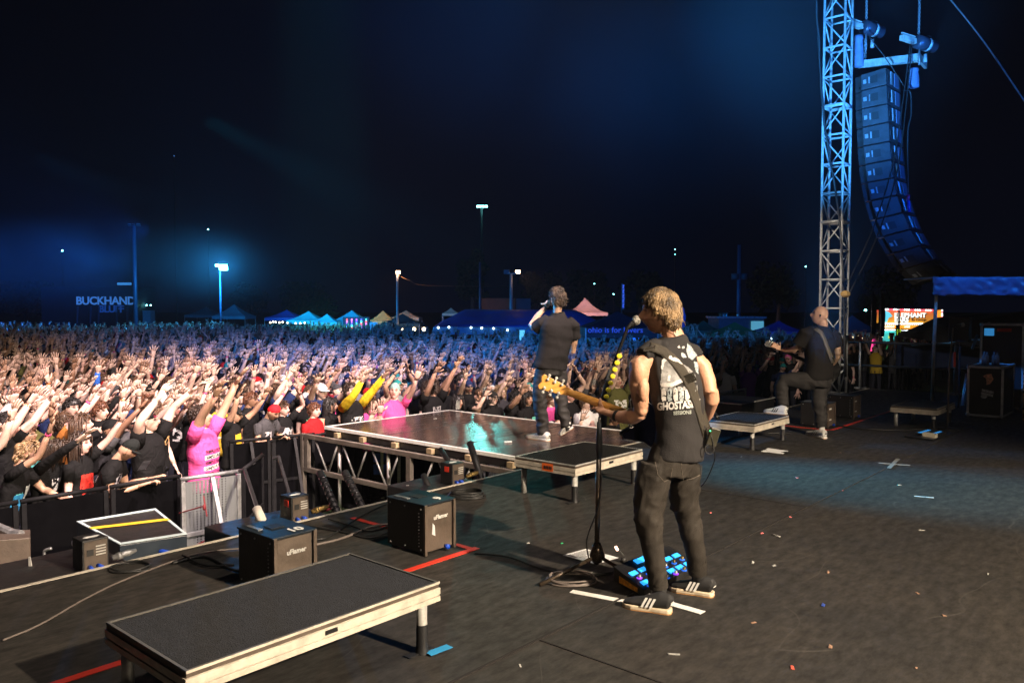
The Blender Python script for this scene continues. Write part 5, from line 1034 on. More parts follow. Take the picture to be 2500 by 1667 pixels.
def arm_dirs(pose, sg, rr):
    q = lambda a, b: rr.uniform(a, b)
    if pose == 'up': return nr([sg*q(.0, .4), q(.3, 1.0), q(.7, 1)]), nr([sg*q(-.2, .3), q(.2, .9), q(.8, 1)])
    if pose == 'wave': return nr([sg*.15+q(-.1,.1), q(.7, 1.1), q(.5, .9)]), nr([q(-.2, .2), q(.5, 1.0), q(.7, 1)])
    if pose == 'clap': return nr([sg*.45, q(.3, .6), .75]), nr([-sg*.62, q(.1, .4), .75])
    if pose == 'half': return nr([sg*.25, .35, -.55]), nr([sg*.05, q(.4,.7), .8])
    if pose == 'phone': return nr([sg*.22, .35, -.7]), nr([-sg*.35, .85, .25])
    if pose == 'phoneup': return nr([sg*.2, .8, .1]), nr([-sg*.25, .45, .85])
    if pose == 'lean': return nr([sg*.35, .5, -.65]), nr([-sg*.55, .75, -.12])
    return nr([sg*.2, .08, -.95]), nr([sg*.03, .35, -.85])
def person_mesh(rr, left='up', right='up', style='short', beard=0, female=False, sleeve='short', lod=0, yaw=0, pitch=.15, lean=(0, 0), wide=1.0, cols=None):
    """a standing figure, feet at the origin, facing +Y; returns a builder per part"""
    P = {k: MB() for k in ('body', 'shirt', 'trousers', 'hair', 'band', 'sleeves')}; K = cols or {}
    FS = (2.4, 1.6)[lod > 0] if lod < 2 else 1; ck = lambda k: K.get(k, (1, 1, 1)); na = (8, 6, 4)[lod]; hips = .95; sw = (.165 if female else .185)*wide
    B, Sh, Tr, Ha = P['body'], P['shirt'], P['trousers'], P['hair']
    R = rotm(yaw, pitch, rr.uniform(-.12, .12)); nb = np.array([0, -.01, 1.47]); hc = nb + R[2]*.155 + R[1]*.03
    B.tube([nb - [0, 0, .07], nb, nb + R[2]*.08, hc - R[2]*.02 - R[1]*.02], [.085, .062, .054, .058], n=na+2, col=ck('skin'))
    if lod == 0: head(B, hc, R, 26, 30, beard)
    elif lod == 1: head(B, hc, R, 16, 14, beard, ears=False)
    else: B.ell(hc, (.078, .097, .118), ax=R, nu=6, nv=5)
    if K: B.c[-1] = B.c[-1]*np.array(K['skin']) if lod < 2 else np.tile(np.array(K['skin']), (len(B.c[-1]), 1))
    if K and lod == 0: B.c[-3] = B.c[-3]*1
    if style != 'bald':
        hair_dome(Ha, hc, R, style if style not in ('capback',) else 'cap', *((16, 11), (10, 7), (6, 5))[lod], seed=rr.randrange(9999), col=ck('hair'))
        if lod == 0 and not K:
            ns = {'short': 260, 'fringe': 260, 'curly': 320, 'long': 240, 'bun': 200, 'cap': 60 if female else 0}.get(style, 0); cn = np.array(tuple(hc))
            while ns > 0:
                d = nr([rr.gauss(0, 1) for _ in range(3)]); lg = style == 'long' or style == 'cap'
                if d[2] < -.3 + .75*max(0, d[1]+.3) or (d[1] > .3 and d[2] < .35): continue
                ns -= 1; p = (d*np.array([.086, .108, .130]))@R + cn; dw = d@R; t = -R[2]*(1.0 if not style == 'curly' else .2) + R[0]*d[0]*.5 - R[1]*.2 + np.array([rr.gauss(0, .35) for _ in range(3)]); t = nr(t - dw*np.dot(t, dw) + dw*(.15 if style != 'curly' else .6)); L_ = rr.uniform(.03, .06)
                if style == 'cap': p = p - R[2]*.09
                c1 = rr.uniform(.55, 1.7)
                if lg and d[1] < .45: q = p + t*.06; e_ = q + np.array([d[0]*.03, 0, -1])*rr.uniform(.12, .30) + (cn-q)*[.12, .12, 0]; pts = [p, q, (q+e_)/2 + dw*.012, e_]
                else: pts = [p, p+t*L_*.6+dw*.004, p+t*L_-dw*.004]
                Ha.tube(pts, [.007, .006, .005, .002][:len(pts)] if len(pts) == 4 else [.007, .006, .002], n=4, col=(c1, c1, c1))
        if style in ('cap', 'capback') and lod < 2: cap_brim(Ha, hc, R, style == 'capback', col=ck('hair'))
    w2 = wide*(.92 if female else 1)
    if lod == 2: rings = [(1.50, .06, .05), (1.42, .18, .10), (1.0, .17, .12), (.8, .17, .12)]
    else: rings = [(1.515, .066, .055), (1.485, .10, .07), (1.455, .155, .088), (1.40, .192, .105), (1.28, .19 , .122 if not female else .132), (1.12, .168, .118), (1.0, .175, .125), (.90, .188, .135), (.86, .186, .132)]
    if lod == 0:
        A_ = np.array(rings); zz = np.concatenate([[1.515, 1.49, 1.465], np.linspace(1.44, .86, 20)]); rings = [(z, np.interp(z, A_[::-1, 0], A_[::-1, 1]), np.interp(z, A_[::-1, 0], A_[::-1, 2])) for z in zz]
    Sh.tube([(0, -.01, r[0]) for r in rings], [r[1]*w2 for r in rings], [r[2]*w2 for r in rings], w=(1, 0, 0), n=(26, 10, 6)[lod], col=ck('shirt'))
    if lod == 0:
        V = Sh.v[-1]; sd = rr.uniform(0, 99)
        for i in range(len(V)):
            z = V[i, 2]; k = min(1, max(0, (1.42-z)*5)); q = noise.noise(Vector((V[i, 0]*7+sd, V[i, 1]*7, z*3.2))) ; q2 = noise.noise(Vector((V[i, 0]*9+z*6, V[i, 1]*9+sd, z*10)))
            f_ = 1 + k*(.16*(abs(q)-.2)*-1.6 + .06*q2); V[i, 0] *= f_; V[i, 1] = (V[i, 1]+.01)*f_-.01
    for sg, pose in ((-1, left), (1, right)):
        u, f = arm_dirs(pose, sg, rr); upz = max(0, u[2]); S = np.array([sg*(sw - .015*upz), -.005, 1.415 + .045*upz]); a = (.95 if female else 1.08)*wide**.6
        E_ = S + u*.30; Wr = E_ + f*.265
        pts = [S - u*.02, S + u*.10, S + u*.22, E_, E_ + f*.07, E_ + f*.16, Wr] if lod < 2 else [S, E_, Wr]
        rad = (np.array([.050, .050, .043, .037, .040, .033, .024]) if lod < 2 else np.array([.05, .04, .027]))*a
        B.tube(pts, rad, n=na, col=ck('skin') if sleeve != 'long' or lod < 2 else ck('shirt'))
        x_ = np.array([1., 0, 0]); d_ = nr(f*1.0 + np.array([rr.uniform(-.25, .25), rr.uniform(-.2, .3), rr.uniform(0, .4)])*(1 if pose in ('up', 'wave', 'clap', 'half') else .1))
        if pose == 'clap': x_ = np.array([.3, 1, 0])
        hand(B, Wr, d_, nr(x_ + [0, rr.uniform(-.5, .5), 0]), -sg if pose not in ('down',) else 1, curl=rr.uniform(.0, .32) if pose != 'phone' else .9, spread=rr.uniform(.25, .6), lod=lod, s=1.28, col=ck('skin'), rnd_=rr)
        if sleeve == 'short': Sh.tube([S - u*.03 - [0, 0, .01], S + u*.05, S + u*.17], np.array([.062, .064, .060])*a, n=na+2, col=ck('shirt'))
        elif sleeve == 'long': (Sh if K else P['sleeves']).tube([S - u*.03 - [0, 0, .01], S + u*.10, S + u*.22, E_, E_ + f*.10, Wr - f*.015], np.array([.062, .062, .056, .050, .047, .034])*a, n=na+2, col=ck('shirt'))
        if sg == K.get('bandside', 1) and lod < 2 and sleeve != 'long': P['band'].tube([Wr - f*.035, Wr - f*.012], [.030, .029], n=na, col=ck('band'))
    if lod == 0: B.tube([(0, -.01, 1.45), (0, -.01, 1.3), (0, 0, .95)], np.array([.13, .16, .15])*w2, np.array([.07, .09, .10])*w2, w=(1, 0, 0), n=10, col=ck('skin'))
    hp = [(0, 0, .98), (0, 0, .90), (0, 0, .84)]
    if lod < 2:
        Tr.tube(hp, np.array([.155, .175, .15])*w2, np.array([.11, .125, .11])*w2, w=(1, 0, 0), n=na+2, col=ck('pants'))
    for sg in (-1, 1): Tr.tube([(sg*.085, 0, .90), (sg*.095, .01, .48), (sg*.10, -.01, .09)] , np.array([.088, .062, .048])*w2, n=max(4, na-1), col=ck('pants')); Tr.tube([(sg*.10, -.06, .04), (sg*.10, .06, .045), (sg*.11, .17, .03)], [.04, .045, .03], [.04, .04, .025], w=(1, 0, 0), n=max(4, na-2), col=(.3, .3, .3) if not K else (.02, .02, .02))
    if lean != (0, 0):
        for mb in P.values():
            for V in mb.v:
                k = np.clip(V[:, 2] - .85, 0, 9); V[:, 0] += lean[0]*k; V[:, 1] += lean[1]*k; V[:, 2] -= .35*(abs(lean[1])+abs(lean[0]))*lean[1]*k if lean[1] > .3 else 0
    return P
# ------------------------------------------------------------------ crowd materials
M_skin = mat('crowd_skin', rough=.5, var=.08, scale=14, objcol=True, attr='tint')
M_fhair = mat('fan_hair_strands', rough=.45, var=.1, scale=20, objcol=True, attr='tint')
M_hair = mat('crowd_hair', rough=.55, var=.45, scale=60, objcol=True, bump=.8, bscale=130, stretch=(1, 1, .25))
M_cloth = bpy.data.materials.new('crowd_cloth'); M_cloth.use_nodes = True; N = M_cloth.node_tree.nodes; L = M_cloth.node_tree.links; b = N['Principled BSDF']; b.inputs['Specular IOR Level'].default_value = .12; b.inputs['Roughness'].default_value = .85
oi = N.new('ShaderNodeObjectInfo'); tc = N.new('ShaderNodeTexCoord'); sp = N.new('ShaderNodeSeparateXYZ'); L.new(tc.outputs['Object'], sp.inputs[0])
def mth(op, a, b_=None, c_=None):
    n = N.new('ShaderNodeMath'); n.operation = op
    for i, q in enumerate((a, b_, c_)):
        if q is None: continue
        if isinstance(q, (int, float)): n.inputs[i].default_value = q
        else: L.new(q, n.inputs[i])
    return n.outputs[0]
ax_ = mth('ABSOLUTE', sp.outputs['X']); inx = mth('LESS_THAN', ax_, .115); inz = mth('LESS_THAN', mth('ABSOLUTE', mth('SUBTRACT', sp.outputs['Z'], 1.24)), mth('ADD', .045, mth('MULTIPLY', oi.outputs['Random'], .07)))
fr = mth('GREATER_THAN', sp.outputs['Y'], 0.02); nz = N.new('ShaderNodeTexNoise'); nz.inputs['Scale'].default_value = 16; nz.inputs['Detail'].default_value = 3
va = N.new('ShaderNodeVectorMath'); va.operation = 'ADD'; cx = N.new('ShaderNodeCombineXYZ'); L.new(mth('MULTIPLY', oi.outputs['Random'], 50), cx.inputs[0]); L.new(tc.outputs['Object'], va.inputs[0]); L.new(cx.outputs[0], va.inputs[1]); L.new(va.outputs[0], nz.inputs[0])
msk = mth('MULTIPLY', mth('MULTIPLY', mth('MULTIPLY', inx, inz), fr), mth('MULTIPLY', mth('GREATER_THAN', nz.outputs['Fac'], .52), mth('GREATER_THAN', oi.outputs['Alpha'], .5)))
hue = N.new('ShaderNodeCombineColor'); hue.mode = 'HSV'; L.new(mth('FRACT', mth('MULTIPLY', oi.outputs['Random'], 7.3)), hue.inputs[0]); L.new(mth('MULTIPLY', mth('GREATER_THAN', mth('FRACT', mth('MULTIPLY', oi.outputs['Random'], 13.1)), .6), .75), hue.inputs[1]); hue.inputs[2].default_value = .6
mx = N.new('ShaderNodeMix'); mx.data_type = 'RGBA'; L.new(msk, mx.inputs[0]); L.new(oi.outputs['Color'], mx.inputs['A']); L.new(hue.outputs[0], mx.inputs['B']); L.new(mx.outputs['Result'], b.inputs['Base Color'])
n2 = N.new('ShaderNodeTexNoise'); n2.inputs['Scale'].default_value = 9; n2.inputs['Distortion'].default_value = 1.5; L.new(va.outputs[0], n2.inputs[0]); bp = N.new('ShaderNodeBump'); bp.inputs['Strength'].default_value = .6; bp.inputs['Distance'].default_value = .03; L.new(n2.outputs['Fac'], bp.inputs['Height']); L.new(bp.outputs[0], b.inputs['Normal'])
M_band = mat('paper_wristband', rough=.5, var=.05, objcol=True)
SKINS = {'pale': (.70, .50, .42), 'fair': (.60, .41, .33), 'tan': (.42, .25, .17), 'brown': (.22, .12, .075), 'rosy': (.66, .41, .35)}
HAIRS = {'black': (.012, .010, .010), 'brown': (.06, .032, .018), 'dark brown': (.03, .018, .012), 'blond': (.24, .155, .08), 'auburn': (.09, .035, .018), 'grey': (.22, .21, .20), 'pink': (.6, .12, .3), 'teal': (.03, .3, .32)}
SHIRTS = {'black': (.0075, .0075, .008), 'charcoal': (.05, .05, .055), 'white': (.62, .62, .62), 'red': (.33, .012, .015), 'navy': (.015, .025, .08), 'pink': (.62, .075, .26), 'grey': (.2, .2, .2), 'olive': (.09, .09, .03), 'yellow': (.45, .30, .03), 'teal': (.02, .2, .2), 'maroon': (.15, .01, .02), 'blue': (.03, .12, .5), 'orange': (.35, .13, .03), 'purple': (.14, .03, .25)}
BANDS = {'pink': (.85, .08, .25), 'orange': (.8, .2, .03), 'black': (.02, .02, .02), 'white': (.7, .7, .7)}
FACE = math.atan2(-T2.y, -T2.x) - pi/2        # facing the stage
USED = set()
TGT = st(8.5, 3.0)
def facing(x, y): return math.atan2(TGT.y-y, TGT.x-x) - pi/2
def put_person(rr, loc, rz, scale, o, label, group='crowd'):
    """o: options of one audience member"""
    root = thing('person', label, 'person', loc, rz, group='fans standing in the audience', scale=scale)
    P = person_mesh(rr, o['left'], o['right'], o['style'], o.get('beard', 0), o.get('female', False), o.get('sleeve', 'short'), o.get('lod', 0), o.get('yaw', 0), o.get('pitch', .12), o.get('lean', (0, 0)), o.get('wide', 1.0))
    b = P['body'].build('body', M_skin, root, smooth=True, attr=True, world=False); b.color = (*o['skin'], 1)
    b = P['shirt'].build('jacket' if o.get('sleeve') == 'long' else 'shirt', M_cloth, root, smooth=True, world=False); b.color = (*o['shirt'], 1.0 if o.get('print', True) else 0.0); sh = b
    b = P['trousers'].build('trousers', M_cloth, root, smooth=True, world=False); b.color = (.02, .02, .03, 0)
    if P['sleeves'].n: b = P['sleeves'].build('sleeves', M_cloth, root, smooth=True, world=False); b.color = (*o.get('sleevecol', o['shirt']), 0)
    if P['hair'].n:
        nm = 'cap' if o['style'] in ('cap', 'capback') else 'beanie' if o['style'] == 'beanie' else 'bandana' if o['style'] == 'bandana' else 'hair'
        b = P['hair'].build(nm, M_fhair if nm == 'hair' else M_cloth, root, smooth=True, world=False, attr=nm == 'hair'); b.color = (*o['hair'], 0)
    if P['band'].n and o.get('band'): b = P['band'].build('wristband', M_band, root, smooth=True, world=False); b.color = (*o['band'], 1)
    return root, sh, P
def place_head(px, py, Y, rr, o, label, drz=0.0, hfac=1.0):
    hcz = W(px, py, Y); h = 1.625*hfac; sc = min(1.07, max(.93, (hcz.z-GZ)/h)); lift = hcz.z - GZ - h*sc; rz = facing(hcz.x, hcz.y)*.75 + FACE*.25 + drz
    lx, ly = o.get('lean', (0, 0)); off = Vector((lx*.75, ly*.75, 0)); off.rotate(Matrix.Rotation(rz, 3, 'Z'))
    return put_person(rr, (hcz.x-off.x*sc, hcz.y-off.y*sc, GZ+max(lift, -.12)), rz, sc, o, label)
rr = random.Random(77); S_, H_, K_ = SHIRTS, HAIRS, SKINS
def O(skin='fair', shirt='black', hair='brown', style='short', left='up', right='up', **k): return dict(skin=K_[skin], shirt=S_[shirt] if isinstance(shirt, str) else shirt, hair=H_[hair] if isinstance(hair, str) and hair in H_ else (S_[hair] if isinstance(hair, str) else hair), style=style, left=left, right=right, **k)
FANS = [
 (56,1108,7.75, O('tan','black','blond','bun','lean','up',female=True,yaw=.5,pitch=-.05,band=BANDS['pink'],lean=(0,.25)), 'blond woman in black shirt with blue print leaning on the barrier, one arm raised',.25),
 (122,1100,8.15, O('fair','black','dark brown','long','down','wave',sleeve='long',yaw=.2,pitch=-.2,lean=(.1,.2)), 'dark haired fan in black long sleeves with arm stretched out, beside the blond woman',.1),
 (196,1085,8.35, O('rosy','black','dark brown','long','wave','down',female=True,band=BANDS['pink'],yaw=.2,print=False), 'fan in black top with red print between the blond woman and the baseball jersey man',0),
 (291,1088,8.25, O('tan','black',(.012,.014,.014),'cap','phone','phone',beard=.6,yaw=.15,pitch=-.42,lean=(0,.32),sleeve='short'), 'bearded man in black baseball jersey and cap looking down, leaning on the barrier',.35),
 (364,1030,8.85, O('fair','black',(.02,.02,.02),'capback','up','clap',yaw=.35,pitch=.2,wide=1.18,print=False), 'big man in black jersey and black backward cap with arms over his head',.1),
 (497,1020,8.95, O('tan','pink','dark brown','short','up','up',yaw=.2,pitch=.3,wide=1.12,band=BANDS['pink'],print=False), 'fan in bright pink lettered shirt with both arms up at the mesh barrier',.1),
 (566,1012,10.9, O('tan','black',(.015,.015,.015),'cap','up','up',yaw=.4,pitch=-.1,print=False), 'fan in black cap and black shirt with yellow print behind the corner of the barrier',.2),
 (656,1002,11.35, O('tan','charcoal',(.75,.02,.03),'bandana','phone','phone',yaw=.1,pitch=-.4,beard=.4,lean=(0,.25)), 'man in red bandana and grey shirt looking down at his phone',.1),
 (692,998,11.75, O('rosy','black','brown','bun','clap','clap',female=True,yaw=.1,pitch=.05,band=BANDS['pink']), 'smiling woman with hands clapping overhead, right of the red bandana man',0),
 (767,1003,11.75, O('rosy','red','auburn','short','down','down',female=True,yaw=.15,pitch=.1,print=False,wide=1.1), 'woman in plain dark red top standing arms down by the deck corner',0),
 (805,990,12.0, O('tan','black','black','long','down','down',female=True,yaw=.45,pitch=.05,sleeve='none',print=False), 'woman with long black hair in black tank top between red and yellow shirts',0),
 (861,958,11.9, O('fair','black','dark brown','short','wave','wave',sleeve='long',sleevecol=(.75, .55, .03),yaw=-.1,pitch=.4,print=True,beard=.3), 'fan in yellow sleeved varsity jacket with both arms stretched up',0),
 (903,985,12.2, O('fair','pink','brown','long','down','half',female=True,yaw=.3,print=False), 'fan in pink lettered shirt just right of the yellow jacket',0),
 (962,957,12.1, O('rosy','pink',(.2,.32,.30),'beanie','wave','half',female=True,yaw=-.35,pitch=.25,print=False,band=BANDS['pink']), 'woman in pink shirt and pale green beanie reaching towards the singer',-.5),
 (1057,948,12.8, O('tan','black','dark brown','short','up','up',yaw=-2.9,pitch=.1,print=False), 'man in black shirt with blue and white lettering turned half away',0),
 (1118,983,13.1, O('tan','black','black','long','phoneup','down',female=True,print=False), 'dark haired woman holding up a phone at the far corner of the deck',0),
 (1169,968,13.2, O('fair','black',(.05,.03,.02),'cap','down','phoneup',print=True), 'young man in brown cap and black shirt filming with a phone',0),
 (1203,973,13.1, O('pale','black',(.015,.015,.015),'cap','down','down',female=True,print=True), 'woman in black cap and black shirt right of the brown cap man',0),
 (1225,958,13.7, O('pale','charcoal','blond','long','half','up',female=True), 'blond woman with open palm raised left of the singer foot',0),
 (1256,972,13.1, O('tan','black','black','bun','lean','wave',female=True,yaw=.5), 'black haired woman in print tank top leaning on the deck side barrier',0),
 (1289,975,13.0, O('tan','black','black','long','half','down',female=True,yaw=-.2), 'woman with very long black hair just left of the singer legs',0),
 (1346,978,12.8, O('fair','pink','brown','short','lean','down',beard=.7,yaw=.4,print=False), 'bearded man in pink shirt seen between the singer legs',0),
 (1391,965,12.6, O('rosy','black','grey','bald','lean','down',beard=.3,yaw=.1,wide=1.1), 'bald man in black shirt with white hand print right of the singer legs',0),
 (1431,985,12.6, O('fair','white','brown','short','down','half',yaw=.2), 'fan in white shirt leaning between bald man and the guitar neck',0),
 (1508,930,13.2, O('fair','olive','brown','short','up','up',beard=.4,yaw=.1,pitch=.3), 'man in brown shirt looking up beside the guitarist forearm',0),
 (1500,1033,11.9, O('tan','black','dark brown','short','down','lean',beard=.5,yaw=-.1,pitch=-.1,lean=(0,.45)), 'bearded man in black leaning on the deck edge below the guitarist arm',.3),
]
persons = []
for (px, py, Y, o, lab, drz) in FANS:
    USED.add(lab); persons.append((place_head(px, py, Y, rr, o, lab, drz), lab))
def proj_text(bvh, s, size, org, ax, ay, dirv, off=.006, bold=.0006, **k):
    m = text_mb(s, size, org, ax, ay, .0, bold, **k); V = m.v[0]; d = Vector(dirv).normalized()
    for i, v in enumerate(V):
        h = bvh.ray_cast(Vector(v) - d*.6, d)
        if h[0] is not None: V[i] = tuple(h[0] - d*off)
    return m
def shirt_bvh(sh):
    me = sh.data; return BVHTree.FromPolygons([v.co.copy() for v in me.vertices], [list(p.vertices) for p in me.polygons])
def chest_text(idx, lines, m_=M_black):
    (root, sh, P), lab = persons[idx]; bv = shirt_bvh(sh)
    for (s, size, z, mm, x) in lines:
        t = proj_text(bv, s, size, (x, .0, z), (-1, 0, 0), (0, 0, 1), (0, -1, 0), align='CENTER'); ob = t.build('shirt_lettering', mm, sh, world=False)
def chest_patch(idx, polys):
    (root, sh, P), lab = persons[idx]; bv = shirt_bvh(sh)
    for (x0, x1, z0, z1, mm, ns) in polys:
        nx = 10; m = MB(); V = []
        for i in range(nx+1):
            for j in range(nx+1):
                x = x0+(x1-x0)*i/nx; z = z0+(z1-z0)*j/nx
                if ns: q = noise.noise_vector(Vector((x*9, z*9, idx)))*ns; x += q.x*(i in (0, nx)) ; z += q.y*(j in (0, nx))
                h = bv.ray_cast(Vector((x, .6, z)), Vector((0, -1, 0))); y = (h[0].y if h[0] is not None else .1) + .002; V.append((x, y, z))
        m.add(V, [[i*(nx+1)+j, (i+1)*(nx+1)+j, (i+1)*(nx+1)+j+1, i*(nx+1)+j+1] for i in range(nx) for j in range(nx)]); m.build('shirt_print', mm, sh, world=False)
for idx, x in ((5, 0), (12, 0)):
    chest_patch(idx, [(-.15, .15, 1.205, 1.25, M_white, 0), (-.15, .15, 1.09, 1.135, M_white, 0)])
    chest_text(idx, [('SIMPLE PLAN', .048, 1.285 - .0575*k, M_black, 0) for k in range(5)])
chest_patch(0, [(-.10, .02, 1.12, 1.30, mat('pale_print', (.45,.5,.5), .7, 0, .5, 60), .02), (.03, .12, 1.05, 1.22, mat('blue_print', (.02,.2,.4), .7, 0, .6, 30), .02)])
chest_patch(2, [(-.12, .10, 1.10, 1.30, mat('red_print', (.5,.02,.01), .7, 0, .5, 40), .03)]); chest_patch(6, [(-.07, .07, 1.02, 1.34, M_yel, .02)])
chest_text(14, [('JUST', .085, 1.32, M_white, 0), ('KID', .075, 1.25, M_white, 0)])
chest_patch(3, [(-.12, .12, 1.17, 1.20, mat('pale_print', (.45,.5,.5), .7), .008)])
# phones held by fans
def phone(px, py, Y, label, tilt=.2):
    c = W(px, py, Y); o = thing('smartphone', label, 'phone', c, group='phones held up by fans')
    ax = Vector((1, .3, .1)).normalized(); ay = Vector((0, tilt, 1)).normalized(); az = ax.cross(ay).normalized()
    m = MB(); m.obox(c, ax, ay, az, .036, .074, .0045); m.build('case', M_blackm, o, bevel=.002)
    m = MB(); m.obox(c+az*.0052+ay*.052-ax*.018, ax, ay, az, .010, .012, .0008); m.build('camera_bump', M_rubber, o)
phone(1118,988,12.75,'black phone held up by the dark haired woman at the deck corner'); phone(1183,958,12.85,'black phone held up by the young man in the brown cap'); phone(352,1136,7.85,'black phone in the hands of the man in the baseball jersey',2.0); phone(688,1050,11.0,'phone in the hands of the red bandana man',2.0); phone(277,907,14.5,'dark phone held up high in the left part of the crowd'); phone(1537,888,14.0,'pale phone beside the guitarist left arm')
# ------------------------------------------------------------------ procedural crowd
def tmin(s):
    if s < 4.45: return 8.62
    if s < 5.5: return 10.2
    if s < 9.7: return 10.15
    return 8.05
rg = np.random.RandomState(5); cand = []
Lst = [(W(f[0], f[1], f[2]).xy, f[2]) for f in FANS]
t = 8.05; row = 0
while t < 75:
    sp_ = .52 if t < 20 else .66; s = -62 + rg.rand()*.5
    while s < 75:
        q = st(s + rg.uniform(-.13, .13), t + rg.uniform(-.12, .12)); s += sp_*rg.uniform(.85, 1.3)
        ss, tt2 = q.xy.dot(S2), q.xy.dot(T2)
        if q.y < 5 or q.y > 54 + 7*noise.noise(Vector((q.x*.15, 0, 0))) or abs(q.x/q.y) > .73: continue
        if tt2 < tmin(ss): continue
        px = 1250 + q.x/q.y*FPX
        if px > 1700 and q.y > 34: continue
        if q.y > 22 and rg.rand() < .12: continue
        if q.y > 39 and 1010 < px < 1500: continue
        if any((p-q.xy).length < .40 for p, _ in Lst if _ < 15): continue
        cand.append((q.y, q.x, ss, tt2, px))
    t += .58 if t < 20 else .80
cand.sort(key=lambda c: math.hypot(c[0], c[1]))
NIND = 300 - len(FANS)
ORD = ['front', 'second', 'third', 'fourth', 'fifth', 'sixth', 'seventh', 'eighth', 'ninth', 'tenth', 'eleventh', 'twelfth', 'thirteenth']
ZN = [(90, 'at left photo edge'), (230, 'behind blond woman'), (330, 'behind baseball jersey'), (430, 'behind backward cap'), (560, 'behind pink lettering'), (730, 'behind red bandana'), (830, 'behind tank top'), (930, 'behind yellow sleeves'), (1010, 'behind green beanie'), (1110, 'past deck corner'), (1230, 'left of singer'), (1420, 'behind singer'), (1580, 'between singer and guitarist'), (1900, 'right of guitarist'), (9999, 'by the tower')]
rr = random.Random(31)
SW = ['black']*26 + ['charcoal']*6 + ['grey', 'navy']*2 + list(SHIRTS); arms_n = {('up','up'): 'both arms raised', ('wave','wave'): 'both arms reaching out', ('up','down'): 'one arm raised', ('down','up'): 'one arm raised', ('down','down'): 'arms down', ('clap','clap'): 'clapping overhead', ('wave','down'): 'one arm reaching', ('half','up'): 'one arm high'}
def rand_spec(rr, px):
    up_p = .80 if px < 1650 else .5
    ar = rr.choice([('up','up')]*4 + [('wave','wave')]*3 + [('up','down'),('down','up'),('wave','down'),('half','up'),('clap','clap')]) if rr.random() < up_p else ('down','down')
    fem = rr.random() < .45; hn = rr.choice(['brown','dark brown','black','dark brown','brown','dark brown','black','blond' if rr.random() < .5 else 'brown','auburn','grey' if not fem else 'pink' if rr.random() < .3 else 'brown'])
    sty = rr.choice(['long','long','bun','fringe','cap'] if fem else ['short','short','short','cap','cap','capback','buzz','bald','curly','beanie'])
    hc = H_[hn]; cn = None
    if sty in ('cap','capback','beanie'): cn = rr.choice(['black','black','black','charcoal','navy','white','teal','red']); hc = S_[cn]
    sn = rr.choice(SW); kn = rr.choice(['pale','fair','fair','rosy','tan','fair','brown' if rr.random() < .4 else 'fair']); bn = rr.choice([None,'pink','pink','orange','black','white'])
    return dict(left=ar[0], right=ar[1], style=sty, hair=hc, shirt=S_[sn], skin=K_[kn], female=fem, beard=rr.choice([0,0,.5,.8]) if not fem else 0, band=BANDS[bn] if bn else None, sleeve=rr.choice(['short']*7+['none','none','long']), yaw=rr.uniform(-.35,.35), pitch=rr.uniform(-.05,.35), lean=(rr.uniform(-.08,.08), rr.uniform(-.05,.15)), wide=rr.choice([.92,1,1,1.08,1.18]), sn=sn, hn=hn, cn=cn, kn=kn, bn=bn, **{'print': rr.random() < .6})
def fan_label(o, s_, t_, px):
    row = min(12, max(0, int((t_ - tmin(s_))/.56))); z = next(n for x, n in ZN if px < x)
    hd = f"{o['cn']} {'cap' if o['style'] == 'cap' else 'backward cap' if o['style'] == 'capback' else 'beanie'}" if o['cn'] else ('bald' if o['style'] == 'bald' else f"{'long ' if o['style'] == 'long' else 'curly ' if o['style'] == 'curly' else ''}{o['hn']} hair")
    g = {'short': 'shirt', 'none': 'tank top', 'long': 'long sleeves'}[o['sleeve']]
    return ' '.join(f"{o['sn']} {g}, {hd}, {arms_n[(o['left'], o['right'])]}, {ORD[row]} row {z}".split()[:16])
def hair_ok(o): return o
PANIC = 0
for (y, x, s_, t_, px) in cand[:NIND]:
    for _ in range(60):
        o = rand_spec(rr, px); lab = fan_label(o, s_, t_, px)
        if lab not in USED: break
    USED.add(lab); dist = math.hypot(x, y); o['lod'] = 0 if dist < 17 else 1
    sc = rr.uniform(.93, 1.05)*(.97 if o['female'] else 1.0)
    put_person(rr, (x, y, GZ), facing(x, y) + rr.uniform(-.35, .35), sc, o, lab)
# the remaining crowd: one merged mesh
def pack(P):
    V = []; C = []; F = []; n = 0
    for k in ('body', 'shirt', 'trousers', 'hair', 'band'):
        mb = P[k]
        if not mb.n: continue
        V.append(np.vstack(mb.v)); C.append(np.vstack(mb.c)); F += [[i+n for i in f] for f in mb.f]; n += mb.n
    tot = np.array([len(f) for f in F]); return np.vstack(V), np.vstack(C), np.concatenate([np.array(f) for f in F]), tot
def protos(lod, n, seed):
    out = []; rr = random.Random(seed)
    for i in range(n):
        o = rand_spec(rr, 600); K = dict(skin=o['skin'], hair=o['hair'], shirt=o['shirt'], pants=(.02, .02, .03), band=o['band'] or (.02, .02, .02), bandside=rr.choice([-1, 1]))
        out.append(pack(person_mesh(rr, o['left'], o['right'], o['style'], o['beard'], o['female'], o['sleeve'], lod, o['yaw'], o['pitch'], o['lean'], o['wide'], cols=K)))
    return out
PA, PB = protos(1, 56, 3), protos(2, 50, 9); VV = []; CC = []; LL = []; TT = []; nv = 0
for (y, x, s_, t_, px) in cand[NIND:]:
    V, C, Lp, Tt = (PA if y < 27 else PB)[rr.randrange(56 if y < 27 else 50)]
    a = facing(x, y) + rr.uniform(-.4, .4); c_, s2 = cos(a), sin(a); sc = rr.gauss(.985, .045); sxx = rr.choice([-1, 1])*sc
    X = V[:, 0]*sxx; Y_ = V[:, 1]*sc; VV.append(np.stack([X*c_ - Y_*s2 + x, X*s2 + Y_*c_ + y, V[:, 2]*sc + GZ], 1)); CC.append(C); LL.append(Lp+nv); TT.append(Tt); nv += len(V)
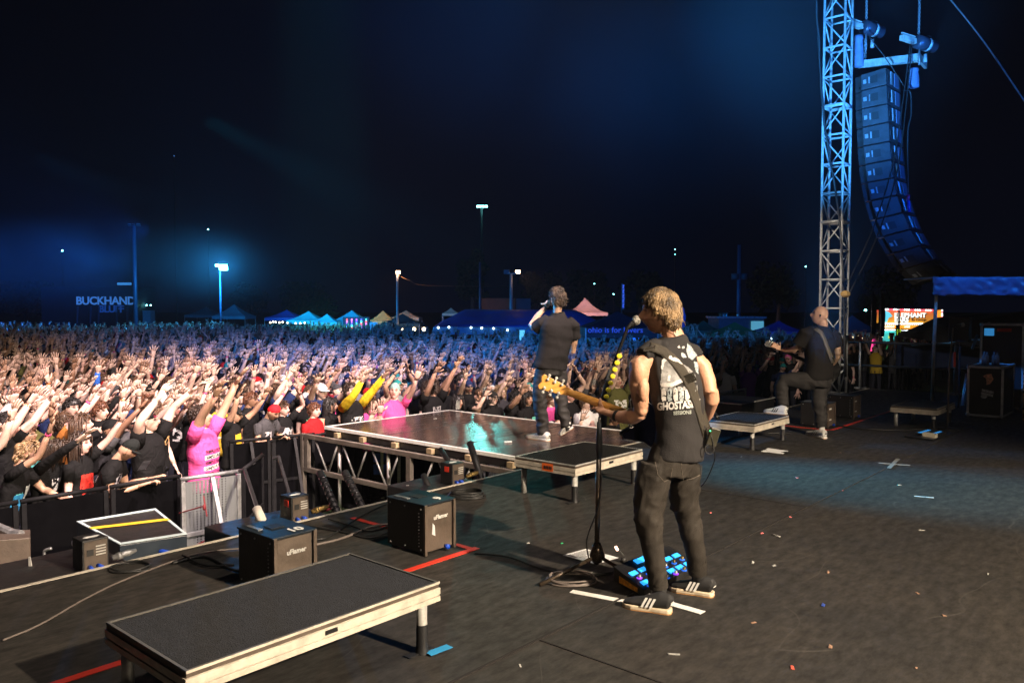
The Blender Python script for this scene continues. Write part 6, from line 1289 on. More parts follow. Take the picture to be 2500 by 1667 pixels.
VV = np.vstack(VV); CC = np.vstack(CC); LL = np.concatenate(LL); TT = np.concatenate(TT)
me = bpy.data.meshes.new('crowd'); me.vertices.add(len(VV)); me.vertices.foreach_set('co', VV.ravel()); me.loops.add(len(LL)); me.loops.foreach_set('vertex_index', LL.astype(np.int32)); me.polygons.add(len(TT))
me.polygons.foreach_set('loop_start', np.concatenate([[0], np.cumsum(TT)[:-1]]).astype(np.int32)); me.polygons.foreach_set('loop_total', TT.astype(np.int32)); me.update(calc_edges=True)
a_ = me.color_attributes.new('tint', 'FLOAT_COLOR', 'POINT'); a_.data.foreach_set('color', np.hstack([CC, np.ones((len(CC), 1))]).ravel()); me.polygons.foreach_set('use_smooth', [True]*len(TT))
me.materials.append(mat('distant_crowd', rough=.75, var=.12, scale=3, attr='tint', spec=.15)); o = bpy.data.objects.new('crowd', me); COL.objects.link(o)
tag(o, 'dense distant crowd of fans with raised hands filling the field behind the nearest rows', 'crowd', kind='stuff')
print('CROWD', len(cand), 'faces', len(TT))
# ================================================================== the three musicians
def sculpt(mb, voxel, smooth_it=4, disp=None):
    me = bpy.data.meshes.new('tmp'); me.from_pydata(np.vstack(mb.v).tolist(), [], mb.f); ob = bpy.data.objects.new('tmp', me); COL.objects.link(ob)
    r = ob.modifiers.new('r', 'REMESH'); r.mode = 'VOXEL'; r.voxel_size = voxel; r.adaptivity = 0
    if smooth_it: q = ob.modifiers.new('s', 'SMOOTH'); q.iterations = smooth_it; q.factor = .5
    dg = bpy.context.evaluated_depsgraph_get(); m2 = bpy.data.meshes.new_from_object(ob.evaluated_get(dg))
    n = len(m2.vertices); V = np.empty(n*3); m2.vertices.foreach_get('co', V); V = V.reshape(-1, 3); N_ = np.empty(n*3); m2.vertex_normals.foreach_get('vector', N_); N_ = N_.reshape(-1, 3)
    if disp is not None: V = V + N_*np.array([disp(v) for v in V])[:, None]
    out = MB(); out.add(V, [list(p.vertices) for p in m2.polygons]); bpy.data.objects.remove(ob); bpy.data.meshes.remove(me); bpy.data.meshes.remove(m2); return out
def folds(amp, sx=9, sz=3.0, seed=0, seg=None):
    def f(v):
        a = noise.noise(Vector((v[0]*sx, v[1]*sx, v[2]*sz + seed))); b = noise.noise(Vector((v[0]*sx*.8 + v[2]*7, v[1]*sx, v[2]*9 + seed*3))); d = (1-abs(a)*2.2)*.6 + b*.7
        return amp*d
    return f
def bvh_of(mb): return BVHTree.FromPolygons([Vector(v) for v in np.vstack(mb.v)], mb.f)
CAMV = Vector((0, 0, CAMH))
def cast(bv, px, py, off, Yf):
    d = ray(px, py).normalized(); h = bv.ray_cast(CAMV, d)
    if h[0] is None: return W(px, py, Yf)
    return h[0] - d*off
def inside(poly, x, y):
    r = False; n = len(poly)
    for i in range(n):
        x1, y1 = poly[i]; x2, y2 = poly[(i+1) % n]
        if (y1 > y) != (y2 > y) and x < (x2-x1)*(y-y1)/(y2-y1)+x1: r = not r
    return r
def decal(bv, poly, m_, parent, name='shirt_print', off=.003, Yf=4.4, wear=.0, st_=1.6, seed=0):
    xs = [p[0] for p in poly]; ys = [p[1] for p in poly]; m = MB(); V = {}; VL = []; F = []
    def vid(i, j):
        if (i, j) not in V: V[(i, j)] = len(VL); VL.append(tuple(cast(bv, min(xs)+i*st_, min(ys)+j*st_, off, Yf)))
        return V[(i, j)]
    for i in range(int((max(xs)-min(xs))/st_)+1):
        for j in range(int((max(ys)-min(ys))/st_)+1):
            x = min(xs)+(i+.5)*st_; y = min(ys)+(j+.5)*st_
            if inside(poly, x, y) and noise.noise(Vector((x*.22, y*.22, seed)))*.5+.5 > wear: F.append([vid(i, j), vid(i, j+1), vid(i+1, j+1), vid(i+1, j)])
    if F: m.add(VL, F); return m.build(name, m_, parent)
def text_decal(bv, s, x0, y0, x1, y1, size, m_, parent, off=.004, Yf=4.4, bold=.0, curve=0, name='shirt_lettering'):
    n = math.hypot(x1-x0, y1-y0); ux, uy = (x1-x0)/n, (y1-y0)/n
    def fn(V):
        w = V[:, 0].max()-V[:, 0].min(); sc = n/w; out = []
        for v in V:
            u = (v[0]-V[:, 0].min())*sc; h = v[1]*size; t = u/n-.5; px = x0+ux*u - uy*(-h)*-1; py = y0+uy*u - h*ux + curve*(t*t*4-1)
            out.append(tuple(cast(bv, x0+ux*u, py, off, Yf)))
        return np.array(out)
    return text_mb(s, 1.0, None, None, None, .0, bold, fn=fn).build(name, m_, parent)
M_bskin = mat('performer_skin', (.52, .31, .22), .42, 0, .14, 9, .35, 90, attr='tint', objcol=True)
M_denim = mat('washed_black_denim', (.026, .022, .018), .75, metal=0, var=.35, scale=7, bump=.35, bscale=260, spec=.25)
M_tee = mat('faded_black_cotton', (.025, .0235, .024), .85, metal=0, var=.22, scale=7, bump=.25, bscale=160, spec=.2)
M_tee2 = mat('black_cotton', (.0125, .0115, .0115), .88, metal=0, var=.2, scale=7, bump=.25, bscale=160, spec=.15)
M_strand = mat('hair_strands', rough=.42, var=.1, scale=30, attr='tint')
M_shoeb = mat('black_suede', (.012, .012, .013), .8, 0, .2, 20); M_shoew = mat('white_leather', (.72, .72, .70), .45, 0, .08, 12); M_gum = mat('gum_sole', (.5, .26, .10), .5, 0, .1, 20)
def strands(c, R, n, base, tip, L0=.06, seed=1, r=.0042, crown=(0, -.35, .94), spiky=0.0, hair=(.08, .10, .125), front=.55):
    rr = random.Random(seed); mb = MB(); c = np.array(tuple(c)); cr_ = nr(np.array(crown)@R)
    k = 0
    while k < n:
        d = nr([rr.gauss(0, 1), rr.gauss(0, 1), rr.gauss(0, 1)]); lim = -.52 + (front+.62)*max(0, min(1, (d[1]+.45)/1.0))
        if d[1] > .0 and abs(d[0]) > .6: lim = max(lim, .0)
        if d[2] < lim or (abs(d[0]) > .72 and d[2] < .12 and -.35 < d[1]): continue
        k += 1; p = np.array(d*np.array(hair)*rr.uniform(.94, 1.03))@R + c; dw = d@R
        t = dw - cr_*np.dot(dw, cr_); t = nr(t + np.array([rr.gauss(0, .3) for _ in range(3)])*(.45+spiky)); t = nr(t - dw*np.dot(t, dw) + dw*(.08+spiky*rr.uniform(.2, 1)) + np.array([0, 0, -.45*(1-spiky)]))
        L_ = L0*rr.uniform(.6, 1.25); b = rr.gauss(0, .35); s_ = nr(np.cross(t, dw)); p1 = p + t*L_*.5 + s_*b*L_*.3 + dw*.004; p2 = p + t*L_ - dw*L_*(.20 - spiky*.3) + s_*b*L_*.1
        q = min(1, max(0, .5+1.5*noise.noise(Vector(tuple(p*26)))))*.75 + rr.random()*.25; col = np.array(base)*(1-q) + np.array(tip)*q
        mb.tube([p - dw*.004, p + t*L_*.25 + dw*.004, p1, p2], [r*.9, r*1.3, r, r*.25], n=4, col=col)
    return mb
def shoe(root, heel, toe, m_up, m_sole, m_str, m_tab, Lz=Vector((0, 0, 1)), out=1, sc=1.0):
    heel, toe = Vector(heel), Vector(toe); f = (toe-heel); L_ = f.length; f.normalize(); s = f.cross(Lz).normalized(); u = s.cross(f).normalized()
    U = [(0.0, .052, .018, .030), (.05, .060, .034, .044), (.22, .062, .038, .048), (.38, .052, .041, .040), (.58, .042, .045, .028), (.80, .034, .044, .020), (.94, .028, .034, .014), (1.0, .022, .014, .006)]
    m = MB(); m.tube([heel+f*L_*a+u*h for a, h, w, t in U], [w*sc for a, h, w, t in U], [t*sc for a, h, w, t in U], w=s, n=16); b = sculpt(m, .006, 3).build('shoe', m_up, root, smooth=True)
    ol = [(0, .020), (.05, .034), (.2, .038), (.4, .036), (.6, .043), (.8, .046), (.93, .036), (1.015, .014)]
    poly = [(a*L_, w*sc) for a, w in ol] + [(a*L_, -w*sc) for a, w in ol[::-1]]
    m = MB(); m.prism(poly, heel+u*.013, f, s, u, .025); m.build('sole', m_sole, b, bevel=.006); ROOT
    m = MB(); m.prism(poly, heel+u*.0, f*1.0, s*.98, u, .004); m.build('outsole', M_gum, b)
    for sd in (-1, 1):
        for k in range(3):
            a = .40+.085*k; q0 = heel+f*L_*a+s*sd*(.0405+.0015*k)*sc+u*.026; q1 = heel+f*L_*(a-.09)+s*sd*.032*sc+u*.075
            m = MB(); m.obox((q0+q1)/2+s*sd*.003, q1-q0, f, s, (q1-q0).length/2, .0065, .002); m.build('stripe', m_str, b)
    m = MB(); m.tube([heel+f*.0+u*.055, heel+f*.012+u*.08, heel+f*.03+u*.092], [.020, .022, .02], [.012, .012, .012], w=s, n=10); m.build('heel_tab', m_tab, b, smooth=True)
    return b
# ------------------------------------------------------------------ guitarist
Yg = 4.42
def w_(x, y, dy=0.0): return W(x, y, Yg+dy)
gr_ = thing('person', 'guitarist in sleeveless grey print shirt seen from behind at the microphone stand', 'person', G(1660, 1470, 0))
Rg = np.array([nr((.83, .55, 0))[i] for i in range(3)]); R3 = rotm(RAD(76), -.03, .06)
hc = w_(1614, 762, .02); B = MB()
head(B, hc, R3, 44, 34, 0, 1.04)
B.tube([w_(1650, 842), w_(1641, 815), w_(1630, 790, .01)], [.075, .060, .055], [.062, .056, .052], w=Rg, n=18)
B.tube([w_(1566, 880, -.10), w_(1640, 872), w_(1698, 880, .08)], [.04, .045, .036], [.036, .04, .032], n=14)
B.tube([w_(1645, 880), w_(1645, 950), w_(1650, 1080)], [.12, .125, .11], [.08, .085, .08], w=Rg, n=20)
B.tube([w_(1580, 868, -.08), w_(1562, 892, -.11), w_(1558, 935, -.10), w_(1564, 980, -.05), w_(1566, 1003, -.02)], [.046, .058, .052, .046, .040], n=18)
B.ell(w_(1560, 905, -.13), (.046,.046,.075), nu=14, nv=10); B.ell(w_(1570, 950, -.14), (.034,.034,.07), nu=12, nv=8)
B.tube([w_(1566, 990, -.04), w_(1562, 1008, -.01), w_(1545, 1016, .03), w_(1520, 1018, .10), w_(1497, 1012, .17)], [.038, .043, .047, .037, .026], n=18)
B.ell(w_(1567, 1003, -.05), (.032,.03,.028), nu=10, nv=8)
B.tube([w_(1696, 874, .10), w_(1714, 896, .10), w_(1727, 930, .07), w_(1733, 962, .04)], [.048, .053, .048, .040], n=18)
B.tube([w_(1738, 952, .05), w_(1738, 975, .06), w_(1726, 1010, .18), w_(1700, 1050, .34)], [.038, .042, .037, .026], n=16)
# left hand closing round the neck, right hand over the strings
gO, gE = W(1317, 930, 4.60), W(1716, 1080, 4.80); gx = (gE-gO).normalized(); gz = (Vector((0, 1, 0)) - gx*gx.y); gz.normalize(); gy = gz.cross(gx).normalized()
if gy.z < 0: gy = -gy
def gp_(a, b=0.0, c=0.0): return gO + gx*a + gy*b + gz*c
hx = .395
wr = w_(1497, 1012, .17); pm = gp_(hx+.01, -.035, -.02)
B.tube([wr, wr.lerp(pm, .5), pm, gp_(hx-.01, -.012, -.018)], [.026, .034, .038, .030], [.022, .02, .018, .016], w=gx, n=14)
for k, a in enumerate((-.038, -.014, .010, .034)):
    B.tube([gp_(hx+a, -.036, -.014), gp_(hx+a-.004, -.038, .018), gp_(hx+a-.006, -.016, .034), gp_(hx+a-.006, .008, .030)], [.0105, .010, .009, .007], n=10)
B.tube([gp_(hx+.02, -.03, -.022), gp_(hx-.014, .004, -.030), gp_(hx-.02, .034, -.022)], [.015, .013, .009], n=10)
hw = w_(1700, 1050, .34); hd = nr(tuple(gp_(.80, 0, .05)-hw))
HFWD = np.array(tuple(gz)); hand(B, hw, hd, tuple(gy), 1, curl=.6, spread=.2, lod=0)
body = sculpt(B, .0055, 3); V = body.v[0]; T_ = np.ones((len(V), 3)); loc = (V - np.array(tuple(hc)))@R3.T
hm = (np.linalg.norm(loc, axis=1) < .15); st_m = hm & (loc[:, 2] < -.03) & (loc[:, 1] > -.03) & (loc[:, 2] > -.12); T_[st_m] = (.62, .58, .56)
for q in (-.031, .031): T_[hm & (abs(loc[:, 0]-q) < .02) & (abs(loc[:, 2]-.032) < .006) & (loc[:, 1] > .05)] = (.3, .22, .15)
body.c[0] = T_; bo = body.build('body', M_bskin, gr_, smooth=True, attr=True, color=(.54, .29, .185))
Sh = MB()
Sh.tube([w_(x, y, dy) for x, y, dy in ((1642,822,0),(1644,838,0),(1640,852,0),(1640,872,0),(1642,905,0),(1650,950,0),(1660,1000,0),(1664,1040,0),(1662,1080,0),(1656,1104,0),(1655,1118,0))],
        [.075,.105,.145,.166,.170,.166,.155,.152,.158,.160,.158], [.066,.08,.098,.115,.125,.125,.118,.115,.120,.124,.122], w=Rg, n=34)
Sh.tube([w_(1605, 848, -.04), w_(1584, 855, -.09), w_(1568, 866, -.12)], [.044, .048, .040], n=18); Sh.tube([w_(1672, 850, .05), w_(1692, 860, .09), w_(1702, 871, .10)], [.044, .045, .038], n=18)
shg = sculpt(Sh, .0065, 5, folds(.011, 10, 2.6, 3)); bvs = bvh_of(shg); sho = shg.build('shirt', M_tee, gr_, smooth=True)
Pn = MB()
Pn.tube([w_(1650, 1090), w_(1642, 1125), w_(1637, 1155)], [.140, .152, .150], [.11, .12, .112], w=Rg, n=26)
Pn.tube([w_(1602, 1130, -.03), w_(1593, 1180, -.03), w_(1584, 1235, -.03), w_(1582, 1262, -.04), w_(1589, 1310, -.04), w_(1599, 1370, -.04), w_(1607, 1425, -.03)], [.092, .096, .082, .077, .064, .055, .051], n=20)
Pn.tube([w_(1674, 1130, .05), w_(1671, 1180, .06), w_(1673, 1235, .07), w_(1680, 1265, .07), w_(1691, 1310, .06), w_(1699, 1350, .07), w_(1703, 1393, .09)], [.088, .088, .078, .072, .062, .055, .051], n=20)
def jf(v):
    z = v[2]; k = .9*math.exp(-((z-.50)/.13)**2) + .8*math.exp(-((z-.10)/.09)**2) + .5*math.exp(-((z-.72)/.07)**2) + .22
    q = Vector((v[0]*5 + z*4, v[1]*5 - z*2, z*8 - v[0]*9)); d = 1-abs(noise.noise(q))*3.2; d2 = 1-abs(noise.noise(q*2.1+Vector((5, 1, 2))))*3
    return .0065*k*d + .0045*k*d2 + .0022*noise.noise(Vector((v[0]*40, v[1]*40, v[2]*18)))
pj = sculpt(Pn, .008, 4, jf).build('jeans', M_denim, gr_, smooth=True)
m = MB(); m.tube([w_(1604, 1400, -.03), w_(1608, 1433, -.03)], [.0555, .0545], n=20, cap=False); m.build('cuff', M_denim, pj, smooth=True)
m = MB(); m.tube([w_(1701, 1370, .08), w_(1704, 1398, .09)], [.0555, .0545], n=20, cap=False); m.build('cuff', M_denim, pj, smooth=True)
bvj = BVHTree.FromPolygons([v.co + Vector(gr_.location) for v in pj.data.vertices], [list(p.vertices) for p in pj.data.polygons])
M_stitch = mat('stitching', (.09, .075, .06), .8)
for P_ in ([(1664,1122),(1664,1146),(1668,1172),(1690,1168),(1712,1158),(1714,1130)], [(1600,1128),(1606,1158),(1622,1176),(1638,1166),(1642,1140)]):
    m = MB(); pts = []
    for i in range(len(P_)-1):
        for k in range(8): x = P_[i][0]+(P_[i+1][0]-P_[i][0])*k/8; y = P_[i][1]+(P_[i+1][1]-P_[i][1])*k/8; pts.append(cast(bvj, x, y, .001, Yg))
    m.tube(pts, .0018, n=4); m.build('pocket_seam', M_stitch, pj)
Hr = MB(); hair_dome(Hr, hc, R3, 'fringe', 28, 20, .955, seed=3, col=(.045, .028, .016)); Hr.merge(strands(hc, R3, 4600, (.034, .022, .012), (.33, .215, .105), .046, 5, .0027, crown=(.1, -.55, .8), spiky=.09, hair=(.088, .108, .136)))
Hr.merge(strands(hc, R3, 360, (.04, .026, .014), (.30, .20, .10), .045, 8, .0024, crown=(0, -.75, .6), spiky=.3, hair=(.084, .104, .130)))
Hr.build('hair', M_strand, gr_, smooth=True, attr=True)
m = MB(); m.ell(hc + Vector(tuple(-R3[0]*.086 + R3[1]*.004)), (.010, .008, .012), nu=8, nv=6); m.tube(wiggle([hc+Vector(tuple(-R3[0]*.088)), hc+Vector(tuple(-R3[0]*.085-R3[1]*.03-R3[2]*.05)), w_(1650, 822, -.06)], 5), .002, n=5); m.build('earpiece', M_rubber, gr_, smooth=True)
for a, b, up in ((G(1640,1497,0), G(1522,1478,0), 1), (G(1743,1456,0), G(1636,1438,0), 1)):
    shoe(gr_, a+UP*.002, b+UP*.002, M_shoeb, mat('cream_sole', (.62,.52,.38), .5), M_shoew, M_shoew)
for (x, y0, y1, dy) in ((1610,1428,1464,-.03),(1706,1390,1427,.09)):
    m = MB(); m.tube([w_(x, y0-15, dy), w_(x, y1, dy)], [.043, .04], n=14); m.build('sock', M_shoeb, gr_, smooth=True)
m = MB(); m.tube([w_(1512, 1017, .12), w_(1505, 1015, .14)], .034, n=16, cap=False); m.build('watch_strap', M_rubber, gr_, smooth=True)
# print on the back
pw, pg, pb_ = mat('print_white', (.58,.56,.54), .7, 0, .3, 40), mat('print_grey', (.24,.24,.24), .75, 0, .6, 26), mat('print_pale_blue', (.35,.40,.42), .7, 0, .6, 60)
decal(bvs, [(1612,937),(1615,905),(1618,876),(1630,862),(1646,866),(1660,885),(1682,897),(1698,915),(1700,932),(1676,930),(1655,938),(1630,944)], pg, sho, seed=1, wear=.18)
decal(bvs, [(1616,880),(1626,870),(1640,868),(1656,876),(1668,889),(1660,892),(1648,882),(1634,876),(1622,884),(1618,902),(1614,900)], pw, sho, off=.0045, seed=2)
decal(bvs, [(1629,930),(1632,914),(1637,916),(1635,930)], pw, sho, off=.0045); decal(bvs, [(1612,936),(1640,934),(1668,922),(1672,930),(1642,944),(1614,944)], pw, sho, off=.0045, wear=.2, seed=4)
decal(bvs, [(1678,838),(1688,846),(1695,858),(1703,867),(1690,879),(1681,872),(1676,858)], pb_, sho, off=.004, wear=.15, seed=5); decal(bvs, [(1664,860),(1672,864),(1676,872),(1668,874),(1663,868)], pb_, sho, wear=.2)
decal(bvs, [(1694,882),(1704,884),(1706,915),(1698,905)], pb_, sho, wear=.3, seed=6)
for i in range(6): x = 1615+14.5*i; decal(bvs, [(x,952+3*(i % 2)),(x+6,946),(x+11,953),(x+11,978),(x+1,980)], pb_ if i % 2 else pw, sho, off=.004, wear=.36, seed=10+i)
decal(bvs, [(1612,946),(1655,944),(1703,940),(1704,952),(1660,954),(1614,954)], pg, sho, wear=.4, seed=9)
text_decal(bvs, 'GHOSTASEZ', 1604, 993, 1710, 984, 25, pw, sho, bold=.045, curve=-1.5); text_decal(bvs, 'SESSIONS', 1644, 1009, 1688, 1006, 12, mat('print_mint_grey', (.3,.33,.3), .7, 0, .5, 60), sho, bold=.03); decal(bvs, [(1654,848),(1658,843),(1662,850)], pw, sho); decal(bvs, [(1665,846),(1672,845),(1671,850),(1666,851)], pw, sho)
# guitar
gt = thing('electric_guitar', 'electric guitar with amber maple neck held by the guitarist', 'guitar', gp_(.8, -.15, 0)); M_maple = mat('amber_maple', (.62, .30, .07), .28, 0, .18, 9, 0, 60, stretch=(1, 6, 6), coat=.5)
hs = [(0.0,-.026),(.012,-.042),(.05,-.040),(.10,-.034),(.135,-.034),(.165,-.024),(.185,-.022),(.185,.022),(.165,.024),(.13,.036),(.09,.037),(.04,.045),(.012,.048),(.0,.03),(.012,.0)]
m = MB(); m.prism(hs, gp_(0, 0, 0), gx, gy, gz, .016); h_ = m.build('headstock', M_maple, gt, bevel=.003)
for i in range(6):
    a = (.04, .085, .13)[i % 3]; sd = 1 if i < 3 else -1; q = gp_(a, sd*.026, -.008)
    m = MB(); m.tube([q, q-gz*.012], [.010, .008], n=12); m.tube([q-gz*.006, q-gz*.006+gy*sd*.020], .004, n=8); m.ell(q-gz*.006+gy*sd*.026, (.009, .005, .009), nu=10, nv=6); m.build('tuner', M_alu, h_, smooth=True)
m = MB(); m.tube([gp_(.175, 0, 0), gp_(.20, 0, -.004), gp_(.26, 0, -.004), gp_(.66, 0, -.006)], [.020, .022, .023, .028], [.010, .014, .016, .018], w=gy, n=18); m.build('neck', M_maple, gt, smooth=True)
m = MB(); m.prism([(.185,-.0215),(.70,-.028),(.70,.028),(.185,.0215)], gp_(0, 0, .013), gx, gy, gz, .006); m.build('fretboard', mat('rosewood', (.06,.03,.02), .5), gt)
for k in range(6): m = MB(); o_ = -.018+.0072*k; m.tube([gp_(.19, o_, .020), gp_(.88, o_*1.3, .024)], .0008, n=4); m.build('string', M_steel, gt)
bp_ = [(.60,.03),(.56,.09),(.57,.13),(.62,.14),(.68,.115),(.74,.105),(.80,.13),(.88,.165),(.96,.15),(1.02,.09),(1.035,.0),(1.02,-.09),(.96,-.155),(.88,-.165),(.80,-.13),(.73,-.11),(.66,-.13),(.60,-.14),(.57,-.11),(.61,-.06),(.64,-.03)]
m = MB(); m.prism(bp_, gp_(0, -.01, .0), gx, gy, gz, .044); gb_ = m.build('guitar_body', mat('dark_navy_gloss', (.008,.009,.02), .15, 0, .1, 5, coat=.6), gt, bevel=.008)
m = MB(); c_ = Vector((0,0)); ring = [(x, y) for x, y in bp_]
for i in range(len(ring)):
    a, b = ring[i], ring[(i+1) % len(ring)]; m.tube([gp_(a[0], a[1]-.01, .0), gp_(b[0], b[1]-.01, 0)], .004, n=5)
m.build('binding', M_alu, gb_)
for a in (.72, .80): m = MB(); m.obox(gp_(a, 0, .026), gy, gx, gz, .035, .018, .005); m.build('pickup', M_blackm, gb_)
m = MB(); m.obox(gp_(.88, 0, .027), gy, gx, gz, .04, .012, .006); m.build('bridge', M_alu, gb_)
# strap over the back (part of the guitar)
cl = [(1588,846),(1602,848),(1620,856),(1640,872),(1660,896),(1676,920),(1690,948),(1702,978),(1713,1010),(1722,1040),(1729,1066)]
m = MB(); V = []
for i, (x, y) in enumerate(cl):
    a = cl[max(0, i-1)]; b = cl[min(len(cl)-1, i+1)]; dx, dy = b[0]-a[0], b[1]-a[1]; L_ = math.hypot(dx, dy); nx, ny = -dy/L_*11.5, dx/L_*11.5
    for k in (-1, -.5, 0, .5, 1): V.append(cast(bvs, x+nx*k, y+ny*k, .010, Yg))
V = np.array([tuple(v) for v in V]); 
for col_ in range(5):        # even out the depth along the strap
    ys = V[col_::5].copy(); V[col_::5][1:-1] = (ys[:-2]+ys[1:-1]*2+ys[2:])/4
F = [[i*5+k, i*5+k+1, (i+1)*5+k+1, (i+1)*5+k] for i in range(len(cl)-1) for k in range(4)]
m.add(V, F); so = m.build('strap', mat('brown_black_webbing', (.035,.028,.018), .6, 0, .2, 10, .6, 400), gt, smooth=True); so.modifiers.new('s', 'SOLIDIFY').thickness = .004
m = MB(); fr0 = cast(bvs, 1602, 850, .012, Yg); m.obox(fr0+Vector((-.03,.03,.01)), (1,-.3,.2), (.2,1,.2), (0,0,1), .03, .09, .003); m.build('strap_shoulder', MATS['brown_black_webbing'], gt)
bc = cast(bvs, 1681, 925, .016, Yg); dS = (cast(bvs, 1690, 948, .014, Yg)-cast(bvs, 1672, 905, .014, Yg)).normalized(); dX = dS.cross(Vector((0,1,0))).normalized()
m = MB(); 
for o_ in (-.022, .0, .020): m.obox(bc+dS*o_, dX, dS, dX.cross(dS), .034, .004, .005)
m.obox(bc+dX*.034, dX, dS, dX.cross(dS), .004, .026, .005); m.obox(bc-dX*.034, dX, dS, dX.cross(dS), .004, .026, .005); m.obox(bc, dX, dS, dX.cross(dS), .029, .020, .003); m.build('strap_buckle', mat('dark_chrome', (.12,.11,.09), .25, .9), so, bevel=.001)
tp_ = thing('transmitter_pack', 'small black wireless transmitter clipped to the strap at the guitarist hip', 'transmitter', W(1741, 1068, 4.30)); c = W(1741, 1066, 4.34)
m = MB(); m.obox(c, (.3,0,1), (1,0,-.3), (0,1,0), .05, .028, .014); m.build('case', mat('olive_black_plastic', (.03,.028,.018), .35), tp_, bevel=.005)
m = MB(); m.ell(c+Vector((-.02,-.016,.035)), (.004,)*3, nu=6, nv=4); m.build('green_light', glow('green_led', (.05,1,.3), 3), tp_)
m = MB(); m.tube(wiggle([c+Vector((-.02,-.01,-.03)), c+Vector((-.05,-.02,-.06)), c+Vector((-.03,-.02,-.09)), c+Vector((.0,-.02,-.07)), c+Vector((-.02,-.01,.03)), c+Vector((-.04,-.01,.045))], 5), .003, n=5); m.build('lead', M_rubber, tp_, smooth=True)
m = MB(); m.tube(wiggle([c+Vector((0,0,-.06)), W(1745,1120,4.4), W(1725,1170,4.5), W(1700,1200,4.6)], 6), .0035, n=5); single(m, 'guitar_cable', M_rubber, 'thin cable looping from the guitarist hip', 'cable', smooth=True)
# ------------------------------------------------------------------ singer
Ys = 9.86
def s_(x, y, dy=0.0): return W(x, y, Ys+dy)
sg_ = thing('person', 'singer in black shirt and dark jeans singing on the thrust deck', 'person', G(1325, 1072, 0)); Rs = nr((.95, .30, 0)); RS3 = rotm(RAD(28), .1, .04)
hcs = s_(1361, 728, 0); B = MB(); head(B, hcs, RS3, 40, 30, 0, 1.03)
B.tube([s_(1360, 772), s_(1361, 758), s_(1361, 742)], [.052, .054, .054], w=Rs, n=14)
B.tube([s_(1327, 795, -.02), s_(1360, 793), s_(1394, 797, .05)], [.035, .035, .035], n=14); B.tube([s_(1358, 790), s_(1355, 830), s_(1347, 900)], [.15, .15, .13], [.10, .10, .09], w=Rs, n=16)
B.tube([s_(1324, 786, -.03), s_(1312, 795, .02), s_(1300, 800, .08)], [.055, .05, .042], n=14); B.tube([s_(1303, 798, .05), s_(1297, 795, .10), s_(1312, 772, .13), s_(1331, 752, .15)], [.036, .042, .038, .028], n=14)
B.tube([s_(1398, 790, .05), s_(1402, 830, .12), s_(1398, 860, .20)], [.055, .05, .04], n=14); B.tube([s_(1400, 850, .18), s_(1390, 850, .3), s_(1372, 820, .36), s_(1355, 770, .3)], [.038, .042, .036, .026], n=14)
mw = s_(1334, 748, .15); mo = s_(1338, 741, .16)
B.tube([mw - (mo-mw)*.1, mo, s_(1345, 738, .17)], [.028, .038, .034], [.024, .024, .02], n=12)
for k in range(4): q = s_(1336+1.0*k, 735+3.4*k, .14); B.tube([s_(1344, 734+3.2*k, .12), q, q+Vector((-.010, .03, 0)), q+Vector((.012, .05, 0))], [.0105, .010, .009, .007], n=8)
B.tube([s_(1342, 747, .12), s_(1334, 742, .13), s_(1331, 738, .16)], [.013, .011, .008], n=8)
body = sculpt(B, .007, 3); body.build('body', M_bskin, sg_, smooth=True, attr=True, color=(.56, .34, .24))
Sh = MB(); Sh.tube([s_(x, y) for x, y in ((1361,764),(1362,772),(1361,780),(1360,795),(1358,820),(1353,850),(1347,878),(1344,892),(1343,900))], [.075,.105,.17,.205,.21,.205,.205,.21,.208], [.06,.08,.10,.13,.14,.14,.14,.145,.145], w=Rs, n=30)
Sh.tube([s_(1340, 780, 0), s_(1323, 790, 0), s_(1308, 802, .05)], [.07, .085, .082], n=16); Sh.tube([s_(1385, 782, .03), s_(1399, 795, .05), s_(1403, 825, .10)], [.07, .08, .078], n=16)
sculpt(Sh, .009, 5, folds(.016, 6, 3, 7)).build('shirt', M_tee2, sg_, smooth=True)
Pn = MB(); Pn.tube([s_(1345, 885), s_(1346, 902), s_(1346, 915)], [.155, .165, .155], [.12, .13, .12], w=Rs, n=20)
Pn.tube([s_(1328, 905, -.02), s_(1322, 935, -.02), s_(1318, 968, -.03), s_(1320, 1000, 0), s_(1324, 1030, .02), s_(1327, 1060, .03)], [.10, .095, .082, .076, .07, .068], n=16)
Pn.tube([s_(1364, 905, .03), s_(1366, 935, .06), s_(1366, 962, .08), s_(1373, 1000, .04), s_(1380, 1030, .0), s_(1383, 1042, -.02)], [.10, .095, .082, .075, .068, .066], n=16)
pj = sculpt(Pn, .010, 4, lambda v: .014*(1-2.2*abs(noise.noise(Vector((v[0]*6, v[1]*6, v[2]*11)))))).build('jeans', mat('dark_denim', (.014,.0125,.012), .75, 0, .3, 9, .3, 200), sg_, smooth=True)
Hr = MB(); hair_dome(Hr, hcs, RS3, 'fringe', 22, 16, .955, seed=5, col=(.016, .011, .009)); Hr.merge(strands(hcs, RS3, 1600, (.014, .010, .008), (.10, .068, .045), .042, 9, .0038, crown=(0, -.5, .85), spiky=.45, hair=(.088, .106, .134))); Hr.build('hair', M_strand, sg_, smooth=True, attr=True)
a = G(1341, 1077, 0)+UP*.002; shoe(sg_, a, G(1286, 1068, 0)+UP*.002, M_shoew, M_shoew, mat('pale_grey_leather', (.5,.5,.5), .5), M_blackm, sc=1.15)
shoe(sg_, s_(1399, 1045, -.05), s_(1368, 1064, .05), M_shoew, M_shoew, mat('pale_grey_leather', (.5,.5,.5), .5), M_blackm, Lz=Vector((-.6, .1, .8)), sc=1.15)
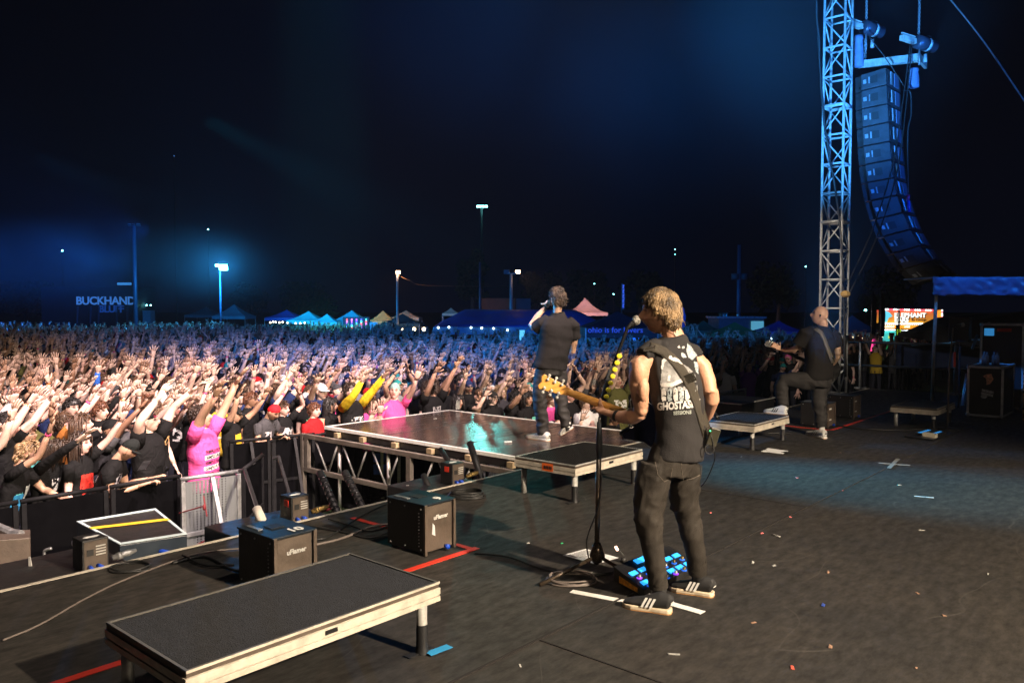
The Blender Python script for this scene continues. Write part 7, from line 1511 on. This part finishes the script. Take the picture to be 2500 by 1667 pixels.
m = MB(); m.tube([s_(1326,1050,.03), s_(1330,1068,.03)], .045, n=10); m.build('sock', M_shoew, sg_); m = MB(); m.tube([s_(1383,1036,-.02), s_(1389,1050,-.03)], .045, n=10); m.build('sock', M_shoeb, sg_)
mc = thing('microphone', 'hand held microphone with pale tail at the singer mouth', 'microphone', s_(1340, 740, .15)); m = MB(); m.tube([s_(1321, 742, .10), s_(1331, 741.5, .13), s_(1343, 741, .17)], [.008, .012, .02], n=12); m.build('handle', M_shoew, mc, smooth=True)
m = MB(); m.ell(s_(1347, 740.5, .19), (.028,)*3, nu=12, nv=8); m.build('grille', mat('mic_grille', (.4,.38,.33), .4, .6), mc, smooth=True)
# ------------------------------------------------------------------ bald musician
Yb = 10.25
def b_(x, y, dy=0.0): return W(x, y, Yb+dy)
bs_ = thing('person', 'bald musician in black shirt with one foot up on a riser', 'person', G(1990, 1068, 0)); Rb = nr((.90, .42, 0)); RB3 = rotm(RAD(72), .22, .0)
hcb = b_(2002, 770, 0); B = MB(); head(B, hcb, RB3, 40, 30, 0, 1.02)
B.tube([b_(2011, 800), b_(2008, 790), b_(2006, 778)], [.055, .060, .058], w=Rb, n=14)
B.tube([b_(1970, 822, -.06), b_(2004, 820), b_(2032, 826, .08)], [.035, .035, .035], n=14); B.tube([b_(2004, 822), b_(2002, 860), b_(1998, 915)], [.16, .15, .14], [.11, .10, .10], w=Rb, n=16)
B.tube([b_(1968, 812, -.05), b_(1955, 835, -.02), b_(1944, 850, .04)], [.058, .052, .042], n=14); B.tube([b_(1946, 846, .02), b_(1938, 854, .08), b_(1922, 856, .16), b_(1908, 853, .22)], [.038, .042, .036, .026], n=14)
B.tube([b_(2036, 818, .08), b_(2044, 842, .06), b_(2044, 866, .04)], [.056, .05, .042], n=14); B.tube([b_(2044, 858, .04), b_(2044, 872, .06), b_(2036, 884, .12), b_(2028, 892, .2)], [.038, .042, .034, .026], n=14)
HFWD = np.array([0, 1.0, 0]); hand(B, b_(1908, 853, .22), (-.55, .2, .35), (.3, .3, .8), 1, curl=.9, spread=.2); hand(B, b_(2028, 892, .2), (-.5, .3, -.5), (.4, .2, .6), -1, curl=.9, spread=.2)
body = sculpt(B, .007, 3); V = body.v[0]; T_ = np.ones((len(V), 3)); loc = (V-np.array(tuple(hcb)))@RB3.T; hm = np.linalg.norm(loc, axis=1) < .15
for q in (-.031, .031): T_[hm & (abs(loc[:, 0]-q) < .02) & (abs(loc[:, 2]-.032) < .007) & (loc[:, 1] > .05)] = (.3, .22, .15); T_[hm & (abs(loc[:, 0]-q) < .012) & (abs(loc[:, 2]-.012) < .007) & (loc[:, 1] > .05)] = (.2, .15, .12)
lf = (V[:, 0] > b_(2030, 860, 0).x) & (V[:, 2] < b_(2030, 852, 0).z) & (V[:, 2] > b_(2030, 890, 0).z); T_[lf] = (.55, .62, .62)
body.c[0] = T_; body.build('body', M_bskin, bs_, smooth=True, attr=True, color=(.58, .35, .24))
Sh = MB(); Sh.tube([b_(x, y) for x, y in ((2010,797),(2009,803),(2006,811),(2003,825),(2001,850),(2000,875),(1999,900),(1998,918),(1998,926))], [.08,.115,.17,.21,.205,.19,.19,.195,.19], [.065,.085,.11,.14,.15,.145,.15,.155,.15], w=Rb, n=30)
Sh.tube([b_(1985, 805, -.03), b_(1967, 815, -.06), b_(1950, 842, -.01)], [.07, .085, .085], n=16); Sh.tube([b_(2025, 808, .05), b_(2037, 822, .08), b_(2045, 848, .06)], [.07, .082, .08], n=16)
shb = sculpt(Sh, .009, 5, folds(.015, 6, 3, 11)); bvb = bvh_of(shb); shb.build('shirt', M_tee2, bs_, smooth=True)
Pn = MB(); Pn.tube([b_(1999, 912), b_(1998, 930), b_(1996, 942)], [.165, .175, .165], [.13, .14, .13], w=Rb, n=20)
Pn.tube([b_(1984, 928, -.03), b_(1962, 930, -.02), b_(1935, 928, .02), b_(1913, 930, .06), b_(1908, 946, .05), b_(1909, 968, .02), b_(1912, 992, -.02)], [.115, .11, .095, .088, .082, .072, .06], n=16)
Pn.tube([b_(2004, 935, .05), b_(2000, 960, .02), b_(1999, 985, -.02), b_(2003, 1015, -.04), b_(2006, 1043, -.06)], [.12, .10, .082, .072, .062], n=16)
sculpt(Pn, .010, 4, lambda v: .013*(1-2.2*abs(noise.noise(Vector((v[0]*6+v[2]*5, v[1]*6, v[2]*10)))))).build('trousers', mat('black_twill', (.013,.0115,.0115), .8, 0, .25, 8, .3, 200), bs_, smooth=True)
zt3 = .305; shoe(bs_, Vector((*G(1921, 1013, zt3).xy, zt3+.004)), Vector((*G(1866, 1007, zt3).xy, zt3+.004)), M_shoew, M_shoew, M_blackm, M_blackm, sc=1.1)
shoe(bs_, G(2016, 1071, 0)+UP*.002, G(1970, 1060, 0)+UP*.002, M_shoew, M_shoew, M_blackm, M_blackm, sc=1.1)
for a, b in ((b_(1912,988,-.02), b_(1914,1006,-.03)), (b_(2006,1040,-.06), b_(2008,1062,-.08))): m = MB(); m.tube([a, b], .04, n=10); m.build('sock', M_shoew, bs_, smooth=True)
m = MB(); m.ell(hcb + Vector(tuple(-RB3[0]*.085)), (.012, .01, .014), nu=8, nv=6); m.build('earpiece', M_rubber, bs_, smooth=True)
bg_ = thing('bass_guitar', 'black bass guitar held by the bald musician', 'guitar', b_(2000, 880, .3)); O_ = b_(1868, 836, .30); E_ = b_(2042, 915, .22); bx = (E_-O_).normalized(); bz = (Vector((0,1,0))-bx*bx.y).normalized(); by = bz.cross(bx).normalized(); by = by if by.z > 0 else -by
m = MB(); m.prism([(0,-.02),(.02,-.045),(.16,-.03),(.19,-.02),(.19,.02),(.16,.035),(.03,.04),(0,.025)], O_, bx, by, bz, .018); hb = m.build('headstock', M_blackm, bg_, bevel=.003)
for i in range(4): q = O_+bx*(.04+.035*i)-bz*.012; m = MB(); m.tube([q, q+by*.04], .005, n=6); m.ell(q+by*.045, (.012,.006,.012), nu=8, nv=5); m.build('tuner', M_alu, hb, smooth=True)
m = MB(); m.tube([O_+bx*.18, O_+bx*.75], [.020,.028], [.016,.02], w=by, n=12); m.build('neck', mat('dark_maple', (.05,.03,.02), .35), bg_, smooth=True)
m = MB(); m.prism([(.66,.03),(.60,.12),(.64,.15),(.74,.12),(.84,.13),(.96,.16),(1.03,.10),(1.05,0),(1.02,-.10),(.94,-.16),(.82,-.12),(.72,-.13),(.66,-.16),(.63,-.12),(.68,-.04)], O_, bx, by, bz, .045); m.build('guitar_body', mat('black_gloss', (.008,.008,.008), .15, coat=.5), bg_, bevel=.008)
cl = [(1990,802),(2004,812),(2013,830),(2020,850),(2027,868),(2034,885)]; m = MB(); V = []
for i, (x, y) in enumerate(cl):
    for k in (-1, 0, 1): V.append(tuple(cast(bvb, x+k*4.2, y-k*2.2, .012, Yb)))
m.add(V, [[i*3+k, i*3+k+1, (i+1)*3+k+1, (i+1)*3+k] for i in range(len(cl)-1) for k in range(2)]); so = m.build('strap', mat('grey_olive_webbing', (.10,.09,.06), .6), bg_, smooth=True); so.modifiers.new('s', 'SOLIDIFY').thickness = .005
# ================================================================== haze in the night air
m = MB(); m.box(-95, 95, -12, 128, GZ-1, 62)
hz = m.build('haze', None) if False else None
me = bpy.data.meshes.new('haze'); me.from_pydata([(x, y, z) for z in (GZ-1, 62) for x, y in ((-95,-12),(95,-12),(95,128),(-95,128))], [], [[3,2,1,0],[4,5,6,7],[0,1,5,4],[1,2,6,5],[2,3,7,6],[3,0,4,7]]); hz = bpy.data.objects.new('haze', me); COL.objects.link(hz)
hm_ = bpy.data.materials.new('night_haze'); hm_.use_nodes = True; N = hm_.node_tree.nodes; N.remove(N['Principled BSDF']); pv = N.new('ShaderNodeVolumePrincipled'); pv.inputs['Density'].default_value = 0.00028; pv.inputs['Color'].default_value = (.85, .9, 1, 1); pv.inputs['Anisotropy'].default_value = 0.2
hm_.node_tree.links.new(pv.outputs[0], N['Material Output'].inputs['Volume']); me.materials.append(hm_); tag(hz, kind='stuff')
hz['label'] = 'thin night haze drifting over the stage and crowd'; hz['category'] = 'haze'

def smoke(c, r, dens, scale, label, seed=0):
    m = MB(); m.ell(c, r, nu=24, nv=14); o = m.build('smoke', None); tag(o, label, 'smoke', kind='stuff')
    mt = bpy.data.materials.new('drifting_smoke'); mt.use_nodes = True; N = mt.node_tree.nodes; L = mt.node_tree.links; N.remove(N['Principled BSDF']); pv = N.new('ShaderNodeVolumePrincipled'); pv.inputs['Color'].default_value = (.8, .9, 1, 1)
    t = N.new('ShaderNodeTexCoord'); mp = N.new('ShaderNodeMapping'); mp.inputs['Location'].default_value = (seed, seed*2, 0); L.new(t.outputs['Object'], mp.inputs[0])
    n = N.new('ShaderNodeTexNoise'); n.inputs['Scale'].default_value = scale; n.inputs['Detail'].default_value = 3; n.inputs['Distortion'].default_value = .6; L.new(mp.outputs[0], n.inputs[0])
    r_ = N.new('ShaderNodeMapRange'); r_.inputs[1].default_value = .36; r_.inputs[2].default_value = .75; r_.inputs[3].default_value = 0; r_.inputs[4].default_value = dens; L.new(n.outputs['Fac'], r_.inputs[0])
    sb = N.new('ShaderNodeVectorMath'); sb.operation = 'SUBTRACT'; sb.inputs[1].default_value = tuple(c); L.new(t.outputs['Object'], sb.inputs[0]); dv = N.new('ShaderNodeVectorMath'); dv.operation = 'DIVIDE'; dv.inputs[1].default_value = r; L.new(sb.outputs[0], dv.inputs[0])
    ln = N.new('ShaderNodeVectorMath'); ln.operation = 'LENGTH'; L.new(dv.outputs[0], ln.inputs[0]); e = N.new('ShaderNodeMapRange'); e.interpolation_type = 'SMOOTHSTEP'; e.inputs[1].default_value = .98; e.inputs[2].default_value = .1; e.inputs[3].default_value = 0; e.inputs[4].default_value = 1; L.new(ln.outputs['Value'], e.inputs[0])
    mu = N.new('ShaderNodeMath'); mu.operation = 'MULTIPLY'; L.new(r_.outputs[0], mu.inputs[0]); L.new(e.outputs[0], mu.inputs[1]); L.new(mu.outputs[0], pv.inputs['Density']); L.new(pv.outputs[0], N['Material Output'].inputs['Volume']); o.data.materials.clear(); o.data.materials.append(mt); return o
smoke(Vector((4.0, 24, 12.5)), (13, 9, 10), .026, .13, 'blue lit smoke drifting high above the crowd in the middle of the sky', 3)
smoke(Vector((-34, 58, 4.6)), (24, 8, 4.5), .028, .12, 'low bank of blue lit smoke over the far left of the crowd', 8)
